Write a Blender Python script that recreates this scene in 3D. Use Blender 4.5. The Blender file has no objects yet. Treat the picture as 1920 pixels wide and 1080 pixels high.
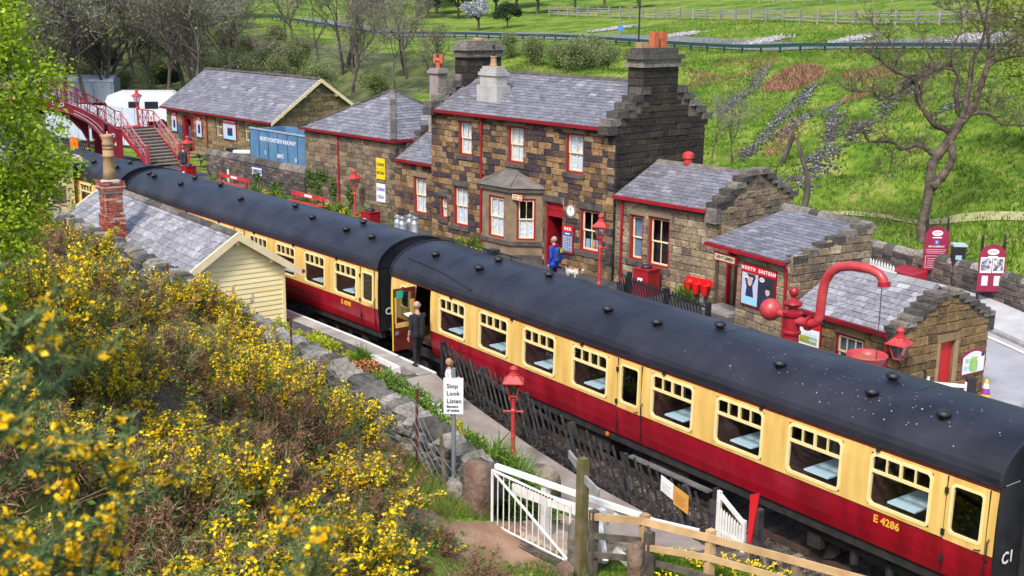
import bpy, bmesh, math, random
import numpy as np
from mathutils import Matrix, Vector, Euler
random.seed(7); RNG = np.random.default_rng(7)
R = math.radians
scene = bpy.context.scene
col = scene.collection

# ---------------------------------------------------------------- camera
cam_d = bpy.data.cameras.new('camera'); cam = bpy.data.objects.new('camera', cam_d); col.objects.link(cam)
CAM = Vector((29.2207, -17.1996, 10.4854))
cx = Vector((0.592181, 0.805744, 0.009905)); cy = Vector((-0.190031, 0.127697, 0.973438)); cz = -Vector((-0.783077, 0.578333, -0.228736))
m = Matrix((cx, cy, cz)).transposed().to_4x4(); m.translation = CAM
cam.matrix_world = m
cam_d.sensor_width = 36.0; cam_d.lens = 41.897; cam_d.clip_start = 0.1; cam_d.clip_end = 3000
cam_d.dof.use_dof = True; cam_d.dof.focus_distance = 36.0; cam_d.dof.aperture_fstop = 7.0
scene.camera = cam
# ---------------------------------------------------------------- sky, sun, exposure
SUN_EL, SUN_AZ = 50.0, 150.0                      # compass-like: azimuth clockwise from +y
world = bpy.data.worlds.new('World'); scene.world = world; world.use_nodes = True
wn = world.node_tree; wn.nodes.clear()
sky = wn.nodes.new('ShaderNodeTexSky'); sky.sky_type = 'NISHITA'; sky.sun_disc = False
sky.sun_elevation = R(SUN_EL); sky.sun_rotation = R(SUN_AZ); sky.dust_density = 2.5; sky.air_density = 1.0
bg = wn.nodes.new('ShaderNodeBackground'); bg.inputs['Strength'].default_value = 0.105
wo = wn.nodes.new('ShaderNodeOutputWorld')
wn.links.new(sky.outputs[0], bg.inputs[0]); wn.links.new(bg.outputs[0], wo.inputs[0])
sun_d = bpy.data.lights.new('sun', 'SUN'); sun = bpy.data.objects.new('sun', sun_d); col.objects.link(sun)
sd = Vector((math.sin(R(SUN_AZ))*math.cos(R(SUN_EL)), math.cos(R(SUN_AZ))*math.cos(R(SUN_EL)), math.sin(R(SUN_EL))))
sun.rotation_euler = sd.to_track_quat('Z', 'Y').to_euler(); sun.location = (0, -20, 60)
sun_d.energy = 1.5; sun_d.angle = R(10); sun_d.color = (1.0, 0.95, 0.87)
vs = scene.view_settings; vs.view_transform = 'Standard'; vs.look = 'None'; vs.gamma = 1.0; vs.use_curve_mapping = False
vs.exposure = 1.33

# ---------------------------------------------------------------- materials
MATS = {}
def lin(c): return tuple(c) + (1.0,)
def mat(name, c1, c2=None, rough=0.7, scale=3.0, bump=0.0, bscale=None, metal=0.0, rand=0.0, detail=4.0, ramp=(0.35, 0.65), spec=0.5, coat=0.0, stretch=None):
    """two noise-mixed colours, an optional random value per piece, an optional bump"""
    if name in MATS: return MATS[name]
    M = bpy.data.materials.new(name); M.use_nodes = True; t = M.node_tree; N = t.nodes; L = t.links
    b = N['Principled BSDF']; b.inputs['Roughness'].default_value = rough; b.inputs['Metallic'].default_value = metal
    b.inputs['Specular IOR Level'].default_value = spec; b.inputs['Coat Weight'].default_value = coat
    geo = N.new('ShaderNodeNewGeometry')
    pos = geo.outputs['Position']
    if stretch:
        mp = N.new('ShaderNodeMapping'); mp.inputs['Scale'].default_value = stretch; L.new(pos, mp.inputs[0]); pos = mp.outputs[0]
    nz = N.new('ShaderNodeTexNoise'); nz.inputs['Scale'].default_value = scale; nz.inputs['Detail'].default_value = detail
    L.new(pos, nz.inputs['Vector'])
    rp = N.new('ShaderNodeValToRGB'); e = rp.color_ramp.elements
    e[0].position, e[1].position = ramp; e[0].color = lin(c1); e[1].color = lin(c2 or c1)
    L.new(nz.outputs[0], rp.inputs[0]); out = rp.outputs[0]
    if rand:
        oi = N.new('ShaderNodeObjectInfo'); ad = N.new('ShaderNodeMath'); ad.operation = 'ADD'
        L.new(oi.outputs['Random'], ad.inputs[0]); L.new(geo.outputs['Random Per Island'], ad.inputs[1])
        fr = N.new('ShaderNodeMath'); fr.operation = 'FRACT'; L.new(ad.outputs[0], fr.inputs[0])
        mr = N.new('ShaderNodeMapRange'); mr.inputs[3].default_value = 1 - rand; mr.inputs[4].default_value = 1 + rand
        L.new(fr.outputs[0], mr.inputs[0])
        hs = N.new('ShaderNodeHueSaturation'); L.new(out, hs.inputs['Color']); L.new(mr.outputs[0], hs.inputs['Value']); out = hs.outputs[0]
    L.new(out, b.inputs['Base Color'])
    if bump:
        n2 = N.new('ShaderNodeTexNoise'); n2.inputs['Scale'].default_value = bscale or scale*4; n2.inputs['Detail'].default_value = 5
        L.new(pos, n2.inputs['Vector'])
        bp = N.new('ShaderNodeBump'); bp.inputs['Strength'].default_value = min(1, bump*4); bp.inputs['Distance'].default_value = bump*0.2
        L.new(n2.outputs[0], bp.inputs['Height']); L.new(bp.outputs[0], b.inputs['Normal'])
    MATS[name] = M
    return M
def ramp_mat(name, stops, rough=0.85, bump=0.1, bscale=22, soot=0.0, sscale=0.35, sootcol=(0.03, 0.028, 0.03), fine=9.0, trans=0.0, spec=0.3, noisy=0.0, nscale=0.5):
    """colour picked per piece from a ramp (random per object + per island), weathered by noise"""
    M = bpy.data.materials.new(name); M.use_nodes = True; t = M.node_tree; N = t.nodes; L = t.links
    b = N['Principled BSDF']; b.inputs['Roughness'].default_value = rough; b.inputs['Specular IOR Level'].default_value = spec
    geo = N.new('ShaderNodeNewGeometry'); oi = N.new('ShaderNodeObjectInfo')
    ad = N.new('ShaderNodeMath'); ad.operation = 'ADD'; L.new(oi.outputs['Random'], ad.inputs[0]); L.new(geo.outputs['Random Per Island'], ad.inputs[1])
    fr = N.new('ShaderNodeMath'); fr.operation = 'FRACT'; L.new(ad.outputs[0], fr.inputs[0]); fac = fr.outputs[0]
    if noisy:
        nn = N.new('ShaderNodeTexNoise'); nn.inputs['Scale'].default_value = nscale; nn.inputs['Detail'].default_value = 3; L.new(geo.outputs['Position'], nn.inputs['Vector'])
        m0 = N.new('ShaderNodeMapRange'); m0.inputs[1].default_value = 0.3; m0.inputs[2].default_value = 0.7; L.new(nn.outputs[0], m0.inputs[0])
        mx0 = N.new('ShaderNodeMix'); mx0.inputs[0].default_value = noisy; L.new(fac, mx0.inputs[2]); L.new(m0.outputs[0], mx0.inputs[3]); fac = mx0.outputs[0]
    rp = N.new('ShaderNodeValToRGB'); cr = rp.color_ramp
    while len(cr.elements) < len(stops): cr.elements.new(0.5)
    for e, (p_, c_) in zip(cr.elements, stops): e.position = p_; e.color = lin(c_)
    L.new(fac, rp.inputs[0])
    nz = N.new('ShaderNodeTexNoise'); nz.inputs['Scale'].default_value = fine; nz.inputs['Detail'].default_value = 6; L.new(geo.outputs['Position'], nz.inputs['Vector'])
    mr = N.new('ShaderNodeMapRange'); mr.inputs[1].default_value = 0.3; mr.inputs[2].default_value = 0.7; mr.inputs[3].default_value = 0.6; mr.inputs[4].default_value = 1.35
    L.new(nz.outputs[0], mr.inputs[0])
    hs = N.new('ShaderNodeHueSaturation'); L.new(rp.outputs[0], hs.inputs['Color']); L.new(mr.outputs[0], hs.inputs['Value']); out = hs.outputs[0]
    if soot:
        n3 = N.new('ShaderNodeTexNoise'); n3.inputs['Scale'].default_value = sscale; n3.inputs['Detail'].default_value = 5; L.new(geo.outputs['Position'], n3.inputs['Vector'])
        m3 = N.new('ShaderNodeMapRange'); m3.inputs[1].default_value = 0.42; m3.inputs[2].default_value = 0.68; m3.inputs[4].default_value = soot; L.new(n3.outputs[0], m3.inputs[0])
        mx = N.new('ShaderNodeMix'); mx.data_type = 'RGBA'; L.new(m3.outputs[0], mx.inputs[0]); L.new(out, mx.inputs[6]); mx.inputs[7].default_value = lin(sootcol); out = mx.outputs[2]
    L.new(out, b.inputs['Base Color'])
    if bump:
        n2 = N.new('ShaderNodeTexNoise'); n2.inputs['Scale'].default_value = bscale; n2.inputs['Detail'].default_value = 5; L.new(geo.outputs['Position'], n2.inputs['Vector'])
        bp = N.new('ShaderNodeBump'); bp.inputs['Strength'].default_value = 0.5; bp.inputs['Distance'].default_value = bump*0.2
        L.new(n2.outputs[0], bp.inputs['Height']); L.new(bp.outputs[0], b.inputs['Normal'])
    if trans:
        tr = N.new('ShaderNodeBsdfTranslucent'); L.new(out, tr.inputs[0]); ms = N.new('ShaderNodeMixShader'); ms.inputs[0].default_value = trans
        L.new(b.outputs[0], ms.inputs[1]); L.new(tr.outputs[0], ms.inputs[2]); L.new(ms.outputs[0], N['Material Output'].inputs[0])
    MATS[name] = M
    return M
def glass_mat(name, tint=(0.55, 0.6, 0.65), refl=0.12, rough=0.03):
    M = bpy.data.materials.new(name); M.use_nodes = True; t = M.node_tree; N = t.nodes; L = t.links
    N.remove(N['Principled BSDF'])
    tr = N.new('ShaderNodeBsdfTransparent'); tr.inputs[0].default_value = lin(tint)
    gl = N.new('ShaderNodeBsdfGlossy'); gl.inputs['Roughness'].default_value = rough; gl.inputs[0].default_value = (0.9, 0.95, 1, 1)
    fz = N.new('ShaderNodeLayerWeight'); pw = N.new('ShaderNodeMath'); pw.operation = 'POWER'; pw.inputs[1].default_value = 4.0; L.new(fz.outputs['Facing'], pw.inputs[0])
    ad = N.new('ShaderNodeMath'); ad.operation = 'ADD'; ad.inputs[1].default_value = refl; ad.use_clamp = True; L.new(pw.outputs[0], ad.inputs[0])
    ms = N.new('ShaderNodeMixShader'); L.new(ad.outputs[0], ms.inputs[0]); L.new(tr.outputs[0], ms.inputs[1]); L.new(gl.outputs[0], ms.inputs[2])
    L.new(ms.outputs[0], N['Material Output'].inputs[0]); MATS[name] = M
    return M

RED = mat('red_paint', (0.26, 0.008, 0.016), (0.33, 0.015, 0.024), rough=0.42, scale=2.5, bump=0.01, bscale=30)
DKRED = mat('dark_red_paint', (0.2, 0.008, 0.014), (0.26, 0.012, 0.018), rough=0.45, scale=2)
LAMPRED = mat('lamp_red_paint', (0.42, 0.03, 0.03), (0.52, 0.06, 0.055), rough=0.4, scale=5)
BRIDGERED = mat('bridge_red_paint', (0.26, 0.012, 0.03), (0.36, 0.03, 0.045), rough=0.5, scale=1.5)
BRIGHTRED = mat('bright_red_paint', (0.72, 0.012, 0.01), (0.62, 0.01, 0.01), rough=0.4)
POSTRED = mat('poster_red', (0.62, 0.012, 0.02), rough=0.45)
CREAM = mat('cream_paint', (0.72, 0.6, 0.36), (0.8, 0.68, 0.44), rough=0.5, scale=3, bump=0.01)
HUTCREAM = mat('weatherboard_cream', (0.84, 0.7, 0.34), (0.86, 0.75, 0.43), rough=0.55, scale=1.2, rand=0.05, stretch=(1, 1, 4))
WHITE = mat('white_paint', (0.68, 0.67, 0.64), (0.82, 0.82, 0.8), rough=0.5, scale=5, bump=0.01)
PAPER = mat('white_paper', (0.8, 0.8, 0.8), (0.74, 0.74, 0.76), rough=0.5)
BLACK = mat('black_paint', (0.012, 0.012, 0.016), (0.022, 0.022, 0.026), rough=0.5, scale=4)
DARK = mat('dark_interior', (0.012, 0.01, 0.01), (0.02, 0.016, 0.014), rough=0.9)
GREENPAINT = mat('dark_green_paint', (0.012, 0.05, 0.04), (0.02, 0.07, 0.055), rough=0.5)
ORANGE = mat('orange_plastic', (0.8, 0.16, 0.02), rough=0.5)
YELLOW = mat('yellow_enamel', (0.82, 0.6, 0.015), rough=0.35)
BLUEINK = mat('blue_enamel', (0.03, 0.06, 0.35), rough=0.4)
BLACKINK = mat('black_ink', (0.02, 0.02, 0.03), rough=0.6)
GOLD = mat('gold_transfer', (0.8, 0.42, 0.05), rough=0.4)
WHITEINK = mat('white_lettering', (0.8, 0.8, 0.78), rough=0.5)
GREYSTEEL = mat('galvanised_grey', (0.2, 0.23, 0.26), (0.26, 0.29, 0.32), rough=0.45, metal=0.3)
RUST = mat('rusty_iron', (0.16, 0.035, 0.02), (0.1, 0.03, 0.02), rough=0.85, scale=12, bump=0.05)
STEEL = mat('churn_metal', (0.42, 0.44, 0.47), (0.55, 0.57, 0.6), rough=0.38, metal=0.7, scale=6)
RAILSTEEL = mat('rail_steel', (0.09, 0.06, 0.05), (0.15, 0.1, 0.08), rough=0.6, metal=0.5)
ASPHALT = mat('asphalt', (0.04, 0.043, 0.055), (0.07, 0.073, 0.085), rough=0.9, scale=3, bump=0.06, bscale=60)
PATHGREY = mat('worn_path', (0.22, 0.18, 0.16), (0.3, 0.26, 0.24), rough=0.95, scale=2, bump=0.08, bscale=40)
ROADM = mat('road_concrete', (0.27, 0.27, 0.3), (0.36, 0.36, 0.39), rough=0.9, scale=0.9, bump=0.06, bscale=40, detail=7)
BALLAST = ramp_mat('ballast_stone', [(0, (0.03, 0.025, 0.025)), (0.5, (0.1, 0.08, 0.075)), (1, (0.22, 0.17, 0.15))], bump=0.2)
SOIL = mat('soil', (0.06, 0.04, 0.028), (0.12, 0.085, 0.055), rough=0.95, scale=3, bump=0.2, bscale=20)
DIRT = mat('path_dirt', (0.24, 0.135, 0.08), (0.38, 0.25, 0.17), rough=0.95, scale=1.3, bump=0.2, bscale=9, detail=8)
MORTAR = mat('mortar', (0.2, 0.155, 0.105), (0.12, 0.095, 0.075), rough=0.95, scale=3)
MORTARDK = mat('mortar_dark', (0.1, 0.08, 0.06), (0.05, 0.042, 0.036), rough=0.95, scale=2)
CONCRETE = mat('render_grey', (0.33, 0.32, 0.3), (0.44, 0.43, 0.41), rough=0.85, scale=2.5, bump=0.06, bscale=20)
CONCRETE2 = mat('render_brown_grey', (0.24, 0.2, 0.185), (0.31, 0.265, 0.245), rough=0.9, scale=2.5, bump=0.06)
LEAD = mat('lead_flashing', (0.2, 0.24, 0.3), (0.28, 0.32, 0.38), rough=0.5, scale=4)
SLABS = mat('platform_slab', (0.26, 0.24, 0.22), (0.36, 0.34, 0.31), rough=0.9, scale=2, rand=0.12, bump=0.04)
TERRA = mat('terracotta', (0.42, 0.09, 0.035), (0.5, 0.16, 0.07), rough=0.8, scale=8)
BUFF = mat('buff_clay', (0.45, 0.28, 0.13), (0.3, 0.2, 0.11), rough=0.8, scale=5, bump=0.05)
TIMBER = mat('weathered_timber', (0.14, 0.1, 0.065), (0.27, 0.2, 0.14), rough=0.85, scale=4, rand=0.2, bump=0.06, bscale=20)
NEWTIMBER = mat('new_timber', (0.42, 0.25, 0.12), (0.55, 0.37, 0.2), rough=0.8, scale=3, rand=0.15, bump=0.04)
OLDTIMBER = mat('old_dark_timber', (0.055, 0.045, 0.04), (0.13, 0.11, 0.09), rough=0.9, scale=5, rand=0.2, bump=0.08)
MOSSTIMBER = mat('mossy_timber', (0.11, 0.1, 0.03), (0.2, 0.15, 0.09), rough=0.9, scale=3, bump=0.06, ramp=(0.4, 0.6))
PALING = mat('black_paling', (0.012, 0.012, 0.015), (0.05, 0.047, 0.045), rough=0.75, scale=6, rand=0.4, bump=0.04)
BARK = mat('bark', (0.055, 0.045, 0.04), (0.14, 0.115, 0.1), rough=0.95, scale=3, bump=0.25, bscale=12, stretch=(1, 1, 0.3))
TWIG = mat('twig', (0.11, 0.09, 0.085), (0.2, 0.165, 0.155), rough=0.95, scale=0.6)
GREYTWIG = mat('grey_twig', (0.17, 0.155, 0.16), (0.28, 0.255, 0.255), rough=0.95, scale=0.4)
BLUEBODY = mat('wagon_blue_grey', (0.07, 0.17, 0.3), (0.11, 0.22, 0.36), rough=0.6, scale=1.5)
VANWHITE = mat('van_white', (0.7, 0.71, 0.73), rough=0.35)
VANGREY = mat('van_grey', (0.3, 0.34, 0.4), (0.36, 0.4, 0.46), rough=0.5)
# coach livery: worn paint, not flat
COACHCREAM = mat('coach_cream', (0.62, 0.38, 0.095), (0.79, 0.54, 0.175), rough=0.36, scale=1.5, detail=9, coat=0.12, stretch=(2.6, 2.6, 0.3), bump=0.02, bscale=1.0)
COACHRED = mat('coach_crimson', (0.21, 0.002, 0.011), (0.33, 0.004, 0.018), rough=0.34, scale=1.2, detail=9, coat=0.12, stretch=(2.2, 2.2, 0.35), bump=0.02, bscale=1.0)
ROOFGREY = mat('coach_roof_grey', (0.008, 0.008, 0.014), (0.027, 0.026, 0.038), rough=0.46, scale=1.1, detail=10, bump=0.015, bscale=9, ramp=(0.32, 0.72), coat=0.06, spec=0.5)
FRAMECREAM = mat('window_frame_cream', (0.8, 0.62, 0.28), (0.84, 0.68, 0.36), rough=0.35)
TABLE = mat('table_laminate', (0.55, 0.74, 0.82), rough=0.25)
SEAT = mat('seat_moquette', (0.06, 0.02, 0.022), (0.1, 0.035, 0.03), rough=0.9, scale=20)
WOODRED = mat('varnished_interior', (0.1, 0.018, 0.012), (0.14, 0.03, 0.018), rough=0.35)
UNDER = mat('underframe_black', (0.012, 0.011, 0.012), (0.03, 0.026, 0.024), rough=0.8, scale=5)
GLASS = glass_mat('window_glass', (0.9, 0.93, 0.95), 0.06)
DGLASS = glass_mat('dark_window_glass', (0.5, 0.52, 0.55), 0.05)
LGLASS = glass_mat('lantern_glass', (0.7, 0.74, 0.78), 0.16)
CURTAIN = mat('net_curtain', (0.5, 0.57, 0.68), (0.82, 0.85, 0.88), rough=0.9, scale=16, ramp=(0.42, 0.58))
# masonry
STONE = ramp_mat('house_sandstone', [(0, (0.038, 0.03, 0.036)), (0.26, (0.068, 0.05, 0.052)), (0.44, (0.17, 0.1, 0.055)), (0.62, (0.3, 0.18, 0.08)), (0.84, (0.37, 0.25, 0.13)), (1, (0.23, 0.14, 0.065))], soot=0.5, sscale=0.9, bump=0.3, noisy=0.28, nscale=0.9)
GABLE = ramp_mat('gable_sandstone', [(0, (0.016, 0.015, 0.017)), (0.45, (0.038, 0.032, 0.028)), (0.8, (0.075, 0.058, 0.038)), (1, (0.14, 0.1, 0.055))], soot=0.6, sscale=0.6, bump=0.35, noisy=0.5, nscale=0.6)
WINGSTONE = ramp_mat('wing_sandstone', [(0, (0.1, 0.08, 0.075)), (0.3, (0.21, 0.155, 0.11)), (0.65, (0.3, 0.225, 0.14)), (0.87, (0.42, 0.34, 0.24)), (1, (0.17, 0.12, 0.1))], soot=0.35, sscale=0.9, bump=0.3, noisy=0.4, nscale=1.0)
HUTSTONE = ramp_mat('hut_sandstone', [(0, (0.07, 0.05, 0.035)), (0.4, (0.19, 0.12, 0.05)), (0.75, (0.27, 0.17, 0.075)), (1, (0.12, 0.085, 0.05))], soot=0.4, sscale=1.3, bump=0.3, noisy=0.35, nscale=1.2)
HIPSTONE = ramp_mat('hip_sandstone', [(0, (0.11, 0.085, 0.065)), (0.4, (0.22, 0.165, 0.105)), (0.8, (0.29, 0.22, 0.14)), (1, (0.15, 0.115, 0.09))], soot=0.3, sscale=0.5, bump=0.2)
SHEDSTONE = ramp_mat('shed_sandstone', [(0, (0.13, 0.1, 0.06)), (0.5, (0.25, 0.175, 0.09)), (1, (0.31, 0.22, 0.12))], soot=0.25, sscale=0.4, bump=0.2)
COPING = ramp_mat('weathered_coping', [(0, (0.06, 0.056, 0.05)), (0.5, (0.13, 0.115, 0.1)), (1, (0.25, 0.22, 0.19))], soot=0.4, sscale=2.0, bump=0.4, bscale=14)
DARKSTONE = mat('dressed_dark_stone', (0.05, 0.045, 0.042), (0.11, 0.09, 0.075), rough=0.9, scale=3, bump=0.08)
DRESSED = mat('dressed_stone', (0.16, 0.115, 0.07), (0.25, 0.18, 0.11), rough=0.9, scale=2.5, bump=0.08)
RUBBLE = ramp_mat('drystone', [(0, (0.05, 0.048, 0.045)), (0.4, (0.13, 0.12, 0.11)), (0.75, (0.24, 0.22, 0.195)), (1, (0.33, 0.3, 0.27))], soot=0.35, sscale=2.2, sootcol=(0.07, 0.075, 0.03), bump=0.5, bscale=10)
WALLSTONE = ramp_mat('boundary_wall_stone', [(0, (0.06, 0.05, 0.055)), (0.5, (0.13, 0.105, 0.095)), (1, (0.22, 0.175, 0.14))], soot=0.4, sscale=0.8, bump=0.3)
SLATE = ramp_mat('slate', [(0, (0.13, 0.13, 0.15)), (0.3, (0.165, 0.163, 0.188)), (0.7, (0.195, 0.192, 0.222)), (0.96, (0.235, 0.23, 0.265)), (1, (0.32, 0.32, 0.35))], rough=0.45, bump=0.06, soot=0.16, sscale=0.7, sootcol=(0.1, 0.105, 0.12), spec=0.5)
SLATEPALE = ramp_mat('pale_slate', [(0, (0.18, 0.175, 0.195)), (0.4, (0.24, 0.235, 0.258)), (0.8, (0.29, 0.285, 0.31)), (1, (0.4, 0.39, 0.41))], rough=0.5, bump=0.06, soot=0.22, sscale=1.2, sootcol=(0.2, 0.17, 0.15), spec=0.5)
BRICK = ramp_mat('red_brick', [(0, (0.17, 0.04, 0.035)), (0.5, (0.34, 0.075, 0.045)), (0.85, (0.42, 0.16, 0.09)), (1, (0.45, 0.35, 0.3))], rough=0.85, bump=0.1)
LIMEMORTAR = mat('lime_mortar', (0.42, 0.36, 0.32), (0.5, 0.44, 0.4), rough=0.95)
# vegetation
LEAF = ramp_mat('spring_leaf', [(0, (0.2, 0.34, 0.012)), (0.5, (0.37, 0.53, 0.02)), (1, (0.58, 0.66, 0.06))], rough=0.6, bump=0, trans=0.45)
LEAFY = ramp_mat('yellow_green_leaf', [(0, (0.16, 0.2, 0.02)), (0.6, (0.3, 0.33, 0.04)), (1, (0.42, 0.42, 0.08))], rough=0.6, bump=0, trans=0.4)
DKLEAF = ramp_mat('evergreen_leaf', [(0, (0.012, 0.03, 0.014)), (0.6, (0.03, 0.06, 0.025)), (1, (0.07, 0.11, 0.04))], rough=0.7, bump=0, trans=0.15)
BUDLEAF = ramp_mat('budding_leaf', [(0, (0.12, 0.16, 0.045)), (0.6, (0.22, 0.28, 0.09)), (1, (0.33, 0.37, 0.15))], rough=0.8, bump=0, trans=0.3)
GORSEGREEN = ramp_mat('gorse_spine', [(0, (0.045, 0.08, 0.025)), (0.34, (0.085, 0.14, 0.04)), (0.56, (0.16, 0.22, 0.07)), (0.72, (0.24, 0.2, 0.1)), (1, (0.38, 0.26, 0.15))], rough=0.85, bump=0, noisy=0.72, nscale=0.55)
GORSEBROWN = ramp_mat('gorse_dead', [(0, (0.095, 0.048, 0.026)), (0.6, (0.235, 0.13, 0.065)), (1, (0.38, 0.255, 0.15))], rough=0.9, bump=0)
GORSEFLOWER = ramp_mat('gorse_flower', [(0, (0.78, 0.46, 0.003)), (0.5, (0.9, 0.63, 0.006)), (1, (0.92, 0.76, 0.03))], rough=0.55, bump=0, trans=0.2)
GRASSM = ramp_mat('grass_blade', [(0, (0.035, 0.085, 0.01)), (0.3, (0.075, 0.165, 0.014)), (0.5, (0.13, 0.25, 0.02)), (0.68, (0.22, 0.31, 0.035)), (0.82, (0.3, 0.29, 0.09)), (1, (0.34, 0.26, 0.12))], rough=0.8, bump=0, trans=0.3, noisy=0.5, nscale=0.25)
DANDELION = mat('dandelion_yellow', (0.85, 0.6, 0.01), rough=0.6)
BRACKEN = ramp_mat('dead_bracken', [(0, (0.16, 0.065, 0.045)), (0.6, (0.3, 0.14, 0.095)), (1, (0.42, 0.25, 0.17))], rough=0.9, bump=0)
SCREE = ramp_mat('scree_stone', [(0, (0.03, 0.028, 0.032)), (0.55, (0.09, 0.085, 0.095)), (0.85, (0.17, 0.16, 0.175)), (1, (0.32, 0.3, 0.32))], rough=0.9, bump=0.2)
PLANTGREEN = ramp_mat('garden_leaf', [(0, (0.06, 0.13, 0.015)), (0.6, (0.14, 0.27, 0.03)), (1, (0.26, 0.38, 0.05))], rough=0.7, bump=0, trans=0.25)
PINK = mat('pink_petal', (0.7, 0.06, 0.3), rough=0.6)
PETALWHITE = mat('white_petal', (0.8, 0.8, 0.75), rough=0.6)
PETALYELLOW = mat('yellow_petal', (0.85, 0.62, 0.02), rough=0.6)
PETALORANGE = mat('orange_petal', (0.7, 0.25, 0.08), rough=0.6)

# ---------------------------------------------------------------- geometry helpers
class MB:
    """collects faces and links them as ONE mesh object"""
    def __init__(s): s.v = []; s.f = []; s.mi = []; s.m = 0
    def add(s, vs_, fs_):
        o = len(s.v); s.v.extend([tuple(q) for q in vs_]); s.f.extend([tuple(i + o for i in q) for q in fs_]); s.mi.extend([s.m]*len(fs_))
    def face(s, *pts): s.add(pts, [tuple(range(len(pts)))])
    def hexa(s, p): s.add(p, [(0, 3, 2, 1), (4, 5, 6, 7), (0, 1, 5, 4), (1, 2, 6, 5), (2, 3, 7, 6), (3, 0, 4, 7)])
    def box(s, x0, x1, y0, y1, z0, z1): s.hexa([(x0, y0, z0), (x1, y0, z0), (x1, y1, z0), (x0, y1, z0), (x0, y0, z1), (x1, y0, z1), (x1, y1, z1), (x0, y1, z1)])
    def bar(s, a, b, w, h, up=(0, 0, 1)):
        a = Vector(a); b = Vector(b); d = (b - a).normalized(); u = Vector(up)
        if abs(d.dot(u)) > 0.98: u = Vector((1, 0, 0))
        r = d.cross(u).normalized()*w/2; u = r.cross(d).normalized()*h/2
        s.hexa([a - r - u, a + r - u, a + r + u, a - r + u, b - r - u, b + r - u, b + r + u, b - r + u])
    def prism(s, poly, d):
        d = Vector(d); n = len(poly); a = [Vector(q) for q in poly]; b = [q + d for q in a]
        s.add(a + b, [tuple(range(n))[::-1], tuple(range(n, 2*n))] + [(i, (i + 1) % n, n + (i + 1) % n, n + i) for i in range(n)])
    def tube(s, pts, rad, n=6, cap=True):
        pts = [Vector(q) for q in pts]
        if not hasattr(rad, '__len__'): rad = [rad]*len(pts)
        o = len(s.v); prev = None
        for i, q in enumerate(pts):
            d = (pts[min(i + 1, len(pts) - 1)] - pts[max(i - 1, 0)])
            d = d.normalized() if d.length > 1e-9 else Vector((0, 0, 1))
            if prev is None: u = d.orthogonal().normalized()
            else:
                u = prev - d*prev.dot(d); u = u.normalized() if u.length > 1e-6 else d.orthogonal().normalized()
            prev = u; w = d.cross(u)
            for k in range(n):
                a = 2*math.pi*k/n; s.v.append(tuple(q + (u*math.cos(a) + w*math.sin(a))*rad[i]))
        fs = [(o + i*n + k, o + i*n + (k + 1) % n, o + (i + 1)*n + (k + 1) % n, o + (i + 1)*n + k) for i in range(len(pts) - 1) for k in range(n)]
        if cap: fs += [tuple(o + k for k in range(n))[::-1], tuple(o + (len(pts) - 1)*n + k for k in range(n))]
        s.f.extend(fs); s.mi.extend([s.m]*len(fs))
    def lathe(s, prof, n=16, c=(0, 0, 0), rot=0.0):
        o = len(s.v)
        for r_, z in prof:
            for k in range(n):
                a = 2*math.pi*k/n + rot; s.v.append((c[0] + r_*math.cos(a), c[1] + r_*math.sin(a), c[2] + z))
        fs = [(o + i*n + k, o + i*n + (k + 1) % n, o + (i + 1)*n + (k + 1) % n, o + (i + 1)*n + k) for i in range(len(prof) - 1) for k in range(n)]
        fs += [tuple(o + k for k in range(n))[::-1], tuple(o + (len(prof) - 1)*n + k for k in range(n))]
        s.f.extend(fs); s.mi.extend([s.m]*len(fs))
    def mesh(s, name, mats, smooth=False):
        me = bpy.data.meshes.new(name); me.from_pydata(s.v, [], s.f)
        for q in (mats if isinstance(mats, (list, tuple)) else [mats]): me.materials.append(q)
        if len(me.materials) > 1: me.polygons.foreach_set('material_index', s.mi)
        if smooth: me.polygons.foreach_set('use_smooth', [True]*len(me.polygons))
        me.update(); return me
    def obj(s, name, mats, parent=None, smooth=False, **kw): return link(name, s.mesh(name, mats, smooth), parent, **kw)
def link(name, data, parent=None, M4=None, **kw):
    o = bpy.data.objects.new(name, data); col.objects.link(o)
    if parent is not None: o.parent = parent
    if M4 is not None: o.matrix_local = M4
    for k, v in kw.items(): o[k] = v
    return o
def smooth_by_angle(o, ang=35):
    me = o.data; me.polygons.foreach_set('use_smooth', [True]*len(me.polygons)); me.set_sharp_from_angle(angle=R(ang)); return o
def thing(name, label, cat, loc=(0, 0, 0), rz=0.0, group=None):
    o = bpy.data.objects.new(name, None); col.objects.link(o); o.location = loc; o.rotation_euler = (0, 0, R(rz)); o.empty_display_size = 0.2
    o['label'] = label; o['category'] = cat
    if group: o['group'] = group
    return o
def tag(o, label, cat, group=None):
    o['label'] = label; o['category'] = cat
    if group: o['group'] = group
    return o
def copy_tree(o, loc=None, rz=None, label=None, parent=None, scale=None):
    c = o.copy(); col.objects.link(c)
    if parent is not None: c.parent = parent
    for ch in o.children: copy_tree(ch, parent=c)
    if loc is not None: c.location = loc
    if rz is not None: c.rotation_euler = (0, 0, R(rz))
    if label: c['label'] = label
    if scale: c.scale = (scale,)*3 if not hasattr(scale, '__len__') else scale
    return c
def text(parent, body, size, M4, m_, name='lettering', ax='CENTER', space=1.0, line=1.0, bold=0.0, sx=1.0):
    cu = bpy.data.curves.new(name, 'FONT'); cu.body = body; cu.size = size; cu.align_x = ax; cu.align_y = 'CENTER'; cu.extrude = 0.0015
    cu.space_character = space; cu.space_line = line; cu.offset = bold; cu.resolution_u = 2; cu.materials.append(m_)
    o = link(name, cu, parent, M4 @ Matrix.Diagonal((sx, 1, 1, 1))); return o
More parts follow.
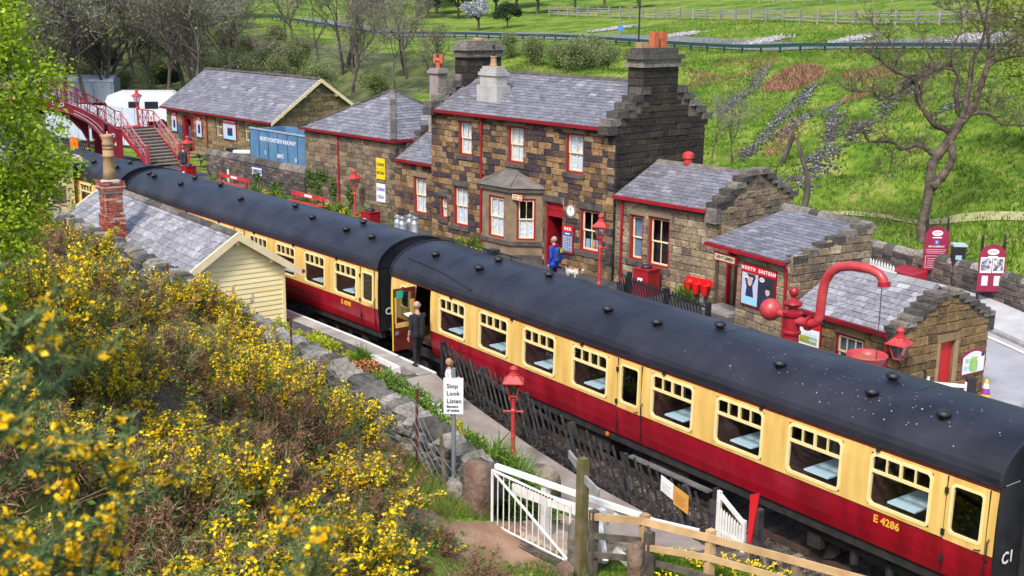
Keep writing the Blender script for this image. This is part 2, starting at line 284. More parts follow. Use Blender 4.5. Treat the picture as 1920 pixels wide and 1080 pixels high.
def frame(o, ex, up):
    """matrix with x along ex, y along up (text plane), z = ex x up, at o"""
    ex = Vector(ex).normalized(); up = Vector(up).normalized(); n = ex.cross(up); up = n.cross(ex)
    M_ = Matrix((ex, up, n)).transposed().to_4x4(); M_.translation = Vector(o); return M_
def wframe(o, ex):
    """wall frame: x along ex (horizontal), y into the wall, z up; the outside is -y"""
    ex = Vector(ex).normalized(); ez = Vector((0, 0, 1)); ey = ez.cross(ex)
    M_ = Matrix((ex, ey, ez)).transposed().to_4x4(); M_.translation = Vector(o); return M_
def cloud(name, verts, faces_n, mats, parent=None, mi=None, smooth=False, **kw):
    """fast mesh from numpy: verts (N*k,3) grouped in k-gons"""
    verts = np.asarray(verts, np.float32); k = faces_n; n = len(verts)//k
    me = bpy.data.meshes.new(name); me.vertices.add(n*k); me.vertices.foreach_set('co', verts[:n*k].ravel())
    me.loops.add(n*k); me.loops.foreach_set('vertex_index', np.arange(n*k, dtype=np.int32))
    me.polygons.add(n); me.polygons.foreach_set('loop_start', np.arange(0, n*k, k, dtype=np.int32)); me.polygons.foreach_set('loop_total', np.full(n, k, np.int32))
    for q in (mats if isinstance(mats, (list, tuple)) else [mats]): me.materials.append(q)
    if mi is not None: me.polygons.foreach_set('material_index', np.asarray(mi, np.int32))
    me.update(); me.validate()
    if parent == 'mesh': return me
    return link(name, me, parent, **kw)
# ---- pieces: stones, slates, bricks. Each entry: (matrix in the building's frame). The nearest 300 become objects, the rest one mesh.
def rough_block(seed, bev=0.06, dep=0.05, jit=0.03, back=0.03):
    r = random.Random(seed); v = []
    for (y, ins, j) in ((back, 0, 0), (-dep*0.45, 0.0, jit*0.5), (-dep, bev, jit)):
        for sx, sz in ((-1, -1), (1, -1), (1, 1), (-1, 1)):
            v.append((sx*(0.5 - ins) + r.uniform(-j, j), y + (r.uniform(-dep, dep)*0.25 if ins else 0), sz*(0.5 - ins*1.4) + r.uniform(-j, j)*1.3))
    f = [(8, 9, 10, 11)]
    for a in (0, 4):
        for k in range(4): f.append((a + k, a + (k + 1) % 4, a + 4 + (k + 1) % 4, a + 4 + k))
    return v, f
BLOCKS = [rough_block(i) for i in range(6)]
ROCKS = [rough_block(20 + i, bev=0.17, dep=0.15, jit=0.13, back=0.15) for i in range(8)]
def slate_block(seed):
    r = random.Random(seed); j = lambda: r.uniform(-0.02, 0.02); t = 0.022
    v = [(-.5 + j(), j()*.6, t), (.5 + j(), j()*.6, t), (.5, 1, 0), (-.5, 1, 0), (-.5 + j(), j()*.6, -.002), (.5 + j(), j()*.6, -.002), (.5, 1, -.012), (-.5, 1, -.012)]
    return v, [(0, 1, 2, 3), (0, 4, 5, 1), (1, 5, 6, 2), (0, 3, 7, 4)]
SLATES = [slate_block(i) for i in range(5)]
def shapes_to_meshes(shapes, name, m_):
    out = []
    for v, f in shapes:
        me = bpy.data.meshes.new(name); me.from_pydata(v, [], f); me.materials.append(m_); me.update(); out.append(me)
    return out
def pieces(name, entries, shapes, m_, parent, limit=300, rnd=None):
    """entries: matrices local to parent; nearest to the camera first as objects, the rest joined as stuff"""
    rnd = rnd or random.Random(hash(name) & 255)
    bpy.context.view_layer.update()
    W = parent.matrix_world
    ent = sorted(entries, key=lambda e: -((e.to_scale().x + e.to_scale().z + e.to_scale().y)/((W @ e.translation) - CAM).length))
    mes = shapes_to_meshes(shapes, name, m_)
    for e in ent[:limit]:
        o = bpy.data.objects.new(name, rnd.choice(mes)); col.objects.link(o); o.parent = parent; o.matrix_local = e
    if len(ent) > limit:
        B = MB()
        for e in ent[limit:]:
            v, f = rnd.choice(shapes); B.add([e @ Vector(q) for q in v], f)
        B.obj(name, m_, parent, kind='stuff')
def stone_entries(F, W, H, ch, wmin, wmax, holes=(), top=None, x0=0.0, z0=0.0, seed=1, gap=0.012, chj=0.0):
    """courses of stones on wall frame F; holes (xa,za,xb,zb); top(x)->max z"""
    r = random.Random(seed); out = []; z = z0
    while z < H - 0.03:
        h = ch*(1 + r.uniform(-chj, chj)); h = min(h, H - z)
        if h < 0.06: break
        x = x0 - r.uniform(0, wmin*.5)
        while x < W - 0.02:
            w = r.uniform(wmin, wmax); xa, xb = max(x, x0), min(x + w, W); x += w
            if W - xb < wmin*0.4: xb = W; x = W
            segs = [(xa, xb)]
            for (ha, hza, hb, hzb) in holes:
                if hzb <= z + h*0.35 or hza >= z + h*0.65: continue
                ns = []
                for a, b in segs:
                    if hb <= a or ha >= b: ns.append((a, b)); continue
                    if ha - a > 0.07: ns.append((a, ha))
                    if b - hb > 0.07: ns.append((hb, b))
                segs = ns
            for a, b in segs:
                if b - a < 0.05: continue
                hh = h
                if top:
                    lim = min(top(a), top(b)) - z
                    if lim < 0.08: continue
                    hh = min(h, lim)
                e = F @ Matrix.Translation(((a + b)/2, 0, z + hh/2)) @ Matrix.Diagonal((b - a - gap, 1 + r.uniform(-.35, .35), hh - gap, 1))
                out.append(e)
        z += h
    return out
def wall_face(B, F, W, H, holes=(), depth=0.22, x0=0.0, z0=0.0, y=0.0):
    """the mortar sheet with real openings and their reveals"""
    xs = sorted({x0, W} | {min(max(q, x0), W) for h in holes for q in (h[0], h[2])}); zs = sorted({z0, H} | {min(max(q, z0), H) for h in holes for q in (h[1], h[3])})
    P = lambda x, yy, z: tuple(F @ Vector((x, yy, z)))
    for a, b in zip(xs, xs[1:]):
        for c, d in zip(zs, zs[1:]):
            mx_, mz_ = (a + b)/2, (c + d)/2
            if any(h[0] < mx_ < h[2] and h[1] < mz_ < h[3] for h in holes): continue
            B.face(P(a, y, c), P(b, y, c), P(b, y, d), P(a, y, d))
    for a, c, b, d in holes:
        for q in (((a, c), (a, d)), ((b, d), (b, c)), ((a, d), (b, d)), ((b, c), (a, c))):
            (u0, w0), (u1, w1) = q; B.face(P(u0, y, w0), P(u1, y, w1), P(u1, y + depth, w1), P(u0, y + depth, w0))
def slate_entries(o, ex, up, W, Ln, sw, exposure, seed=1, clip=None, wj=0.12):
    """slates on a roof plane: o = left eave corner, ex along the eave, up the slope"""
    ex = Vector(ex).normalized(); up = Vector(up).normalized(); n = ex.cross(up)
    r = random.Random(seed); out = []; k = 0; s = -0.03
    M0 = Matrix((ex, up, n)).transposed().to_4x4(); M0.translation = Vector(o)
    while s < Ln - exposure*0.3:
        x = -(k % 2)*sw*0.5
        while x < W - 0.02:
            w = sw*(1 + r.uniform(-wj, wj)); a, b = max(0, x), min(W, x + w); x += w
            if clip:
                ca, cb = clip(s + exposure*.5); a = max(a, ca); b = min(b, cb)
            if b - a < 0.06: continue
            ln = min(exposure*1.35, Ln - s + 0.02)
            out.append(M0 @ Matrix.Translation(((a + b)/2, s, 0.016 + r.uniform(0, .004))) @ Matrix.Rotation(R(r.uniform(-.6, .6)), 4, 'Z') @ Matrix.Rotation(R(-0.8 + r.uniform(-.5, .5)), 4, 'X') @ Matrix.Diagonal((b - a - 0.008, ln, 1, 1)))
        s += exposure; k += 1
    return out
# ---------------------------------------------------------------- terrain height
FAR_PTS = np.array([(8,19.2,1.5),(16,17,1.4),(2,22,1.3),(6.4,21.6,2.2),(-.45,32.6,4.06),(-6.8,42.8,5.6),(-16.4,58,7.3),(-20,64,7.5),(-28,76.7,9.6),(-42,100,12.4),
 (-6,25,1.55),(-13.2,33.4,2.66),(-22.4,43.9,4.45),(-38.7,62.9,7.1),(-43.3,68,7.3),(-55,81.8,9.43),(-70,102,11.6),
 (-24.8,39,4.3),(-53.5,58.3,6.07),(-74,61.6,6.62),(-82,67.7,7.0),(-98,79.8,8.3),(-125,105,11.5),
 (-53,30,2.6),(-75,42.5,4.7),(-113,66,6.5),(-153,87,10.5),(-76,21.3,3.2),(-121,38,7.1),(-200,65,14),(-79.7,8.7,3.0),(-126,20,7),(-205,36,14),(-80,-10,3),(-126,-5,7),(-200,0,15),
 (-350,150,45),(-300,260,45),(-150,330,42),(-50,300,40),(-380,0,48),(60,200,30),(100,100,16),(60,50,9),(40,30,5),(300,100,40),(300,300,60),(0,500,70),(-500,500,80),(-550,-100,70),
 (-13,20,0.6),(-25,17,.6),(-40,20,.8),(-5,18,.45),(-60,12,.8),(-60,4,.6),(-48,12,.7),(-34,11,.6),(-20,12,.6),(-6,12,.5),(-70,0,1.2),(-30,24,1.0),(-18,27,1.3),
 (12,10,.32),(16,8,.3),(20,6,.15),(24,4,.1),(12,16,.4),(6,16.5,.4),(9,14,.36),(2,17.5,.45),(-2,17,.5),(18,13,.4),(25,10,.5),(30,20,2.2),(6,12,.33),(40,8,.8)], float)
NEAR_PTS = np.array([(19.75,-14,4.9),(20.4,-15.4,5.6),(18.5,-14.9,6.0),(16.7,-10.9,3.3),(13.55,-8.3,2.6),(13.6,-13.7,5.8),(13.2,-11.6,4.6),(9.7,-12.8,5.7),(8.1,-8.15,3.2),(4.4,-9.5,4.0),
 (11.5,-5.1,1.05),(10.9,-5.4,1.15),(9.6,-4.9,1.1),(7,-5,1.2),(4,-5,1.45),(0,-5.6,2.15),(-4,-6,2.4),(-9,-6.4,2.6),(-16,-7,2.8),(-30,-8,3.5),(-60,-8,3.5),
 (29.2,-17.2,8.7),(25,-16,7.2),(22,-9,2.9),(25,-12,5),(19,-6,1.1),(18,-4,.95),(20,-3,.9),(23,-3,.85),(26,-8,3),(13.2,-6,.92),(13.7,-5.2,.8),(11.8,-6.5,1.5),(14.5,-5,.82),(15.6,-4,.9),(12.7,-4.6,.78),
 (15,-3,.85),(17,-2.5,.85),(19,-2,.8),(22,-2,.75),(14,-3.5,.6),(13,-4,.62),(14.5,-2.2,.5),(30,-3,1),(-30,-14,7),(-12,-14,7),(0,-16,8.3),(10,-20,9.3),(20,-22,9.5),(30,-25,11),(45,-15,7),(40,-8,3),(0,-40,16),(-60,-30,14),(60,-40,14),(-200,-60,25),(200,-60,20),(0,-200,50),(200,-200,60),(-300,-200,60)], float)
def _fit(P, c):
    d = np.sqrt(((P[:, None, :2] - P[None, :, :2])**2).sum(-1) + c*c)
    A = np.block([[d, np.ones((len(P), 1)), P[:, :2]], [np.ones((1, len(P))), np.zeros((1, 3))], [P[:, :2].T, np.zeros((2, 3))]])
    return np.linalg.solve(A, np.concatenate([P[:, 2], np.zeros(3)]))
_FW = _fit(FAR_PTS, 1.0); _NW = _fit(NEAR_PTS, 0.4)
def _ev(P, w, c, x, y):
    out = np.empty(len(x)); n = len(P)
    for s in range(0, len(x), 20000):
        X = np.stack([x[s:s+20000], y[s:s+20000]], 1)
        d = np.sqrt(((X[:, None] - P[None, :, :2])**2).sum(-1) + c*c); out[s:s+20000] = d @ w[:n] + w[n] + X @ w[n+1:]
    return out
YW_X = [-300, -60, -9, -4, 0, 2.3, 3.5, 11, 11.7, 12.0, 13.6, 14.6, 15.2, 16, 17.5, 60, 300]; YW_Y = [-7, -6.6, -5.9, -5.35, -5.05, -4.75, -4.55, -4.55, -4.7, -4.0, -2.3, -1.95, -1.4, -.8, -.5, -.5, -.5]
YB_X = [-300, -60, -43, -34, -24, -13, -3, 5, 12, 13, 18, 60, 300]; YB_Y = [6, 6, 8.2, 8.6, 9.8, 10, 11.2, 9.8, 8.4, 5.0, 4.2, 4.2, 4.2]
FLAT = -0.18
def terr(x, y):
    x = np.atleast_1d(np.asarray(x, float)).ravel(); y = np.atleast_1d(np.asarray(y, float)).ravel()
    yw = np.interp(x, YW_X, YW_Y); yb = np.interp(x, YB_X, YB_Y)
    z = np.full(len(x), FLAT); n = y < yw; f = y > yb
    if n.any():
        zn = _ev(NEAR_PTS, _NW, 0.4, x[n], y[n]); bank = np.clip((yw[n] - y[n])/0.55, 0, 1)
        soft = x[n] > 13.2
        z[n] = np.where(soft, FLAT + (zn - FLAT)*(bank*bank*(3 - 2*bank)), zn)
    if f.any():
        xf, yf = x[f], y[f]; zf = _ev(FAR_PTS, _FW, 1.0, xf, yf)
        k = np.clip((yf - 21)/8, 0, 1)*np.clip((60 - yf)/6, 0, 1)*np.clip((yf*0.6 - xf*0.8 - 0)/20, 0.3, 1)
        zf = zf + k*(0.42*np.sin(yf*1.15 + 1.3*np.sin(xf*.33) + .6*np.sin(xf*.9))*np.clip(np.sin(xf*.21 + yf*.09) + .5, 0, 1) + .3*np.sin(xf*.55 + yf*.3)*np.sin(yf*.42 - xf*.2))
        z[f] = np.where(yf - yb[f] < 0.6, np.minimum(zf, zf), zf)
    return z
# ---------------------------------------------------------------- ground sheet
def axis(segs):
    out = []
    for a, b, s in segs: out.extend(np.arange(a, b - 1e-6, s))
    return np.array(out + [segs[-1][1]])
def grow(a, b, s0, k=1.12):
    out = [a]; s = s0
    while abs(out[-1] - a) < abs(b - a): out.append(out[-1] + math.copysign(s, b - a)); s *= k
    return np.array(out)
gx = np.concatenate([grow(-60, -600, 1.2)[::-1], np.arange(-59, 5, 0.6), np.arange(5, 31, 0.35), grow(31, 420, 0.8)[0:]])
gy = np.concatenate([grow(-20, -320, 0.8)[::-1], np.arange(-19.6, 12, 0.35), np.arange(12, 80, 0.8), grow(80.5, 600, 1.2)])
GX, GY = np.meshgrid(gx, gy); GZ = terr(GX, GY).reshape(GX.shape)
nx, ny = len(gx), len(gy)
idx = np.arange(nx*ny).reshape(ny, nx)
quads = np.stack([idx[:-1, :-1], idx[:-1, 1:], idx[1:, 1:], idx[1:, :-1]], -1).reshape(-1, 4)
me = bpy.data.meshes.new('ground'); me.from_pydata(np.stack([GX, GY, GZ], -1).reshape(-1, 3).tolist(), [], quads.tolist())
def grass_ground():
    M = bpy.data.materials.new('grass_ground'); M.use_nodes = True; t = M.node_tree; N = t.nodes; L = t.links; b = N['Principled BSDF']
    b.inputs['Roughness'].default_value = 0.95; b.inputs['Specular IOR Level'].default_value = 0.1
    g = N.new('ShaderNodeNewGeometry')
    def noise(sc, det=6):
        n = N.new('ShaderNodeTexNoise'); n.inputs['Scale'].default_value = sc; n.inputs['Detail'].default_value = det; L.new(g.outputs['Position'], n.inputs['Vector']); return n.outputs[0]
    r = N.new('ShaderNodeValToRGB'); cr = r.color_ramp
    for p_, c_ in ((0.32, (0.03, 0.06, 0.01)), (0.43, (0.075, 0.145, 0.016)), (0.52, (0.14, 0.22, 0.025)), (0.6, (0.22, 0.24, 0.06)), (0.7, (0.27, 0.22, 0.1))):
        e = cr.elements.new(p_); e.color = lin(c_)
    cr.elements.remove(cr.elements[0]); cr.elements.remove(cr.elements[-1])
    m1 = N.new('ShaderNodeMix'); m1.inputs[0].default_value = 0.45; L.new(noise(0.3), m1.inputs[2]); L.new(noise(2.2, 8), m1.inputs[3]); L.new(m1.outputs[0], r.inputs[0]); L.new(r.outputs[0], b.inputs['Base Color'])
    bp = N.new('ShaderNodeBump'); bp.inputs['Strength'].default_value = 0.8; bp.inputs['Distance'].default_value = 0.12; L.new(noise(3.5, 8), bp.inputs['Height']); L.new(bp.outputs[0], b.inputs['Normal']); return M
GRASSG = grass_ground()
LITTER = mat('gorse_litter', (0.07, 0.045, 0.028), (0.17, 0.11, 0.07), rough=0.95, scale=2.5, bump=0.3, bscale=14, detail=8)
TRACKDIRT = mat('track_ballast', (0.045, 0.037, 0.034), (0.16, 0.125, 0.11), rough=0.95, scale=14, bump=0.4, bscale=26, detail=8)
WOODFLOOR = mat('woodland_floor', (0.035, 0.055, 0.014), (0.13, 0.15, 0.04), rough=0.95, scale=0.6, bump=0.3, bscale=5, detail=9)
for q in (GRASSG, LITTER, DIRT, TRACKDIRT, WOODFLOOR): me.materials.append(q)
cxq = GX.reshape(-1)[quads].mean(1); cyq = GY.reshape(-1)[quads].mean(1)
yw = np.interp(cxq, YW_X, YW_Y); yb = np.interp(cxq, YB_X, YB_Y)
mi = np.full(len(quads), 3); mi[cyq > yb] = 0; near = cyq < yw; mi[near] = 1
mi[near & (cxq > 14.35)] = 0
px_ = [9.5, 11.6, 13.0, 14.1, 14.3, 13.9, 13.2, 12.2, 10.5]; 
path_d = np.abs(cyq - np.interp(cxq, [6, 9, 10.5, 11.7, 12.6, 13.5, 14.6], [-9.6, -8.4, -7.6, -6.7, -6.1, -5.6, -5.3]))
mi[near & (path_d < np.interp(cxq, [8, 11, 12.5, 14.4], [.5, 0.55, 0.8, 0.8])) & (cxq > 6) & (cxq < 14.35)] = 2
mi[near & (cxq > 11.9) & (cxq < 14.2) & (cyq > -6.2)] = 2
mi[near & (cxq < 11.95) & (cxq > 7.2) & (cyq > -6.25) & (path_d > .5)] = 0
mi[(cyq > yb) & (cxq < -57) & (cyq < 47 + (-57 - cxq)*.12) & (cxq > -118)] = 4
me.polygons.foreach_set('material_index', mi.astype(np.int32)); me.polygons.foreach_set('use_smooth', np.ones(len(quads), bool)); me.update()
link('ground', me, None, kind='structure')
def gz(x, y): return float(terr(x, y)[0])
# sky backdrop is the world itself.
# ---------------------------------------------------------------- road with pavement, kerb, lines and setts
def drape(name, poly_fn, x0, x1, y0, y1, step, dz, m_, kind='structure', parent=None):
    xs = np.arange(x0, x1 + 1e-6, step); ys = np.arange(y0, y1 + 1e-6, step); X, Y = np.meshgrid(xs, ys); Zq = terr(X, Y).reshape(X.shape) + dz
    B = MB(); B.v = np.stack([X, Y, Zq], -1).reshape(-1, 3).tolist(); n = len(xs)
    for j in range(len(ys) - 1):
        for i in range(n - 1):
            if poly_fn((xs[i] + xs[i+1])/2, (ys[j] + ys[j+1])/2): B.f.append((j*n + i, j*n + i + 1, (j+1)*n + i + 1, (j+1)*n + i)); B.mi.append(0)
    return B.obj(name, m_, parent, smooth=True, **({'kind': kind} if kind else {}))
WALLX = [-8, 2.3, 9.4, 17, 30]; WALLY = [22.5, 19.9, 17.95, 16.3, 14.5]
rwy = lambda x: float(np.interp(x, WALLX, WALLY))
drape('road', lambda x, y: y < rwy(x) - 1.35 and y > (11.0 if x < 12.2 else 4.6) and (x > 3.2 or y > 14), 1, 30, 4.5, 19.5, 0.35, 0.03, ROADM)
PAVE = mat('pavement_flags', (0.34, 0.34, 0.36), (0.44, 0.44, 0.46), rough=0.9, scale=1.4, bump=0.05)
B = MB()
xs = np.arange(1.5, 28, 0.75)
for a, b in zip(xs, xs[1:]):
    P = lambda x, d, h: (x, rwy(x) - d, gz(x, rwy(x) - d) + h)
    B.hexa([P(a, 1.4, -.1), P(b, 1.4, -.1), P(b, .1, -.1), P(a, .1, -.1), P(a, 1.4, .14), P(b, 1.4, .14), P(b, .1, .15), P(a, .1, .15)])
B.obj('pavement', PAVE, kind='structure')
B = MB()
for a, b in zip(xs, xs[1:]): B.hexa([P(a, 1.54, -.1), P(b, 1.54, -.1), P(b, 1.405, -.1), P(a, 1.405, -.1), P(a, 1.54, .13), P(b, 1.54, .13), P(b, 1.405, .145), P(a, 1.405, .145)])
B.obj('kerb', mat('kerb_stone', (0.2, 0.19, 0.19), (0.3, 0.29, 0.28), rough=0.9, scale=4), kind='structure')
def setts():
    M = bpy.data.materials.new('road_setts'); M.use_nodes = True; t = M.node_tree; N = t.nodes; L = t.links; b = N['Principled BSDF']; b.inputs['Roughness'].default_value = 0.9
    g = N.new('ShaderNodeNewGeometry'); br = N.new('ShaderNodeTexBrick'); mp = N.new('ShaderNodeMapping'); mp.inputs['Rotation'].default_value = (0, 0, 0.25); L.new(g.outputs['Position'], mp.inputs[0]); L.new(mp.outputs[0], br.inputs['Vector'])
    br.inputs['Scale'].default_value = 1; br.inputs['Brick Width'].default_value = 0.2; br.inputs['Row Height'].default_value = 0.13; br.inputs['Mortar Size'].default_value = 0.012
    br.inputs['Color1'].default_value = (0.27, 0.27, 0.3, 1); br.inputs['Color2'].default_value = (0.35, 0.34, 0.37, 1); br.inputs['Mortar'].default_value = (0.15, 0.15, 0.17, 1)
    L.new(br.outputs[0], b.inputs['Base Color']); bp = N.new('ShaderNodeBump'); bp.inputs['Distance'].default_value = 0.01; L.new(br.outputs['Fac'], bp.inputs['Height']); bp.invert = True; L.new(bp.outputs[0], b.inputs['Normal']); return M
drape('setts', lambda x, y: y < 12.6 - (x - 13)*.1, 13.0, 21, 10.4, 12.8, 0.3, 0.05, setts())
YLINE = mat('yellow_road_paint', (0.72, 0.66, 0.5), (0.62, 0.56, 0.42), rough=0.8, scale=5)
def stripe(name, pts, w, m_, dz=0.062):
    B = MB()
    for (xa, ya), (xb, yb_) in zip(pts, pts[1:]):
        d = Vector((xb - xa, yb_ - ya, 0)); n = Vector((-d.y, d.x, 0)).normalized()*w/2; k = max(1, int(d.length/0.35))
        for i in range(k):
            q = [Vector((xa + (xb - xa)*i/k, ya + (yb_ - ya)*i/k, 0)), Vector((xa + (xb - xa)*(i+1)/k, ya + (yb_ - ya)*(i+1)/k, 0))]
            c = [q[0] - n, q[1] - n, q[1] + n, q[0] + n]; B.face(*[(v.x, v.y, gz(v.x, v.y) + dz) for v in c])
    B.obj(name, m_, kind='structure')
stripe('road_marking', [(x, rwy(x) - 1.85) for x in (3, 6, 9, 12, 16)], 0.12, YLINE)
stripe('road_marking', [(13.0, 9.55), (14.2, 9.9), (14.0, 10.25), (13.1, 10.05)], 0.09, YLINE, 0.068)
stripe('road_marking', [(13.1, 9.2), (14.9, 9.55), (18, 9.0)], 0.1, YLINE, 0.068)
# ---------------------------------------------------------------- track
TRK = [(70, 1.41), (30, 1.41), (0, 1.41), (-0.6, 1.41), (-10, 0.93), (-20, 0.36), (-30, -0.7), (-39.5, -1.8), (-50, -3.2), (-70, -6.5)]
def offline(off): 
    out = []
    for i, q in enumerate(TRK):
        a = Vector(TRK[max(0, i-1)]); b = Vector(TRK[min(len(TRK)-1, i+1)]); d = (b - a).normalized(); n = Vector((d.y, -d.x)); out.append(Vector(q) + n*off)
    return out
for off in (-0.72, 0.72):
    B = MB(); L_ = offline(off)
    for a, b in zip(L_, L_[1:]): B.bar((a.x, a.y, -0.07), (b.x, b.y, -0.07), 0.07, 0.14)
    B.obj('rail', RAILSTEEL, kind='structure')
B = MB()
for i in range(150):
    x = 32 - i*0.7; y = float(np.interp(-x, [-q[0] for q in TRK], [q[1] for q in TRK])); B.box(x - .12, x + .12, y - 1.28, y + 1.28, -.26, -.135)
B.obj('sleepers', OLDTIMBER, kind='stuff')
# loose ballast along the near side of the track
n = 5200; bx = RNG.uniform(3, 26, n); by = RNG.uniform(-1.7, 0.9, n); s = RNG.uniform(.03, .07, n)
B = MB(); rv, rf = ROCKS[0]
tv = []
oc = np.array([(1, 0, 0), (-1, 0, 0), (0, 1, 0), (0, -1, 0), (0, 0, 1), (0, 0, -1)], float); ofc = np.array([(0, 2, 4), (2, 1, 4), (1, 3, 4), (3, 0, 4), (2, 0, 5), (1, 2, 5), (3, 1, 5), (0, 3, 5)])
def pebbles(name, x, y, z, s, m_, flat=0.7, **kw):
    n = len(x); v = oc[None]*RNG.uniform(.6, 1.3, (n, 6, 1))*s[:, None, None]; a = RNG.uniform(0, 6.28, n); c, q = np.cos(a), np.sin(a)
    X = v[..., 0]*c[:, None] - v[..., 1]*q[:, None]; Y = v[..., 0]*q[:, None] + v[..., 1]*c[:, None]; Zv = v[..., 2]*flat
    V = np.stack([X + x[:, None], Y + y[:, None], Zv + z[:, None]], -1); T = V[:, ofc].reshape(-1, 3)
    me = cloud(name, T, 3, m_, 'mesh'); bm = bmesh.new(); bm.from_mesh(me); bmesh.ops.remove_doubles(bm, verts=bm.verts, dist=1e-5); bm.to_mesh(me); bm.free()
    return link(name, me, None, **kw)
pebbles('ballast', bx, by, np.full(n, FLAT + .02), s, BALLAST, kind='stuff')
# ---------------------------------------------------------------- platforms
def strip_solid(B, A, C, z0, zt):
    for i in range(len(A) - 1):
        a, b, c, d = A[i], A[i+1], C[i+1], C[i]
        B.hexa([(a[0], a[1], z0), (b[0], b[1], z0), (c[0], c[1], z0), (d[0], d[1], z0), (a[0], a[1], zt), (b[0], b[1], zt), (c[0], c[1], zt), (d[0], d[1], zt)])
PZ = 0.835
near_edge = [(3.1, -.43), (0, -.43), (-.6, -.43), (-10, -.92), (-20, -1.48), (-30, -2.55), (-39.5, -3.65), (-60, -6.5)]
B = MB(); strip_solid(B, [(x, y - .56) for x, y in near_edge], [(x, min(y - 1.2, -5.35 if x < -1 else -4.4)) for x, y in near_edge], -.3, PZ)
B.obj('near_platform', ASPHALT, kind='structure')
B = MB(); strip_solid(B, [(x, y - .12) for x, y in near_edge], [(x, y - .56) for x, y in near_edge], -.3, PZ - .06)
pl_ = B.obj('near_platform_edge', DARKSTONE, kind='structure')
B = MB(); strip_solid(B, near_edge, [(x, y - .1) for x, y in near_edge], PZ - .1, PZ + .004); B.obj('platform_white_line', WHITE, kind='structure')
edge = lambda x: float(np.interp(-x, [-q[0] for q in near_edge], [q[1] for q in near_edge]))
sl = []; x = 3.05
rr = random.Random(3)
while x > -30:
    w = rr.uniform(.85, 1.1); ya = edge(x - w/2) - .105; an = math.atan2(edge(x) - edge(x - w), w)
    for (d0, d1) in ((0, .45),):
        sl.append(Matrix.Translation((x - w/2 + (.3 if d0 else 0), ya - (d0 + d1)/2, PZ - .03 + rr.uniform(0, .004))) @ Matrix.Rotation(an, 4, 'Z') @ Matrix.Diagonal((w - .012, d1 - d0 - .01, 1, 1)))
    x -= w
SLABSH = [([(-.5, -.5, -.05), (.5, -.5, -.05), (.5, .5, -.05), (-.5, .5, -.05), (-.5, -.5, .028), (.5, -.5, .028), (.5, .5, .028), (-.5, .5, .028), (-.485, -.47, .034), (.485, -.47, .034), (.485, .47, .034), (-.485, .47, .034)],
           [(8, 9, 10, 11), (4, 5, 9, 8), (5, 6, 10, 9), (6, 7, 11, 10), (7, 4, 8, 11), (0, 1, 5, 4), (1, 2, 6, 5), (2, 3, 7, 6), (3, 0, 4, 7)])]
pieces('slab', sl, SLABSH, SLABS, pl_, 60)
# path sloping from the platform end to the foot crossing
PE = lambda x: np.interp(x, [2.9, 14.6], [-.5, -.98]); PB = lambda x: np.interp(x, [3, 5, 9, 11.5, 12.6, 14.6], [-1.5, -2.0, -2.6, -3.3, -4.0, -3.0]); PH = lambda x: np.interp(x, [2.9, 3.2, 5, 7.5, 9.7, 14.6], [PZ - .002, PZ - .01, .5, .22, .08, .05])
B = MB(); xs = np.arange(3.1, 14.61, .5)
for a, b in zip(xs, xs[1:]):
    B.hexa([(a, PB(a), -.3), (b, PB(b), -.3), (b, PE(b), -.3), (a, PE(a), -.3), (a, PB(a), PH(a)), (b, PB(b), PH(b)), (b, PE(b), PH(b)), (a, PE(a), PH(a))])
B.obj('path', PATHGREY, kind='structure')
# far platform
fe = [(12.2, 3.28), (0, 3.28), (-.6, 3.28), (-10, 2.8), (-20, 2.2), (-30, 1.15), (-39.5, 0.05), (-60, -2.8)]
fb = lambda x: float(np.interp(x, YB_X, YB_Y)) + 1.3
B = MB(); strip_solid(B, [(x, y + .5) for x, y in fe], [(x, fb(x)) for x, y in fe], -.3, PZ); B.obj('far_platform', ASPHALT, kind='structure')
B = MB(); strip_solid(B, fe, [(x, y + .495) for x, y in fe], -.3, PZ - .004); B.obj('far_platform_edge', SLABS, kind='structure')
# ---------------------------------------------------------------- coaches
PROF = [(1.02, .10), (1.25, .045), (1.5, .012), (1.72, 0), (2.2, 0), (2.6, .012), (2.93, .04)]
py = lambda z: float(np.interp(z, [q[0] for q in PROF], [q[1] for q in PROF]))
ZW, ZT0, ZB0 = 1.718, 2.79, 1.80
def side_panel(B, L, z0, z1, holes, off=0.0, far=False, x0=0.0):
    xs = sorted({x0, L} | {q for h in holes for q in (h[0], h[2])}); zs = sorted({z0, z1} | {q[0] for q in PROF if z0 < q[0] < z1} | {q for h in holes for q in (h[1], h[3]) if z0 < q < z1})
    Y_ = (lambda z: 2.82 - py(z) + off) if far else (lambda z: py(z) - off)
    for a, b in zip(xs, xs[1:]):
        for c, d in zip(zs, zs[1:]):
            if any(h[0] <= (a+b)/2 <= h[2] and h[1] <= (c+d)/2 <= h[3] for h in holes): continue
            q = [(a, Y_(c), c), (b, Y_(c), c), (b, Y_(d), d), (a, Y_(d), d)]; B.face(*(q[::-1] if far else q))
def rrect(x0, z0, x1, z1, r, n=5):
    out = []
    for cx_, cz_, a0 in ((x1 - r, z1 - r, 0), (x0 + r, z1 - r, 90), (x0 + r, z0 + r, 180), (x1 - r, z0 + r, 270)):
        for k in range(n + 1): a = R(a0 + 90*k/n); out.append((cx_ + r*math.cos(a), cz_ + r*math.sin(a)))
    return out
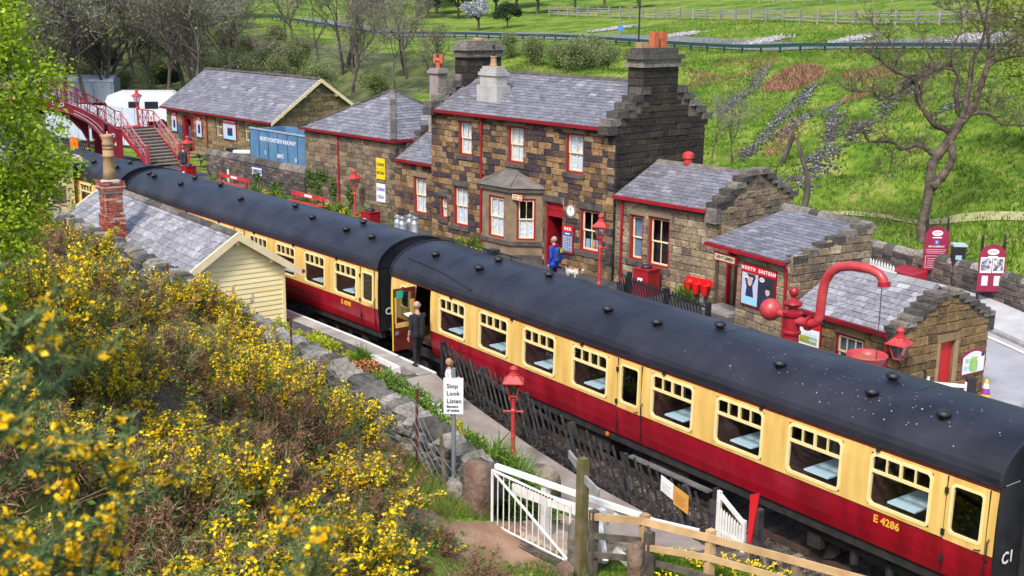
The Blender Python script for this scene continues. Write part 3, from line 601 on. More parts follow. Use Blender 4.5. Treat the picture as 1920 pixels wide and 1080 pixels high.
def ring(B, x0, z0, x1, z1, wd, r, yo, yi, outer_r=None):
    """rounded frame, its outline proud of the side and a reveal going in"""
    o = rrect(x0, z0, x1, z1, outer_r or r + wd*.6); i = rrect(x0 + wd, z0 + wd, x1 - wd, z1 - wd, r); n = len(o)
    for k in range(n):
        j = (k + 1) % n
        B.face((o[k][0], py(o[k][1]) - yo, o[k][1]), (i[k][0], py(i[k][1]) - yo, i[k][1]), (i[j][0], py(i[j][1]) - yo, i[j][1]), (o[j][0], py(o[j][1]) - yo, o[j][1]))
        B.face((o[j][0], py(o[j][1]) - yo, o[j][1]), (o[j][0], py(o[j][1]) + .004, o[j][1]), (o[k][0], py(o[k][1]) + .004, o[k][1]), (o[k][0], py(o[k][1]) - yo, o[k][1]))
        B.face((i[k][0], py(i[k][1]) - yo, i[k][1]), (i[k][0], py(i[k][1]) + yi, i[k][1]), (i[j][0], py(i[j][1]) + yi, i[j][1]), (i[j][0], py(i[j][1]) - yo, i[j][1]))
    return i
def big_window(t, x0, w=1.28, vents=True):
    x1 = x0 + w; B = MB(); i = ring(B, x0 - .012, ZB0 - .012, x1 + .012, ZT0 + .012, .06, .085, .014, .04)
    zt = 2.455; a, b = x0 + .048, x1 - .048
    B.box(a, b, -.004, .045, zt - .026, zt + .026)
    for f_, wd in ((.25, .022), (.5, .05), (.75, .022)): c = a + (b - a)*f_; B.box(c - wd/2, c + wd/2, -.002, .043, zt + .026, ZT0 - .05)
    fr = B.obj('window', FRAMECREAM, t)
    B = MB(); B.face(*[(q[0], py(q[1]) + .03, q[1]) for q in i[::-1]][::-1]); B.obj('pane', GLASS, fr)
    return fr
def coach_door(t, x0, w, zwin=(1.86, 2.74), red=True):
    """closed slam door: leaf, droplight, hinges, handle, grab rail"""
    x1 = x0 + w; cxm = (x0 + x1)/2; wa, wb = cxm - .3, cxm + .3
    B = MB(); side_panel(B, x1, ZW, 2.86, [(wa, zwin[0], wb, zwin[1])], .008, x0=x0); B.m = 1; side_panel(B, x1, 1.06, ZW, [], .008, x0=x0)
    B.m = 2; B.box(x0 - .012, x0, py(1.7) - .006, .02, 1.1, 2.86); B.box(x1, x1 + .012, py(1.7) - .006, .02, 1.1, 2.86)
    d = B.obj('door', [COACHCREAM, COACHRED, BLACK], t)
    B = MB(); i = ring(B, wa - .02, zwin[0] - .02, wb + .02, zwin[1] + .02, .05, .06, .016, .04); B.obj('window_frame', FRAMECREAM, d)
    B = MB(); B.face(*[(q[0], py(q[1]) + .03, q[1]) for q in i]); B.obj('pane', DGLASS, d)
    for z in (1.35, 1.85, 2.6):
        B = MB(); B.box(x0 - .03, x0 + .03, py(z) - .045, py(z), z - .05, z + .05); B.obj('hinge', BLACK, d)
    B = MB(); B.tube([(x1 + .07, -.01, 1.62), (x1 + .07, -.06, 1.66), (x1 + .07, -.06, 1.98), (x1 + .07, -.01, 2.02)], .014, 6); B.obj('grab_rail', BLACK, d)
    B = MB(); B.tube([(x1 - .07, -.01, 1.78), (x1 - .07, -.05, 1.78), (x1 - .17, -.05, 1.76)], .012, 6); B.obj('handle', BLACK, d)
    return d
def roofz(y): return 2.95 + .82*math.sqrt(max(0, 1 - ((1.41 - y)/1.39)**2))
VENT = None
def roof_vent(t, x, y):
    global VENT
    if VENT is None:
        B = MB(); B.lathe([(.08, -.06), (.08, .02), (.125, .03), (.135, .05), (.125, .085), (.09, .115), (.045, .13), (.0, .134)], 14); VENT = B.mesh('roof_vent', BLACK, True)
    o = link('roof_vent', VENT, t); o.location = (x, y, roofz(y) + .02); return o
def make_coach(label, loc, rz, L, wins, doors, vents, number=None, number_x=0, open_door=None, small=(), detail=True):
    t = thing('passenger_coach', label, 'railway coach', loc, rz, 'coaches of the train')
    wh = [(x, ZB0, x + 1.28, ZT0) for x in wins]; dh = [((x + x + w)/2 - .31, 1.85, (x + x + w)/2 + .31, 2.75) for x, w in doors]
    oh = [(open_door[0], 1.0, open_door[0] + open_door[1], 2.86)] if open_door else []; sh = [(a, 2.1, b, 2.72) for a, b in small]
    B = MB(); side_panel(B, L, ZW, 2.93, wh + dh + oh + sh); side_panel(B, L, ZW, 2.93, [], far=True) if False else None
    B.obj('upper_panel', COACHCREAM, t)
    B = MB(); side_panel(B, L, ZW, 2.93, wh + dh, far=True); B.obj('far_upper_panel', COACHCREAM, t)
    B = MB(); side_panel(B, L, 1.02, ZW, oh); B.obj('lower_panel', COACHRED, t)
    B = MB(); side_panel(B, L, 1.02, ZW, [], far=True); B.obj('far_lower_panel', COACHRED, t)
    # lining: red cantrail band, gold and black lines
    B = MB(); side_panel(B, L, 2.878, 2.93, [], .004); B.obj('cantrail_band', mat('cantrail_red', (0.5, 0.03, 0.02), rough=0.4), t)
    B = MB(); side_panel(B, L, 2.862, 2.876, oh, .004); B.m = 1; side_panel(B, L, ZW + .012, ZW + .024, oh, .004); B.m = 0; side_panel(B, L, ZW - .008, ZW + .011, oh, .004); B.obj('lining', [BLACK, GOLD], t)
    # roof with seams and gutter
    B = MB(); n = 22; ts = [math.pi*k/n for k in range(n + 1)]; P = lambda x, a, e=0: (x, 1.41 - (1.39 + e)*math.cos(a), 2.95 + (.82 + e)*math.sin(a))
    xs = [0, .25] + [L*k/8 for k in range(1, 8)] + [L - .25, L]
    for a, b in zip(xs, xs[1:]):
        for c, d in zip(ts, ts[1:]): B.face(P(a, c), P(b, c), P(b, d), P(a, d))
    for x in (0, L): B.face(*([P(x, a) for a in ts] if x == 0 else [P(x, a) for a in ts[::-1]]))
    rf = B.obj('roof', ROOFGREY, t); smooth_by_angle(rf, 40)
    for x in [L*k/8 for k in range(1, 8)]:
        B = MB()
        for c, d in zip(ts, ts[1:]): B.face(P(x - .02, c, .004), P(x + .02, c, .004), P(x + .02, d, .004), P(x - .02, d, .004))
        B.obj('roof_seam', ROOFGREY, rf)
    B = MB(); B.box(0, L, -.015, .03, 2.932, 2.962); B.box(0, L, 2.79, 2.835, 2.932, 2.962); B.obj('gutter', BLACK, t)
    for x, y in vents: roof_vent(t, x, y)
    # ends and gangways
    for x, s in ((0, -1), (L, 1)):
        B = MB(); prof = [(py(z), z) for z in [q[0] for q in PROF]] + [(2.82 - py(z), z) for z in [q[0] for q in PROF][::-1]]
        pts = [(x + s*.001, y, z) for y, z in prof]; B.face(*pts)
        B.box(x + (0 if s > 0 else -.025), x + (.025 if s > 0 else 0), py(2.9) - .012, .05, 1.02, 2.93)
        B.tube([P(x + s*.01, a, .012) for a in ts], .03, 4)
        B.obj('end_panel', BLACK, t)
        B = MB(); B.box(min(x, x + s*.36), max(x, x + s*.36), .88, 1.94, 1.05, 3.32); B.obj('gangway', UNDER, t)
        B = MB()
        for yy in (.45, 2.37): B.lathe([(.06, 0), (.06, .01)], 6, (0, 0, 0)); B.tube([(x, yy, 1.05), (x + s*.3, yy, 1.05)], .07, 8); B.tube([(x + s*.3, yy, 1.05), (x + s*.34, yy, 1.05)], .2, 12)
        B.obj('buffers', UNDER, t)
    # underframe, bogies
    B = MB(); B.box(.1, L - .1, .2, 2.62, .85, 1.015); B.box(.05, L - .05, .16, .3, .8, 1.03); B.obj('underframe', UNDER, t)
    for x, w in ((L*.40, 1.7), (L*.56, 1.2), (L*.3, .7)):
        B = MB(); B.box(x, x + w, .3, .95, .38, .86); B.obj('battery_box', UNDER, t)
    for xb in (2.6, L - 2.6):
        B = MB(); B.box(xb - 1.9, xb + 1.9, .42, .54, .5, .72); B.box(xb - 1.9, xb + 1.9, 2.28, 2.4, .5, .72); B.box(xb - .25, xb + .25, .5, 2.3, .4, .7)
        for s in (-1.3, 1.3): B.box(xb + s - .16, xb + s + .16, .34, .5, .3, .6)
        for s in (-.4, .4): B.tube([(xb + s, .44, .3), (xb + s, .44, .62)], .09, 8)
        bg_ = B.obj('bogie', UNDER, t)
        for s in (-1.3, 1.3):
            for yy in (.62, 2.1):
                B = MB(); B.tube([(xb + s, yy, .46), (xb + s, yy + .12, .46)], .46, 20); B.obj('wheel', UNDER, bg_)
    # interior
    B = MB(); B.box(.1, L - .1, .12, 2.7, 1.2, 1.24); B.box(.1, L - .1, 2.66, 2.7, 1.24, 1.75); B.box(.1, L - .1, .08, 2.7, 2.88, 2.92); B.obj('interior', WOODRED if False else mat('interior_lining', (0.06, 0.03, 0.022), (0.09, 0.045, 0.03), rough=0.6), t)
    for k, x in enumerate(wins):
        big_window(t, x)
        B = MB(); B.box(x + .36, x + .94, .09, 1.0, 1.91, 1.94); B.obj('table', TABLE, t)
        for sx in (x - .22, x + 1.1):
            B = MB(); B.box(sx, sx + .3, .1, 1.08, 1.24, 1.62); B.box(sx + .1, sx + .2, .1, 1.08, 1.62, 2.32); B.obj('seat', SEAT, t)
        if detail:
            B = MB(); B.lathe([(.07, 0), (.03, .1)], 8, (x + .64, 2.55, 2.3)); B.obj('lamp_shade', RED, t)
    for x, w in doors: coach_door(t, x, w)
    for a, z0, b, z1 in wh + dh: B = MB(); B.face((a, 2.8, z0), (b, 2.8, z0), (b, 2.8, z1), (a, 2.8, z1)); B.obj('far_pane', DGLASS, t)
    for a, b in small:
        B = MB(); i = ring(B, a - .02, 2.08, b + .02, 2.74, .05, .06, .014, .04); fr = B.obj('window', FRAMECREAM, t)
        B = MB(); B.face(*[(q[0], py(q[1]) + .02, q[1]) for q in i]); B.obj('pane', DGLASS, fr)
    for x in [L*k/7 + .4 for k in range(1, 7)]:
        B = MB(); B.box(x - .03, x + .03, -.03, .03, 2.84, 2.95); B.obj('lamp_bracket', BLACK, t)
    if number: text(t, number, .2, frame((number_x, .012 - .012, 1.57), (1, 0, 0), (0, 0, 1)), GOLD, ax='LEFT', bold=.006)
    text(t, 'C1', .3, frame((L + .034, .42, 1.62), (0, 1, 0), (0, 0, 1)), WHITEINK, bold=.006)
    return t
c2w = [2.56, 4.48, 6.41, 8.34, 11.08, 13.01, 14.93, 16.84]
coach2 = make_coach('crimson and cream coach with an open door, nearest to the camera', (0, 0, 0), 0, 19.35, c2w, [(9.98, .78), (18.42, .78)],
    [(1.4, .64), (3.56, .64), (3.5, 1.33), (5.73, 1.33), (8.88, .6), (10.48, .66), (11.79, 1.3), (14.13, .57), (16.33, .58), (16.26, 1.28), (17.84, .58)], 'E 4286', 17.0, open_door=(1.36, .76), small=[(.55, 1.0)])
# open door leaf, standing square to the side
hx, lw = 1.37, .74
B = MB(); B.box(hx - .045, hx, -lw, -.005, 1.06, 1.83); B.box(hx - .045, hx, -lw, -.005, 2.72, 2.84); B.box(hx - .045, hx, -lw, -lw + .1, 1.83, 2.72); B.box(hx - .045, hx, -.12, -.005, 1.83, 2.72)
B.m = 1; B.box(hx + .001, hx + .012, -lw + .07, -.05, 1.72, 1.86); B.box(hx + .001, hx + .012, -.2, -.05, 1.86, 2.5); B.box(hx + .001, hx + .012, -lw + .05, -lw + .1, 1.86, 2.6)
B.m = 2; B.box(hx - .05, hx + .004, -lw - .006, -lw, 1.06, 2.84)
dl = B.obj('door', [WOODRED, COACHCREAM, mat('door_edge_yellow', (0.75, 0.55, 0.03), rough=.5)], coach2, label='open brown-backed carriage door')
B = MB(); B.box(hx - .03, hx - .022, -lw + .1, -.12, 1.83, 2.72); B.obj('pane', DGLASS, dl)
B = MB(); B.box(hx + .002, hx + .008, -lw + .1, -lw + .32, 2.58, 2.78); B.obj('notice', mat('green_notice', (0.02, 0.4, 0.25), rough=.5), dl)
B = MB(); B.box(hx + .002, hx + .03, -lw + .06, -lw + .16, 1.52, 1.62); B.obj('lock', GREYSTEEL, dl)
# roof rain strip and the pipe run near the left end
B = MB(); pts = []
for k in range(13):
    f_ = k/12; x = .5 + 3.5*f_; a = math.radians(38 - 19*f_**2); pts.append((x, 1.41 - 1.4*math.cos(a), 2.95 + .835*math.sin(a)))
B.tube(pts, .028, 5); B.obj('rain_strip', BLACK, coach2)
B = MB(); B.tube([(.3, 1.9, roofz(1.9) + .1), (3.4, 2.0, roofz(2.0) + .1)], .02, 5); B.tube([(.3, 2.15, roofz(2.15) + .09), (3.4, 2.2, roofz(2.2) + .09)], .02, 5)
for x in (.4, 1.2, 2.0, 2.8, 3.3): B.tube([(x, 1.92, roofz(1.92)), (x, 1.92, roofz(1.92) + .12)], .015, 4)
B.box(2.2, 2.5, 1.85, 2.1, roofz(1.95), roofz(1.95) + .14); B.obj('roof_pipe', BLACK, coach2)
B = MB(); B.box(9.62, 9.7, -.0, .04, .93, 1.0); B.obj('side_light', ORANGE, coach2)
B = MB(); B.box(10.4, 12.9, .0, .16, .62, .66); B.obj('footboard', mat('footboard_timber', (0.1, 0.09, 0.085), (0.16, 0.15, 0.15), rough=.8), coach2)
coach1 = make_coach('crimson and cream coach beyond the open door, second in the train', (-19.63, -1.03, 0), 3.06, 18.92, [x*.978 for x in c2w], [(17.98, .76), (9.72, .74)],
    [(.75, .72), (1.4, .64), (4.0, .62), (3.75, 1.34), (6.0, 1.35), (8.9, .7), (12.0, 1.2), (13.9, .75), (16.2, .62), (16.1, 1.33), (17.7, .6)], 'E 4098', 16.85, small=[(.5, 1.15)])
coach0 = make_coach('crimson and cream coach passing beneath the footbridge behind the tree', (-39.2, -3.12, 0), 6.1, 18.9, [2.6, 4.5, 6.4, 8.3, 11, 13, 15], [(17.9, .78)],
    [(17.5, .62), (17.4, 1.3), (15.2, .62), (15, 1.3), (12.9, .65), (10.5, 1.3), (8.0, .62), (5.0, 1.3)], detail=False)

# bird droppings on the roof
rg_ = np.random.default_rng(6); q = []
for k in range(150):
    x = rg_.normal(16.0, 1.9) if k < 190 else rg_.uniform(2, 19); y = rg_.uniform(.12, 1.3); s_ = rg_.uniform(.003, .011)*(1 if k % 12 else 1.8)
    if not .3 < x < 19.1: continue
    z = roofz(y) + .004; dy = .01; dz = (roofz(y + dy) - roofz(y - dy))/(2*dy); a = rg_.uniform(.7, 1.8)
    q += [(x - s_, y - s_*a*.6, z - dz*s_*a*.6), (x + s_, y - s_*a*.6, z - dz*s_*a*.6), (x + s_*.7, y + s_*a*.6, z + dz*s_*a*.6), (x - s_*.7, y + s_*a*.6, z + dz*s_*a*.6)]
cloud('bird_droppings', q, 4, mat('dropping_white', (.4, .42, .47), rough=.8), coach2, kind='stuff')
# ---------------------------------------------------------------- buildings
def building(name, label, cat, x, y, z, rz): return thing(name, label, cat, (x, y, z), rz)
def sash(t, F, xa, za, xb, zb, cols=2, rows=2, curtain=0.0, jamb=True, sill=True, rec=.1, curtain_mat=None, frame_mat=None, red=.07, sillmat=None):
    """sash window set back in its opening: red surround, cream sashes, panes, curtain"""
    fm = frame_mat or CREAM
    Pt = lambda x, y, z: F @ Vector((x, y, z))
    def bx(B, x0, x1, y0, y1, z0, z1): B.hexa([Pt(x0, y0, z0), Pt(x1, y0, z0), Pt(x1, y1, z0), Pt(x0, y1, z0), Pt(x0, y0, z1), Pt(x1, y0, z1), Pt(x1, y1, z1), Pt(x0, y1, z1)])
    B = MB(); r_ = red
    if jamb:
        bx(B, xa + .004, xa + r_, .03, .19, za + .004, zb - .004); bx(B, xb - r_, xb - .004, .03, .19, za + .004, zb - .004); bx(B, xa + r_, xb - r_, .03, .19, zb - r_, zb - .004); bx(B, xa + r_, xb - r_, .02, .19, za + .004, za + r_)
    w = B.obj('window', RED, t) if jamb else None
    a, b, c, d = (xa + r_, xb - r_, za + r_, zb - r_) if jamb else (xa + .01, xb - .01, za + .01, zb - .01)
    B = MB(); mz = (c + d)/2 if rows == 2 else None; s = .05
    for (z0, z1, yy) in (((c, mz + .02, rec + .03), (mz - .02, d, rec)) if rows == 2 else ((c, d, rec),)):
        bx(B, a, a + s, yy, yy + .04, z0, z1); bx(B, b - s, b, yy, yy + .04, z0, z1); bx(B, a + s, b - s, yy, yy + .04, z0, z0 + s); bx(B, a + s, b - s, yy, yy + .04, z1 - s, z1)
        for k in range(1, cols): x = a + (b - a)*k/cols; bx(B, x - .013, x + .013, yy + .004, yy + .036, z0 + s, z1 - s)
    sa = B.obj('sash' if w else 'window', fm, w or t)
    P_ = w or sa
    for k in range(cols):
        for (z0, z1, yy) in (((c + s, mz, rec + .05), (mz, d - s, rec + .02)) if rows == 2 else ((c + s, d - s, rec + .02),)):
            x0 = a + s*.5 + (b - a - s)*k/cols; x1 = a + s*.5 + (b - a - s)*(k + 1)/cols
            B = MB(); B.face(Pt(x0, yy, z0), Pt(x1, yy, z0), Pt(x1, yy, z1), Pt(x0, yy, z1)); B.obj('pane', GLASS, P_)
    if curtain:
        B = MB(); n = 10; z1 = c + (d - c)*abs(curtain)
        for k in range(n): x0 = a + (b - a)*k/n; x1 = a + (b - a)*(k+1)/n; y0 = rec + .075 + .012*(k % 2); y1 = rec + .075 + .012*((k + 1) % 2); B.face(Pt(x0, y0, c), Pt(x1, y1, c), Pt(x1, y1, z1), Pt(x0, y0, z1))
        B.obj('curtain', curtain_mat or CURTAIN, P_)
    if sill:
        B = MB(); bx(B, xa - .12, xb + .12, -.09, .03, za - .17, za - .003); B.obj('sill', sillmat or DARKSTONE, P_)
    return P_
def box_obj(name, m_, t, *bs, **kw):
    B = MB()
    for q in bs: B.box(*q)
    return B.obj(name, m_, t, **kw)
def ftube(name, m_, t, pts, r, n=8, **kw):
    B = MB(); B.tube(pts, r, n); return B.obj(name, m_, t, smooth=False, **kw)
def crowsteps(t, x0, x1, ys, zs, n, run, rise, back=None, mats=None, thick=None, seed=1, over=.06):
    """stepped parapet stones up from y=ys; mirrored about 'back' centre; also the stepped wall behind them"""
    B = MB(); r = random.Random(seed); sides = [1] if back is None else [1, -1]; yc = back
    for s in sides:
        for k in range(n):
            y = ys + k*run; z = zs + k*rise
            y0, y1 = y - .05, y + run + .12
            if s < 0: y0, y1 = 2*yc - y1, 2*yc - y0
            j = lambda: r.uniform(-.015, .015)
            b = MB(); b.hexa([(x0 - over + j(), y0 + j(), z - rise + .01), (x1 + over + j(), y0 + j(), z - rise + .01), (x1 + over + j(), y1, z - rise + .01), (x0 - over, y1, z - rise + .01), (x0 - over + j(), y0 + j(), z + j()), (x1 + over + j(), y0 + j(), z + j()), (x1 + over, y1, z), (x0 - over, y1, z)])
            b.obj('crow_step', COPING, t)
def stone_building_core(t, x0, x1, y0, y1, z1, gables=(), ridge=None, inset=.3):
    """dark room inside; walls are set round it"""
    box_obj('interior', DARK, t, (x0 + inset, x1 - inset, y0 + inset + .12, y1 - .05, -.3, z1 - .1))
def roof_plane(t, name, o, ex, up, W, Ln, sw, expo, slm, seed, base=.06, clip=None, limit=300):
    ex = Vector(ex).normalized(); up = Vector(up).normalized(); n = ex.cross(up); o = Vector(o)
    B = MB()
    if clip:
        a0, b0 = clip(0); a1, b1 = clip(Ln); pts = [o + ex*a0, o + ex*b0, o + ex*b1 + up*Ln, o + ex*a1 + up*Ln]
    else: pts = [o, o + ex*W, o + ex*W + up*Ln, o + up*Ln]
    B.prism([q - n*base for q in pts], n*(base - .004)); r_ = B.obj(name, slm, t)
    pieces('slate', slate_entries(o, ex, up, W, Ln, sw, expo, seed, clip), SLATES, slm, r_, limit)
    return r_
def chimney_pot(t, x, y, z, m_, h=.45, r=.14, square=False):
    B = MB()
    if square: B.lathe([(r*1.35, 0), (r*1.3, h), (r*1.0, h), (r*.95, h - .12)], 4, (x, y, z), math.pi/4)
    else: B.lathe([(r*1.15, 0), (r*1.2, .06), (r, .1), (r*.85, h - .08), (r*1.05, h - .06), (r*1.05, h), (r*.8, h), (r*.75, h - .1)], 14, (x, y, z))
    return B.obj('chimney_pot', m_, t)
# ================= main house
HL, HD, HE = 10.5, 4.95, 5.55
house = building('station_house', 'two storey sandstone station house with bay window, crow stepped gables and slate roof', 'station house', -13.2, 9.86, PZ, 5.74)
HOLES = [(1.78, 3.78, 2.62, 5.17), (4.8, 3.77, 5.72, 5.2), (8.02, 3.72, 8.94, 5.19), (.55, .98, 1.03, 1.91), (1.45, .82, 2.38, 2.47), (6.98, 0, 7.93, 2.5), (8.85, .87, 9.83, 2.46)]
F0 = wframe((0, 0, 0), (1, 0, 0)); FG = wframe((HL, 0, 0), (0, 1, 0)); FL = wframe((0, HD, 0), (0, -1, 0))
gtop = lambda y: 5.62 + 1.42*(1 - abs(y - HD/2)/(HD/2))
B = MB(); wall_face(B, F0, HL, HE, HOLES, z0=-.3)
B.face(*[(HL, y, z) for y, z in ((0, -.3), (HD, -.3), (HD, 5.62), (HD/2, 7.05), (0, 5.62))]); B.face(*[(0, y, z) for y, z in ((HD, -.3), (0, -.3), (0, 5.62), (HD/2, 7.05), (HD, 5.62))])
B.face((HL, HD, -.3), (0, HD, -.3), (0, HD, HE), (HL, HD, HE)); B.face((0.02, .02, HE), (HL - .02, .02, HE), (HL - .02, HD, HE), (.02, HD, HE))
hw = B.obj('wall', MORTAR, house)
box_obj('interior', DARK, house, (.3, 6.5, .45, HD - .1, -.3, 2.62), (6.55, HL - .3, 1.6, HD - .1, -.3, 2.62), (8.1, HL - .3, .55, 1.6, -.3, 2.62), (.3, HL - .3, .45, HD - .1, 3.3, HE - .1))
ent = stone_entries(F0, HL - .3, 5.28, .225, .22, .62, [(a - .02, b - (.17 if b > .2 else 0), c + .02, d + .26) for a, b, c, d in HOLES] + [(3.3, -1, 6.85, 3.15)], seed=4, chj=.16)
quo = []
for k in range(20):   # quoins at both corners
    z = k*.275; w = .5 if k % 2 else .32
    if z + .27 < 5.3: quo += [F0 @ Matrix.Translation((HL - w/2 + .01, -.005, z + .13)) @ Matrix.Diagonal((w, 1.15, .262, 1))]
ent = [e for e in ent] + [F0 @ Matrix.Translation((x + .35, 0, 5.41)) @ Matrix.Diagonal((.69, .8, .24, 1)) for x in np.arange(0, HL - .5, .7)]
ent += [q for q in quo if not any((q.translation - e.translation).length < .2 for e in ent)]
pieces('stone', ent, BLOCKS, STONE, hw, 300)
gent = stone_entries(FG, HD, 7.0, .25, .3, .8, [], top=gtop, seed=9, chj=.12)
gwl = MB(); gwl.box(HL - .3, HL - .01, .02, HD - .02, -.3, 5.5); gw = gwl.obj('wall', MORTARDK, house)
pieces('stone', gent, BLOCKS, GABLE, gw, 200)
# lintels
for a, b, c, d in HOLES:
    box_obj('lintel', DARKSTONE if d < 3 else DRESSED, house, (a - .16, c + .16, -.045, .06, d + .003, d + .25))
cur = [.97, .97, .97, .9, .95, None, 0]
for i, (a, b, c, d) in enumerate(HOLES):
    if i == 5: continue
    sash(house, F0, a, b, c, d, 1 if i == 3 else 2, 2, cur[i] or 0)
# framed notices stuck inside the right-hand window
for k, cm in enumerate(((0.35, .55, .75), (.75, .45, .3), (.3, .5, .75))):
    box_obj('window_notice', mat('notice_%d' % k, cm, tuple(q*.6 for q in cm), scale=9), house, (8.98 + k*.26, 9.2 + k*.26, .2, .21, .97, 1.32))
# doorway
B = MB(); B.box(6.985, 7.06, .05, .3, 0, 2.49); B.box(7.85, 7.925, .05, .3, 0, 2.49); B.box(7.06, 7.85, .08, .3, 1.98, 2.49); B.box(7.06, 7.85, .05, .1, 1.94, 2.0); B.box(7.06, 7.85, .06, .1, 2.2, 2.24); B.obj('door_frame', RED, house)
for k in range(5): box_obj('door_board', DKRED, house, (7.068 + .0*k, 7.085, .3 + k*.2, .495 + k*.2, .02, 1.93))
# bay window
bay = [(3.42, 0), (4.32, -.9), (5.92, -.9), (6.84, 0)]
B = MB(); B.prism([(x, y, -.3) for x, y in bay], (0, 0, 1.02)); o = B.obj('bay_base', DRESSED, house)
B = MB()
off = lambda d: [(3.42 - d*1.6, 0), (4.32 - d*.6, -.9 - d), (5.92 + d*.6, -.9 - d), (6.84 + d*1.6, 0)]
B.prism([(x, y, .722) for x, y in off(.07)], (0, 0, .16)); B.prism([(x, y, 2.78) for x, y in off(.09)], (0, 0, .17)); B.prism([(x, y, .0) for x, y in off(.05)], (0, 0, .35)); B.obj('bay_moulding', DARKSTONE, house)
B = MB(); ap = [(4.75, -.02, 3.5), (5.45, -.02, 3.5)]; o4 = [(x, y, 2.953) for x, y in off(.14)]
B.face(o4[0], o4[1], ap[0]); B.face(o4[1], o4[2], ap[1], ap[0]); B.face(o4[2], o4[3], ap[1]); B.face(*o4[::-1])
for a, b in ((o4[1], ap[0]), (o4[2], ap[1]), (ap[0], ap[1])): B.bar(a, b, .09, .06)
B.obj('bay_roof', mat('stone_slab_roof', (0.1, 0.09, 0.08), (0.17, 0.15, 0.135), rough=.85, scale=3, bump=.05), house)
bayw = MB()
for (x0, y0), (x1, y1) in zip(bay, bay[1:]):
    ex = Vector((x1 - x0, y1 - y0, 0)); W = ex.length; Fb = wframe((x0, y0, 0), ex)
    hs = [(.28, .92, W - .28, 2.55)] if W < 1.4 else [(.38, .92, W - .3, 2.55)]
    wall_face(bayw, Fb, W, 2.785, hs, z0=.88, depth=.16); sash(house, Fb, *hs[0], 2, 2, .5 if W < 1.4 else .97, sill=False, rec=.06)
bayw.obj('bay_wall', DRESSED, house)
B = MB(); B.prism([(3.8, .0, .9), (4.5, -.62, .9), (5.7, -.62, .9), (6.4, .0, .9)], (0, 0, 1.85)); B.obj('interior', DARK, house)
# roof
sl_ = math.hypot(HD/2 + .15, 1.5)
roof_plane(house, 'roof', (.42, -.17, 5.53), (1, 0, 0), (0, HD/2 + .17, 1.53), 9.65, sl_, .37, .185, SLATE, 11)
B = MB(); B.face((.42, HD/2, 7.05), (10.07, HD/2, 7.05), (10.07, HD + .1, 5.5), (.42, HD + .1, 5.5)); B.obj('back_roof', SLATE, house)
for k in range(17):
    b = MB(); x = .45 + k*.565; b.prism([(x, HD/2 - .17, 7.0), (x, HD/2, 7.13), (x, HD/2 + .17, 7.0)], (.55, 0, 0)); b.obj('ridge_tile', DARKSTONE, house)
B = MB(); B.box(.38, 10.05, -.3, -.17, 5.42, 5.54); B.box(.38, 10.05, -.17, -.0, 5.42, 5.46); B.obj('gutter', DKRED, house)
ftube('downpipe', RED, house, [(3.3, -.24, 5.45), (3.3, -.1, 5.25), (3.3, -.1, .02)], .05, 8)
# crow steps and gable chimneys
for x0, x1 in ((10.08, 10.52), (-.02, .4)):
    crowsteps(house, x0, x1, -.32, 5.86, 5, .385, .265, HD/2, seed=int(x0) + 2)
    B = MB()
    for k in range(5):
        for s in (1, -1):
            y0, y1 = -.2 + k*.385, HD/2
            if s < 0: y0, y1 = HD - y1, HD - y0
            B.box(x0 + .03 + k*.002, x1 - .03 - k*.002, y0, y1, 5.4, 5.6 + k*.265)
    B.obj('gable_parapet', MORTARDK, house)
    B = MB(); B.box(x0 - .05, x1 + .06, -.42, .02, 5.3, 5.585); B.obj('kneeler', COPING, house)
    ca, cb = (9.82, 10.53) if x0 > 5 else (-.03, .68)
    B = MB(); B.box(ca + .02, cb - .02, 1.32, 3.28, 6.3, 7.62); ch = B.obj('chimney', MORTARDK, house)
    ce = []
    for k in range(5):
        z = 6.45 + k*.26
        for j in range(3 + (k % 2)):
            w = (1.96/(3 + (k % 2))); ce.append(wframe((cb - .02, 1.3 + w*(j + .5), z + .12), (0, 1, 0)) @ Matrix.Diagonal((w - .015, .8, .25, 1)))
        for j in range(1 + k % 2): w = .7/(1 + k % 2); ce.append(wframe((ca + w*(j + .5), 1.32, z + .12), (1, 0, 0)) @ Matrix.Diagonal((w - .01, .8, .25, 1)))
    pieces('stone', ce, BLOCKS, GABLE, ch)
    B = MB(); B.box(ca - .1, cb + .1, 1.2, 3.4, 7.62, 7.74); B.box(ca - .04, cb + .04, 1.26, 3.34, 7.743, 7.9); B.box(ca - .14, cb + .14, 1.16, 3.44, 7.903, 8.06); B.box(ca + .03, cb - .03, 1.34, 3.26, 8.063, 8.3); B.obj('chimney_cap', COPING, ch)
    if x0 > 5:
        chimney_pot(ch, 10.17, 1.6, 8.3, BUFF, .2, .17, True); chimney_pot(ch, 10.17, 2.25, 8.3, TERRA, .55, .14, True); chimney_pot(ch, 10.17, 2.7, 8.3, TERRA, .55, .14, True)
        ftube('aerial_pole', BLACK, house, [(10.1, 1.5, 6.9), (10.1, 1.5, 10.4)], .03, 6)
    else: chimney_pot(ch, .3, 2.3, 8.3, BUFF, .12, .2)
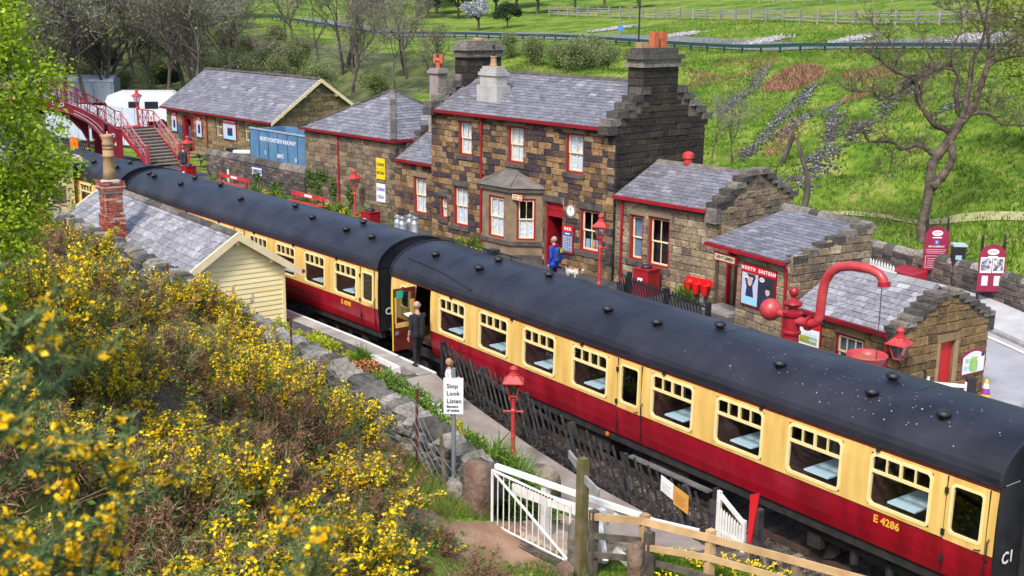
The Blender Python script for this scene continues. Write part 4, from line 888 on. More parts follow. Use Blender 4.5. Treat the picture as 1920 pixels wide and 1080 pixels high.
# rendered stack on the front slope
B = MB(); B.box(2.28, 3.52, .52, 1.25, 5.7, 6.62); B.box(2.4, 3.4, .6, 1.17, 6.62, 7.25); B.box(2.34, 3.46, .54, 1.23, 7.0, 7.14); B.box(2.46, 3.34, .66, 1.11, 7.25, 7.36)
ch = B.obj('chimney', CONCRETE, house); chimney_pot(ch, 2.9, .88, 7.36, BUFF, .42, .13)
B = MB(); B.lathe([(.07, 0), (.09, .08), (.06, .12), (.1, .2), (.05, .26), (.05, .34), (.12, .36), (.02, .42)], 10, (2.9, .88, 7.78)); B.obj('cowl', BLACK, ch)
B = MB(); B.box(2.2, 3.6, .38, .52, 5.84, 5.9); B.box(3.52, 3.66, .5, 1.4, 5.95, 6.0); B.obj('flashing', LEAD, ch)
# ================= low link wing on the left, tall rendered stack behind it
link_w = building('link_wing', 'low sandstone link with small slate roof left of the two storey house', 'building', *(house.matrix_world @ Vector((0, 0, 0)) if False else (-13.2, 9.86, PZ)), 5.74)
hx_ = [(-1.95, .72, -1.02, 2.35)]; Fk = wframe((-3.85, .9, 0), (1, 0, 0))
hk = [(1.4, .72, 2.32, 2.35)]
B = MB(); wall_face(B, Fk, 3.84, 3.0, hk, z0=-.3); lw_ = B.obj('wall', MORTAR, link_w)
pieces('stone', stone_entries(Fk, 3.84, 2.98, .26, .28, .65, [(a - .02, b - .17, c + .02, d + .25) for a, b, c, d in hk], seed=14, chj=.1), BLOCKS, STONE, lw_, 150)
sash(link_w, Fk, *hk[0], 2, 2, .95, sill=True); box_obj('lintel', DRESSED, link_w, (-2.6, -1.4, .86, .96, 2.353, 2.6))
box_obj('interior', DARK, link_w, (-3.6, -.1, 1.4, 4.2, -.3, 2.9))
roof_plane(link_w, 'roof', (-3.6, .76, 3.03), (1, 0, 0), (0, 2.3, 1.35), 3.58, 2.66, .36, .19, SLATE, 15, limit=150)
B = MB(); B.box(-3.6, -.02, .64, .76, 2.92, 3.03); B.obj('gutter', DKRED, link_w)
crowsteps(link_w, -3.95, -3.62, .75, 3.2, 6, .36, .24, seed=5)
B = MB()
for k in range(6): B.box(-3.93 + k*.002, -3.64 - k*.002, .85 + k*.36, 3.2, 2.9, 3.0 + k*.24)
B.obj('gable_parapet', MORTARDK, link_w)
B = MB(); B.box(-3.1, -2.35, 2.72, 3.3, 3.6, 5.6); B.box(-3.02, -2.43, 2.78, 3.24, 5.6, 6.75); B.box(-3.1, -2.35, 2.72, 3.3, 6.75, 6.9); B.box(-3.04, -2.4, 2.76, 3.26, 6.9, 7.0)
B = MB(); B.box(-3.62, -2.85, 2.62, 3.28, 3.6, 5.5); B.box(-3.55, -2.92, 2.69, 3.21, 5.5, 6.75); B.box(-3.63, -2.84, 2.61, 3.29, 6.75, 6.88); B.box(-3.57, -2.9, 2.67, 3.23, 6.88, 6.98); ch = B.obj('chimney', CONCRETE2, link_w)
B = MB(); B.lathe([(.11, 0), (.1, .3), (.14, .32)], 12, (-3.23, 2.95, 6.98)); B.tube([(-3.45, 2.95, 7.33), (-3.0, 2.95, 7.33)], .1, 10); B.lathe([(.1, 0), (.1, .4)], 10, (-3.45, 2.95, 7.2)); B.lathe([(.1, 0), (.1, .4)], 10, (-3.0, 2.95, 7.2)); B.obj('chimney_pot', TERRA, ch)
# ================= hipped stone store
hip = building('hipped_store', 'plain stone store with hipped slate roof and two enamel signs', 'building', -24.4, 9.6, PZ, 5.9)
HW_, HDp = 7.32, 5.2
B = MB(); wall_face(B, wframe((0, 0, 0), (1, 0, 0)), HW_, 3.82, z0=-.3); B.face((HW_, 0, -.3), (HW_, HDp, -.3), (HW_, HDp, 3.82), (HW_, 0, 3.82)); B.face((0, HDp, -.3), (0, 0, -.3), (0, 0, 3.82), (0, HDp, 3.82)); B.face((HW_, HDp, -.3), (0, HDp, -.3), (0, HDp, 3.82), (HW_, HDp, 3.82)); hw2 = B.obj('wall', MORTAR, hip)
pieces('stone', stone_entries(wframe((0, 0, 0), (1, 0, 0)), HW_, 3.8, .235, .25, .6, seed=21, chj=.2) + stone_entries(wframe((HW_, 0, 0), (0, 1, 0)), 2, 3.8, .235, .3, .6, z0=2.4, seed=22), BLOCKS, HIPSTONE, hw2, 300)
ax_, az_ = 3.75, 5.72
L2 = math.hypot(HDp/2 + .15, az_ - 3.82)
roof_plane(hip, 'roof', (-.15, -.15, 3.83), (1, 0, 0), (0, HDp/2 + .15, az_ - 3.83), HW_ + .3, L2, .42, .235, SLATE, 23, clip=lambda s: ((3.9)*s/L2, HW_ + .3 - (HW_ + .3 - 3.9)*s/L2))
W2 = HDp + .3; L3 = math.hypot(HW_ - ax_ + .15, az_ - 3.83)
roof_plane(hip, 'roof', (HW_ + .15, -.15, 3.83), (0, 1, 0), (-(HW_ - ax_ + .15), 0, az_ - 3.83), W2, L3, .42, .235, SLATE, 24, clip=lambda s: (W2/2*s/L3, W2 - W2/2*s/L3), limit=150)
for a, b in (((-.15, -.15, 3.86), (ax_, HDp/2, az_ + .03)), ((HW_ + .15, -.15, 3.86), (ax_, HDp/2, az_ + .03)), ((HW_ + .15, HDp + .15, 3.86), (ax_, HDp/2, az_ + .03)), ((-.15, HDp + .15, 3.86), (ax_, HDp/2, az_ + .03))):
    a = Vector(a); b = Vector(b); n = 9
    for k in range(n): q = MB(); q.bar(a + (b - a)*(k/n) + Vector((0, 0, .02)), a + (b - a)*((k + .96)/n) + Vector((0, 0, .02)), .26, .07); q.obj('hip_tile', COPING, hip)
B = MB(); B.face((-.15, HDp + .15, 3.83), (ax_, HDp/2, az_), (HW_ + .15, HDp + .15, 3.83)); B.face((-.15, -.15, 3.83), (ax_, HDp/2, az_), (-.15, HDp + .15, 3.83)); B.obj('back_roof', SLATE, hip)
B = MB(); B.box(-.2, HW_ + .2, -.27, -.15, 3.72, 3.82); B.box(HW_ + .15, HW_ + .27, -.27, 3, 3.72, 3.82); B.obj('gutter', DKRED, hip)
ftube('downpipe', RED, hip, [(2.98, -.2, 3.72), (2.98, -.09, 3.55), (2.98, -.09, 0)], .05)
# ================= goods shed
shed = building('goods_shed', 'long stone goods shed with slate roof and cream bargeboards', 'goods shed', -49.72, 12.71, PZ, 5)
GX0, GL, GD, GE, GR = -1.5, 12.72, 6.5, 3.0, 5.25
gh = [(1.2, 0, 2.1, 2.5), (5.5, 1.45, 6.35, 2.6), (9.25, 1.45, 10.05, 2.6)]
Fs = wframe((0, 0, 0), (1, 0, 0))
B = MB(); wall_face(B, Fs, GL, GE, gh, x0=GX0, z0=-.4)
for x in (GX0, GL): B.face(*[(x, y, z) for y, z in ((0, -.4), (GD, -.4), (GD, GE), (GD/2, GR), (0, GE))])
B.face((GX0, GD, -.4), (GL, GD, -.4), (GL, GD, GE), (GX0, GD, GE)); sw_ = B.obj('wall', MORTAR, shed)
pieces('stone', stone_entries(Fs, GL, GE - .02, .28, .35, .8, [(a - .02, b, c + .02, d) for a, b, c, d in gh], x0=GX0, seed=31, chj=.1) + stone_entries(wframe((GL, 0, 0), (0, 1, 0)), GD, GR, .28, .35, .8, top=lambda y: GE + (GR - GE)*(1 - abs(y - GD/2)/(GD/2)) - .05, seed=32), BLOCKS, SHEDSTONE, sw_, 300)
box_obj('interior', DARK, shed, (GX0 + .2, GL - .2, .4, GD - .2, -.3, GE - .1))
for q in gh[1:]: sash(shed, Fs, *q, 4, 2, 0, jamb=False, sill=True, rec=.06, sillmat=DRESSED)
B = MB(); B.box(1.2, 1.28, -.02, .2, 0, 2.5); B.box(2.02, 2.1, -.02, .2, 0, 2.5); B.box(1.28, 2.02, .02, .2, 2.2, 2.5); B.obj('door_frame', DKRED, shed)
for x in (.82, 2.12): box_obj('door', DKRED, shed, (x, x + .36, -.06, -.012, .05, 2.45))
ls = math.hypot(GD/2 + .3, (GR - GE)*(GD/2 + .3)/(GD/2)); zo = GE + .06 - (GR - GE)*.3/(GD/2)
roof_plane(shed, 'roof', (GX0 - .3, -.3, zo), (1, 0, 0), (0, GD/2 + .3, GR + .06 - zo), GL - GX0 + .65, ls, .5, .25, SLATE, 33, limit=300)
B = MB(); B.face((GX0 - .3, GD/2, GR + .06), (GL + .35, GD/2, GR + .06), (GL + .35, GD + .3, zo), (GX0 - .3, GD + .3, zo)); B.obj('back_roof', SLATE, shed)
B = MB(); B.prism([(GX0 - .3, GD/2 - .15, GR + .06), (GX0 - .3, GD/2, GR + .16), (GX0 - .3, GD/2 + .15, GR + .06)], (GL - GX0 + .65, 0, 0)); B.obj('ridge', DARKSTONE, shed)
for s in (1, -1):
    yc = GD/2; B = MB(); B.hexa([(GL + .28, yc - s*(GD/2 + .3), zo - .2), (GL + .36, yc - s*(GD/2 + .3), zo - .2), (GL + .36, yc, GR - .14), (GL + .28, yc, GR - .14), (GL + .28, yc - s*(GD/2 + .3), zo + .03), (GL + .36, yc - s*(GD/2 + .3), zo + .03), (GL + .36, yc, GR + .1), (GL + .28, yc, GR + .1)]); B.obj('bargeboard', CREAM, shed)
    for f_ in (.35, .85): B = MB(); y = yc - s*(GD/2)*f_; z = GR - (GR - GE)*f_; B.box(GL, GL + .3, y - .08, y + .08, z - .24, z - .08); B.obj('purlin_end', CREAM, shed)
B = MB(); B.box(GX0 - .3, GL + .3, -.42, -.3, zo - .12, zo - .01); B.obj('gutter', DKRED, shed)
ftube('downpipe', DKRED, shed, [(4.4, -.34, zo - .1), (4.4, -.08, zo - .3), (4.4, -.08, 0)], .05); ftube('downpipe', DKRED, shed, [(12.5, -.34, zo - .1), (12.5, -.08, zo - .3), (12.5, -.08, 0)], .05)
B = MB(); B.box(7.2, 7.9, GD/2 + .1, GD/2 + .6, GR - .2, GR + .28); B.obj('roof_vent', DARKSTONE, shed)
# ================= right wing
wing = building('office_wing', 'single storey stone wing with stepped gable and red bin at its wall', 'building', -2.13, 10.97, PZ, 5.74)
WL, WD, WE = 4.1, 4.2, 3.22
wh_ = [(.22, .95, .84, 2.58), (1.1, .87, 2.06, 2.63)]
Fw = wframe((0, 0, 0), (1, 0, 0)); FwG = wframe((WL, 0, 0), (0, 1, 0)); gt2 = lambda y: WE + 1.0*(1 - abs(y - WD/2)/(WD/2)) - .03
B = MB(); wall_face(B, Fw, WL, WE, wh_, x0=-.5, z0=-.3); B.face(*[(WL, y, z) for y, z in ((0, -.3), (WD, -.3), (WD, WE), (WD/2, WE + 1), (0, WE))]); B.face((-.5, WD, -.3), (WL, WD, -.3), (WL, WD, WE), (-.5, WD, WE)); ww = B.obj('wall', MORTAR, wing)
pieces('stone', stone_entries(Fw, WL, WE - .05, .26, .28, .7, [(a - .02, b - .17, c + .02, d + .25) for a, b, c, d in wh_], x0=-.45, seed=41, chj=.14) + stone_entries(FwG, WD, 4.3, .22, .3, .7, top=gt2, z0=1.5, seed=42), BLOCKS, WINGSTONE, ww, 300)
box_obj('interior', DARK, wing, (-.4, WL - .2, .5, WD - .1, -.3, WE - .1))
for i, q in enumerate(wh_): sash(wing, Fw, *q, 1 if i == 0 else 2, 2, .95 if i == 0 else 0, curtain_mat=mat('roller_blind', (0.12, 0.2, 0.3), (0.16, 0.26, 0.38), rough=.8)); box_obj('lintel', DRESSED, wing, (q[0] - .12, q[2] + .12, -.04, .06, q[3] + .003, q[3] + .25))
rl = math.hypot(WD/2 + .15, 1.05)
roof_plane(wing, 'roof', (-.42, -.15, WE - .03), (1, 0, 0), (0, WD/2 + .15, 1.05), WL - .02, rl, .38, .2, SLATE, 43)
B = MB(); B.face((-.42, WD/2, WE + 1.02), (WL - .4, WD/2, WE + 1.02), (WL - .4, WD + .1, WE), (-.42, WD + .1, WE)); B.obj('back_roof', SLATE, wing)
B = MB(); B.prism([(-.42, WD/2 - .16, WE + .98), (-.42, WD/2, WE + 1.1), (-.42, WD/2 + .16, WE + .98)], (WL - .1, 0, 0)); B.obj('ridge', COPING, wing)
B = MB(); B.box(-.45, WL - .35, -.28, -.15, WE - .13, WE - .02); B.box(-.45, WL - .35, -.15, -.02, WE - .13, WE - .09); B.obj('gutter', RED, wing)
ftube('downpipe', RED, wing, [(-.1, -.22, WE - .1), (-.1, -.1, WE - .3), (-.1, -.1, .02)], .05)
crowsteps(wing, WL - .34, WL + .02, -.12, WE + .24, 6, .335, .19, WD/2, seed=8)
B = MB()
for k in range(6): B.box(WL - .32 + .002*k, WL - .02 - .002*k, -.05 + k*.335, WD + .05 - k*.335, WE - .1 + .0*k, WE + .06 + k*.19)
B.obj('gable_parapet', MORTARDK, wing)
B = MB(); B.box(WL - .4, WL + .1, -.2, .02, WE - .45, WE + .06); B.obj('kneeler', COPING, wing)
B = MB(); B.lathe([(.16, 0), (.16, .2), (.22, .22), (.2, .36), (.1, .44), (0, .46)], 14, (1.0, WD/2, WE + 1.05)); B.obj('roof_vent', LAMPRED, wing)
B = MB(); B.box(2.95, 4.05, -.03, -.018, -.1, .36); B.obj('whitewash_patch', mat('whitewash', (0.4, 0.38, 0.36), (0.66, 0.65, 0.63), rough=.9, scale=7), wing)
# ================= gents
gents = building('gentlemens_block', 'small stone gentlemens block with lean to slate roof and dark doorway', 'building', 4.59, 9.61, PZ, -6)
TL_, TD = 2.25, 3.2
Fg = wframe((0, 0, 0), (1, 0, 0)); FgR = wframe((TL_, 0, 0), (0, 1, 0)); top3 = lambda y: 2.55 + .75*y/TD + .2
B = MB(); wall_face(B, Fg, TL_, 2.55, z0=-.3); B.face(*[(TL_, y, z) for y, z in ((0, -.3), (TD, -.3), (TD, 3.35), (0, 2.7))]); B.face((0, 0, -.3), (0, 0, 2.5), (0, 1.8, 2.9), (0, 1.8, -.3)); B.face((-1.5, TD, -.3), (TL_, TD, -.3), (TL_, TD, 3.3), (-1.5, TD, 3.3)); gwall = B.obj('wall', MORTAR, gents)
Fd = wframe((-2.8, 1.66, 0), (1, 0, 0)); dh_ = [(.4, 0, .98, 1.95)]
B = MB(); wall_face(B, Fd, 2.8, 2.75, dh_, z0=-.3, depth=.3); gd = B.obj('wall', MORTAR, gents)
pieces('stone', stone_entries(Fg, TL_, 2.5, .24, .3, .62, seed=51, chj=.15) + stone_entries(FgR, TD, 3.3, .24, .3, .62, top=top3, seed=52, chj=.1), BLOCKS, WINGSTONE, gwall, 250)
pieces('stone', stone_entries(Fd, 2.8, 2.7, .26, .3, .6, [(.36, 0, 1.02, 2.0)], seed=53), BLOCKS, WINGSTONE, gd, 60)
B = MB(); B.box(-2.395, -2.32, 1.6, 1.7, 0, 1.945); B.box(-1.9, -1.825, 1.6, 1.7, 0, 1.945); B.box(-2.32, -1.9, 1.62, 1.95, 1.87, 1.945); B.obj('door_frame', DKRED, gents)
box_obj('interior', DARK, gents, (-2.7, TL_ - .1, 1.97, TD - .1, -.2, 2.6)); box_obj('door_step', mat('step_stone', (0.24, 0.21, 0.2), (0.34, 0.31, 0.29), rough=.9, scale=4), gents, (-2.5, -1.2, .75, 1.62, 0, .12))
rl = math.hypot(3.1, .72)
roof_plane(gents, 'roof', (-1.28, -.2, 2.58), (1, 0, 0), (0, 3.2, .76), TL_ + 1.22, rl + .1, .4, .21, SLATE, 54)
B = MB(); B.box(-1.3, TL_ + .02, -.32, -.2, 2.48, 2.58); B.obj('gutter', RED, gents)
ftube('downpipe', RED, gents, [(TL_ - .05, -.26, 2.5), (TL_ - .05, -.1, 2.3), (TL_ - .05, -.1, 0)], .05)
r2_ = random.Random(5)
for k in range(6):
    y = .05 + k*.5; z = 2.62 + k*.145; q = MB(); q.box(TL_ - .28, TL_ + .05, y, y + .55, z - .12, z + .1); q.obj('crow_step', COPING, gents)
for k in range(9):
    q = MB(); x = -1.55 + k*.425; q.tube([(x, TD, 3.32 + r2_.uniform(-.02, .02)), (x + .41, TD, 3.32 + r2_.uniform(-.02, .02))], .19, 8); q.obj('coping_stone', COPING, gents)
# ================= lamp hut
hut = building('lamp_hut', 'small stone hut with stepped gable, red door and pale slate roof by the road', 'hut', 11.87, 7.66, .3, -3.3)
UL, UD, UE = -3.4, 3.55, 2.36
Fu = wframe((0, 0, 0), (1, 0, 0)); FuG = wframe((0, 0, 0), (0, 1, 0)); uh = [(-2.04, .95, -1.06, 1.95)]; ug = [(1.62, 0, 2.22, 1.9)]
gt3 = lambda y: UE + .92*(1 - abs(y - UD/2)/(UD/2))
B = MB(); wall_face(B, Fu, 0, UE, uh, x0=UL, z0=-.6, depth=.15); wall_face(B, FuG, UD, UE, ug, z0=-.6, depth=.14); B.face(*[(0, y, z) for y, z in ((0, UE), (UD, UE), (UD/2, UE + .95))]); B.face((UL, UD, -.5), (0, UD, -.5), (0, UD, UE), (UL, UD, UE)); B.face((UL, UD, -.5), (UL, 0, -.5), (UL, 0, UE), (UL, UD/2, UE + .95), (UL, UD, UE)); uw = B.obj('wall', MORTAR, hut)
pieces('stone', stone_entries(Fu, 0, UE - .03, .25, .32, .68, [(a - .02, b - .12, c + .02, d + .25) for a, b, c, d in uh], x0=UL, seed=61, chj=.14) + stone_entries(FuG, UD, UE + .9, .24, .3, .62, [(a - .12, b, c + .14, d + .22) for a, b, c, d in ug], top=gt3, seed=62, chj=.1), BLOCKS, HUTSTONE, uw, 300)
box_obj('interior', DARK, hut, (UL + .2, -.3, .4, UD - .2, -.2, UE - .1))
sash(hut, Fu, *uh[0], 3, 2, 0, sill=False, rec=.06); box_obj('lintel', mat('hut_dressed', (0.2, 0.13, 0.06), (0.27, 0.18, 0.09), rough=.9, scale=3, bump=.05), hut, (-2.2, -.9, -.04, .06, 1.953, 2.2), (-.035, .05, 1.48, 2.38, 1.903, 2.1))
box_obj('window_blind', mat('dusty_glass', (0.1, 0.15, 0.19), (0.17, 0.22, 0.26), rough=.6, scale=6), hut, (-1.98, -1.12, .16, .17, 1.0, 1.9))
box_obj('door_jamb', mat('hut_jamb', (0.3, 0.2, 0.1), (0.36, 0.25, 0.13), rough=.9), hut, (-.03, .04, 2.225, 2.36, 0, 1.9), (-.03, .04, 1.49, 1.617, 0, 1.9))
for k in range(4): box_obj('door_board', BRIGHTRED if False else mat('door_red', (0.5, 0.014, 0.014), (0.56, 0.022, 0.02), rough=.45, rand=.06), hut, (-.1 - .003*(k % 2), -.07, 1.625 + k*.147, 1.767 + k*.147, .0, 1.895))
rl = math.hypot(UD/2 + .12, .98)
roof_plane(hut, 'roof', (UL - .1, -.12, UE - .02), (1, 0, 0), (0, UD/2 + .12, .97), 3.2, rl, .36, .215, SLATEPALE, 63)
B = MB(); B.face((UL, UD/2, UE + .95), (-.3, UD/2, UE + .95), (-.3, UD + .1, UE), (UL, UD + .1, UE)); B.obj('back_roof', SLATEPALE, hut)
for k in range(5): q = MB(); x = UL - .1 + k*.63; q.prism([(x, UD/2 - .2, UE + .89), (x, UD/2, UE + 1.02), (x, UD/2 + .2, UE + .89)], (.61, 0, 0)); q.obj('ridge_tile', mat('ridge_stone', (0.2, 0.2, 0.21), (0.27, 0.27, 0.28), rough=.8, scale=3, rand=.1), hut)
B = MB(); B.box(UL - .1, -.3, -.25, -.12, UE - .12, UE - .01); B.obj('gutter', DKRED, hut); ftube('downpipe', RED, hut, [(-.3, -.19, UE - .1), (-.3, -.09, UE - .25), (-.3, -.09, -.4)], .045)
crowsteps(hut, -.32, .04, -.1, UE + .14, 7, .235, .125, UD/2, seed=12)
B = MB()
for k in range(7): B.box(-.3 + .002*k, -.004 - .002*k, -.04 + k*.235, UD + .04 - k*.235, UE - .1, UE + .02 + k*.125)
B.obj('gable_parapet', MORTARDK, hut)
B = MB(); B.box(-.34, .06, UD - .05, UD + .2, UE - .4, UE + .02); B.box(-.34, .06, -.16, .02, UE - .3, UE + .02); B.obj('kneeler', COPING, hut)
# ================= weatherboarded waiting shelter on the near platform
kio = building('waiting_shelter', 'cream weatherboarded waiting shelter with slate roof on the near platform', 'shelter', -3.96, -1.5, PZ, 0)
KL, KD, KE, KR = -11.6, 3.1, 1.93, 2.95       # runs to -x, back to -y
sp = []
B = MB(); B.box(KL, -.03, -KD, -.03, 0, KE - .02); B.face((-.03, -KD, KE - .02), (-.03, -.03, KE - .02), (-.03, -KD/2, KR - .1)); B.obj('wall', HUTCREAM, kio)
z = .02; k = 0
while z < KR - .15:
    h = .155; half = KD/2 if z + h < KE else max(0.05, KD/2*(KR - .06 - z - h*.5)/(KR - KE))
    q = MB(); yc = -KD/2
    q.hexa([(-.028, yc - half, z), (.022, yc - half, z), (.022, yc + half, z), (-.028, yc + half, z), (-.028, yc - half, z + h - .008), (.002, yc - half, z + h - .008), (.002, yc + half, z + h - .008), (-.028, yc + half, z + h - .008)]); q.obj('weatherboard', HUTCREAM, kio); z += h
for k in range(12):
    q = MB(); z = .02 + k*.155; q.hexa([(KL, -.03, z), (-.0, -.03, z), (-.0, .02, z), (KL, .02, z), (KL, -.03, z + .147), (0, -.03, z + .147), (0, .0, z + .147), (KL, .0, z + .147)]); q.obj('weatherboard', HUTCREAM, kio)
box_obj('corner_post', HUTCREAM, kio, (-.06, .035, -.06, .035, 0, KE + .05), (-.06, .035, -KD - .035, -KD + .06, 0, KE + .05))
ov = .45; pitch = (KR - KE)/(KD/2); 
up1 = Vector((0, KD/2 + ov, (KD/2 + ov)*pitch)); ze = KR + .05 - up1.z; x1 = .22
roof_plane(kio, 'roof', (KL - .25, -KD - ov, ze), (1, 0, 0), up1, -KL + x1 + .25, up1.length, .33, .27, SLATEPALE, 71)
roof_plane(kio, 'roof', (x1, ov, ze), (-1, 0, 0), (0, -up1.y, up1.z), -KL + x1 + .25, up1.length, .33, .27, SLATEPALE, 72, limit=120)
for k in range(14): q = MB(); x = KL - .25 + k*.86; q.prism([(x, -KD/2 - .16, KR + .02), (x, -KD/2, KR + .15), (x, -KD/2 + .16, KR + .02)], (.84, 0, 0)); q.obj('ridge_tile', COPING, kio)
for xx in (x1, KL - .33):
    for s in (1, -1):
        yc = -KD/2; ye = yc - s*(KD/2 + ov + .05); z0 = ze - .02
        q = MB(); q.hexa([(xx, ye, z0 - .2), (xx + .08, ye, z0 - .2), (xx + .08, yc, KR - .13), (xx, yc, KR - .13), (xx, ye, z0 + .05), (xx + .08, ye, z0 + .05), (xx + .08, yc, KR + .12), (xx, yc, KR + .12)]); q.obj('bargeboard', CREAM, kio)
for y, z in ((-.45, KE + .22), (-KD + .45, KE + .22), (-KD/2, KR - .16)): box_obj('purlin_end', CREAM, kio, (0, x1, y - .06, y + .06, z - .13, z))
B = MB(); B.box(KL - .2, x1 + .1, ov + .03, ov + .13, ze - .1, ze); B.obj('gutter', DKRED, kio)
# its brick chimney
cx0, cy0 = -6.05, -KD - .12
B = MB(); B.box(cx0 - .27, cx0 + .27, cy0 - .27, cy0 + .27, 1.0, 3.62); ch = B.obj('chimney', LIMEMORTAR, kio)
be = []
for k in range(34):
    z = 1.75 + k*.081
    if z > 3.98: break
    g = .0 if z < 2.85 else -.045
    g = .03 if z > 3.62 else g
    hw_ = .335 + g
    for F_, in ((wframe((cx0 + hw_, cy0 - hw_, 0), (0, 1, 0)),), (wframe((cx0 - hw_, cy0 - hw_, 0), (1, 0, 0)),)):
        x = -.11*(k % 2)
        while x < 2*hw_ - .03:
            a, b = max(0, x), min(2*hw_, x + .222); x += .222
            if b - a > .04: be.append(F_ @ Matrix.Translation(((a + b)/2, 0, z + .036)) @ Matrix.Diagonal((b - a - .012, .3, .068, 1)))
B = MB(); B.box(cx0 - .31, cx0 + .31, cy0 - .31, cy0 + .31, 3.6, 3.9); B.box(cx0 - .29, cx0 + .29, cy0 - .29, cy0 + .29, 1.0, 3.6); B.obj('chimney_core', LIMEMORTAR, ch)
pieces('brick', be, BLOCKS, BRICK, ch, 300)
B = MB(); B.box(cx0 - .385, cx0 + .385, cy0 - .385, cy0 + .385, 3.79, 3.83); B.lathe([(.36, 3.88), (.34, 3.98), (.2, 4.06), (.19, 4.06)], 12, (cx0, cy0, 0)); B.obj('flaunching', CONCRETE, ch)
B = MB(); B.lathe([(.23, 0), (.2, .3), (.175, .72), (.2, .74), (.2, .8), (.17, .82), (.18, .95), (.13, .97), (.18, 1.0), (.18, 1.06), (.13, 1.08), (.18, 1.1), (.18, 1.2), (.15, 1.24), (.2, 1.38), (.22, 1.46), (.16, 1.46), (.14, 1.3)], 18, (cx0, cy0, 4.04)); B.obj('chimney_pot', BUFF, ch, smooth=True)
box_obj('flashing', LEAD, ch, (cx0 + .3, cx0 + .5, cy0 - .35, cy0 + .35, 1.72, 1.8))
# cream signal cabin roofed building further along, behind the leaves
cab = building('signal_cabin', 'cream boarded cabin with pale flat roof behind the green tree', 'cabin', -24.4, -1.75, PZ, 6)
box_obj('wall', HUTCREAM, cab, (-6, 0, -2.6, 0, 0, 2.9)); box_obj('roof', SLATEPALE, cab, (-6.2, .25, -2.9, .3, 2.95, 3.1)); box_obj('fascia', CREAM, cab, (-6.25, .3, .3, .36, 2.85, 3.12), (.25, .31, -2.9, .3, 2.85, 3.12))
for k in range(2):
    q = box_obj('window', CREAM, cab, (.0, .05, -2.2 + k*1.1, -1.4 + k*1.1, 1.0, 1.9)); box_obj('pane', DGLASS, q, (.045, .056, -2.12 + k*1.1, -1.48 + k*1.1, 1.08, 1.82))
for k in range(14): q = MB(); q.box(0, .02, -2.6, 0, k*.2, k*.2 + .185); q.obj('weatherboard', HUTCREAM, cab)
# ---------------------------------------------------------------- station furniture
def lantern(t, z, s=1.0, x=0, y=0, rot=math.pi/4):
    """four-sided tapered lantern standing at height z"""
    B = MB(); bw, tw, h = .13*s, .25*s, .36*s
    c4 = [(math.cos(rot + k*math.pi/2), math.sin(rot + k*math.pi/2)) for k in range(4)]
    for a, b in c4: B.bar((x + a*bw, y + b*bw, z), (x + a*tw, y + b*tw, z + h), .028*s, .028*s)
    for k in range(4):
        a, b = c4[k], c4[(k + 1) % 4]
        B.bar((x + a[0]*bw, y + a[1]*bw, z), (x + b[0]*bw, y + b[1]*bw, z), .03*s, .03*s); B.bar((x + a[0]*tw, y + a[1]*tw, z + h), (x + b[0]*tw, y + b[1]*tw, z + h), .03*s, .03*s)
    fr = B.obj('lantern_frame', LAMPRED, t)
    for k in range(4):
        a, b = c4[k], c4[(k + 1) % 4]; B = MB(); B.face((x + a[0]*bw, y + a[1]*bw, z + .01), (x + b[0]*bw, y + b[1]*bw, z + .01), (x + b[0]*tw, y + b[1]*tw, z + h), (x + a[0]*tw, y + a[1]*tw, z + h)); B.obj('lantern_pane', LGLASS, fr)
    B = MB(); r2 = 2**.5
    B.lathe([(.27*s, 0), (.375*s, .0), (.375*s, .02*s), (.13*s, .19*s), (.11*s, .2*s)], 4, (x, y, z + h + .01), rot); B.lathe([(.115*s, .19*s), (.12*s, .22*s), (.085*s, .24*s), (.085*s, .34*s), (.11*s, .36*s), (.1*s, .39*s), (.05*s, .44*s), (.0, .46*s)], 14, (x, y, z + h)); B.obj('lantern_roof', LAMPRED, t)
    B = MB(); B.lathe([(.03, 0), (.035, .1), (.02, .2)], 8, (x, y, z)); B.obj('burner', GREYSTEEL, t)
def lamp_post(label, x, y, z, h, s=1.0, arms=True, rz=20, base=True):
    t = thing('station_lamp', label, 'lamp post', (x, y, z), rz, 'red station lamps')
    B = MB(); B.lathe([(.12, 0), (.12, .06), (.09, .1), (.075, .3), (.06, .32), (.05, .36), (.05, h - .42), (.065, h - .4), (.065, h - .34), (.04, h - .3), (.035, h - .12), (.05, h - .1), (.03, h)], 14); B.obj('post', LAMPRED, t, smooth=False)
    if arms: B = MB(); B.tube([(-.2, 0, h - .37), (.2, 0, h - .37)], .02, 6); B.lathe([(.03, -.03), (.035, 0), (.02, .03)], 8, (-.2, 0, h - .37)); B.lathe([(.03, -.03), (.035, 0), (.02, .03)], 8, (.2, 0, h - .37)); B.obj('ladder_bar', LAMPRED, t)
    B = MB()
    for a in range(4): c, q = math.cos(a*math.pi/2 + math.pi/4), math.sin(a*math.pi/2 + math.pi/4); B.tube([(0, 0, h - .3), (c*.07*s, q*.07*s, h - .16), (c*.15*s, q*.15*s, h - .06), (c*.135*s, q*.135*s, h + .01)], .013, 5)
    B.obj('bracket', LAMPRED, t)
    lantern(t, h, s); return t
lamp_post('red gas style lamp standing in the flower bed beside the black fence', 8.95, -2.16, .5, 1.6, .86, rz=50)
lamp_post('red lamp post on the platform in front of the station house window', -1.78, 9.5, PZ, 1.92, 1.0, rz=35)
lamp_post('red lamp post before the stone store with the yellow sign', -19.2, 9.45, PZ, 1.55, .95, rz=20)
lamp_post('red lamp post beside the low wall end and the goods shed', -36.4, 8.2, PZ, 1.6, 1.0, rz=20)
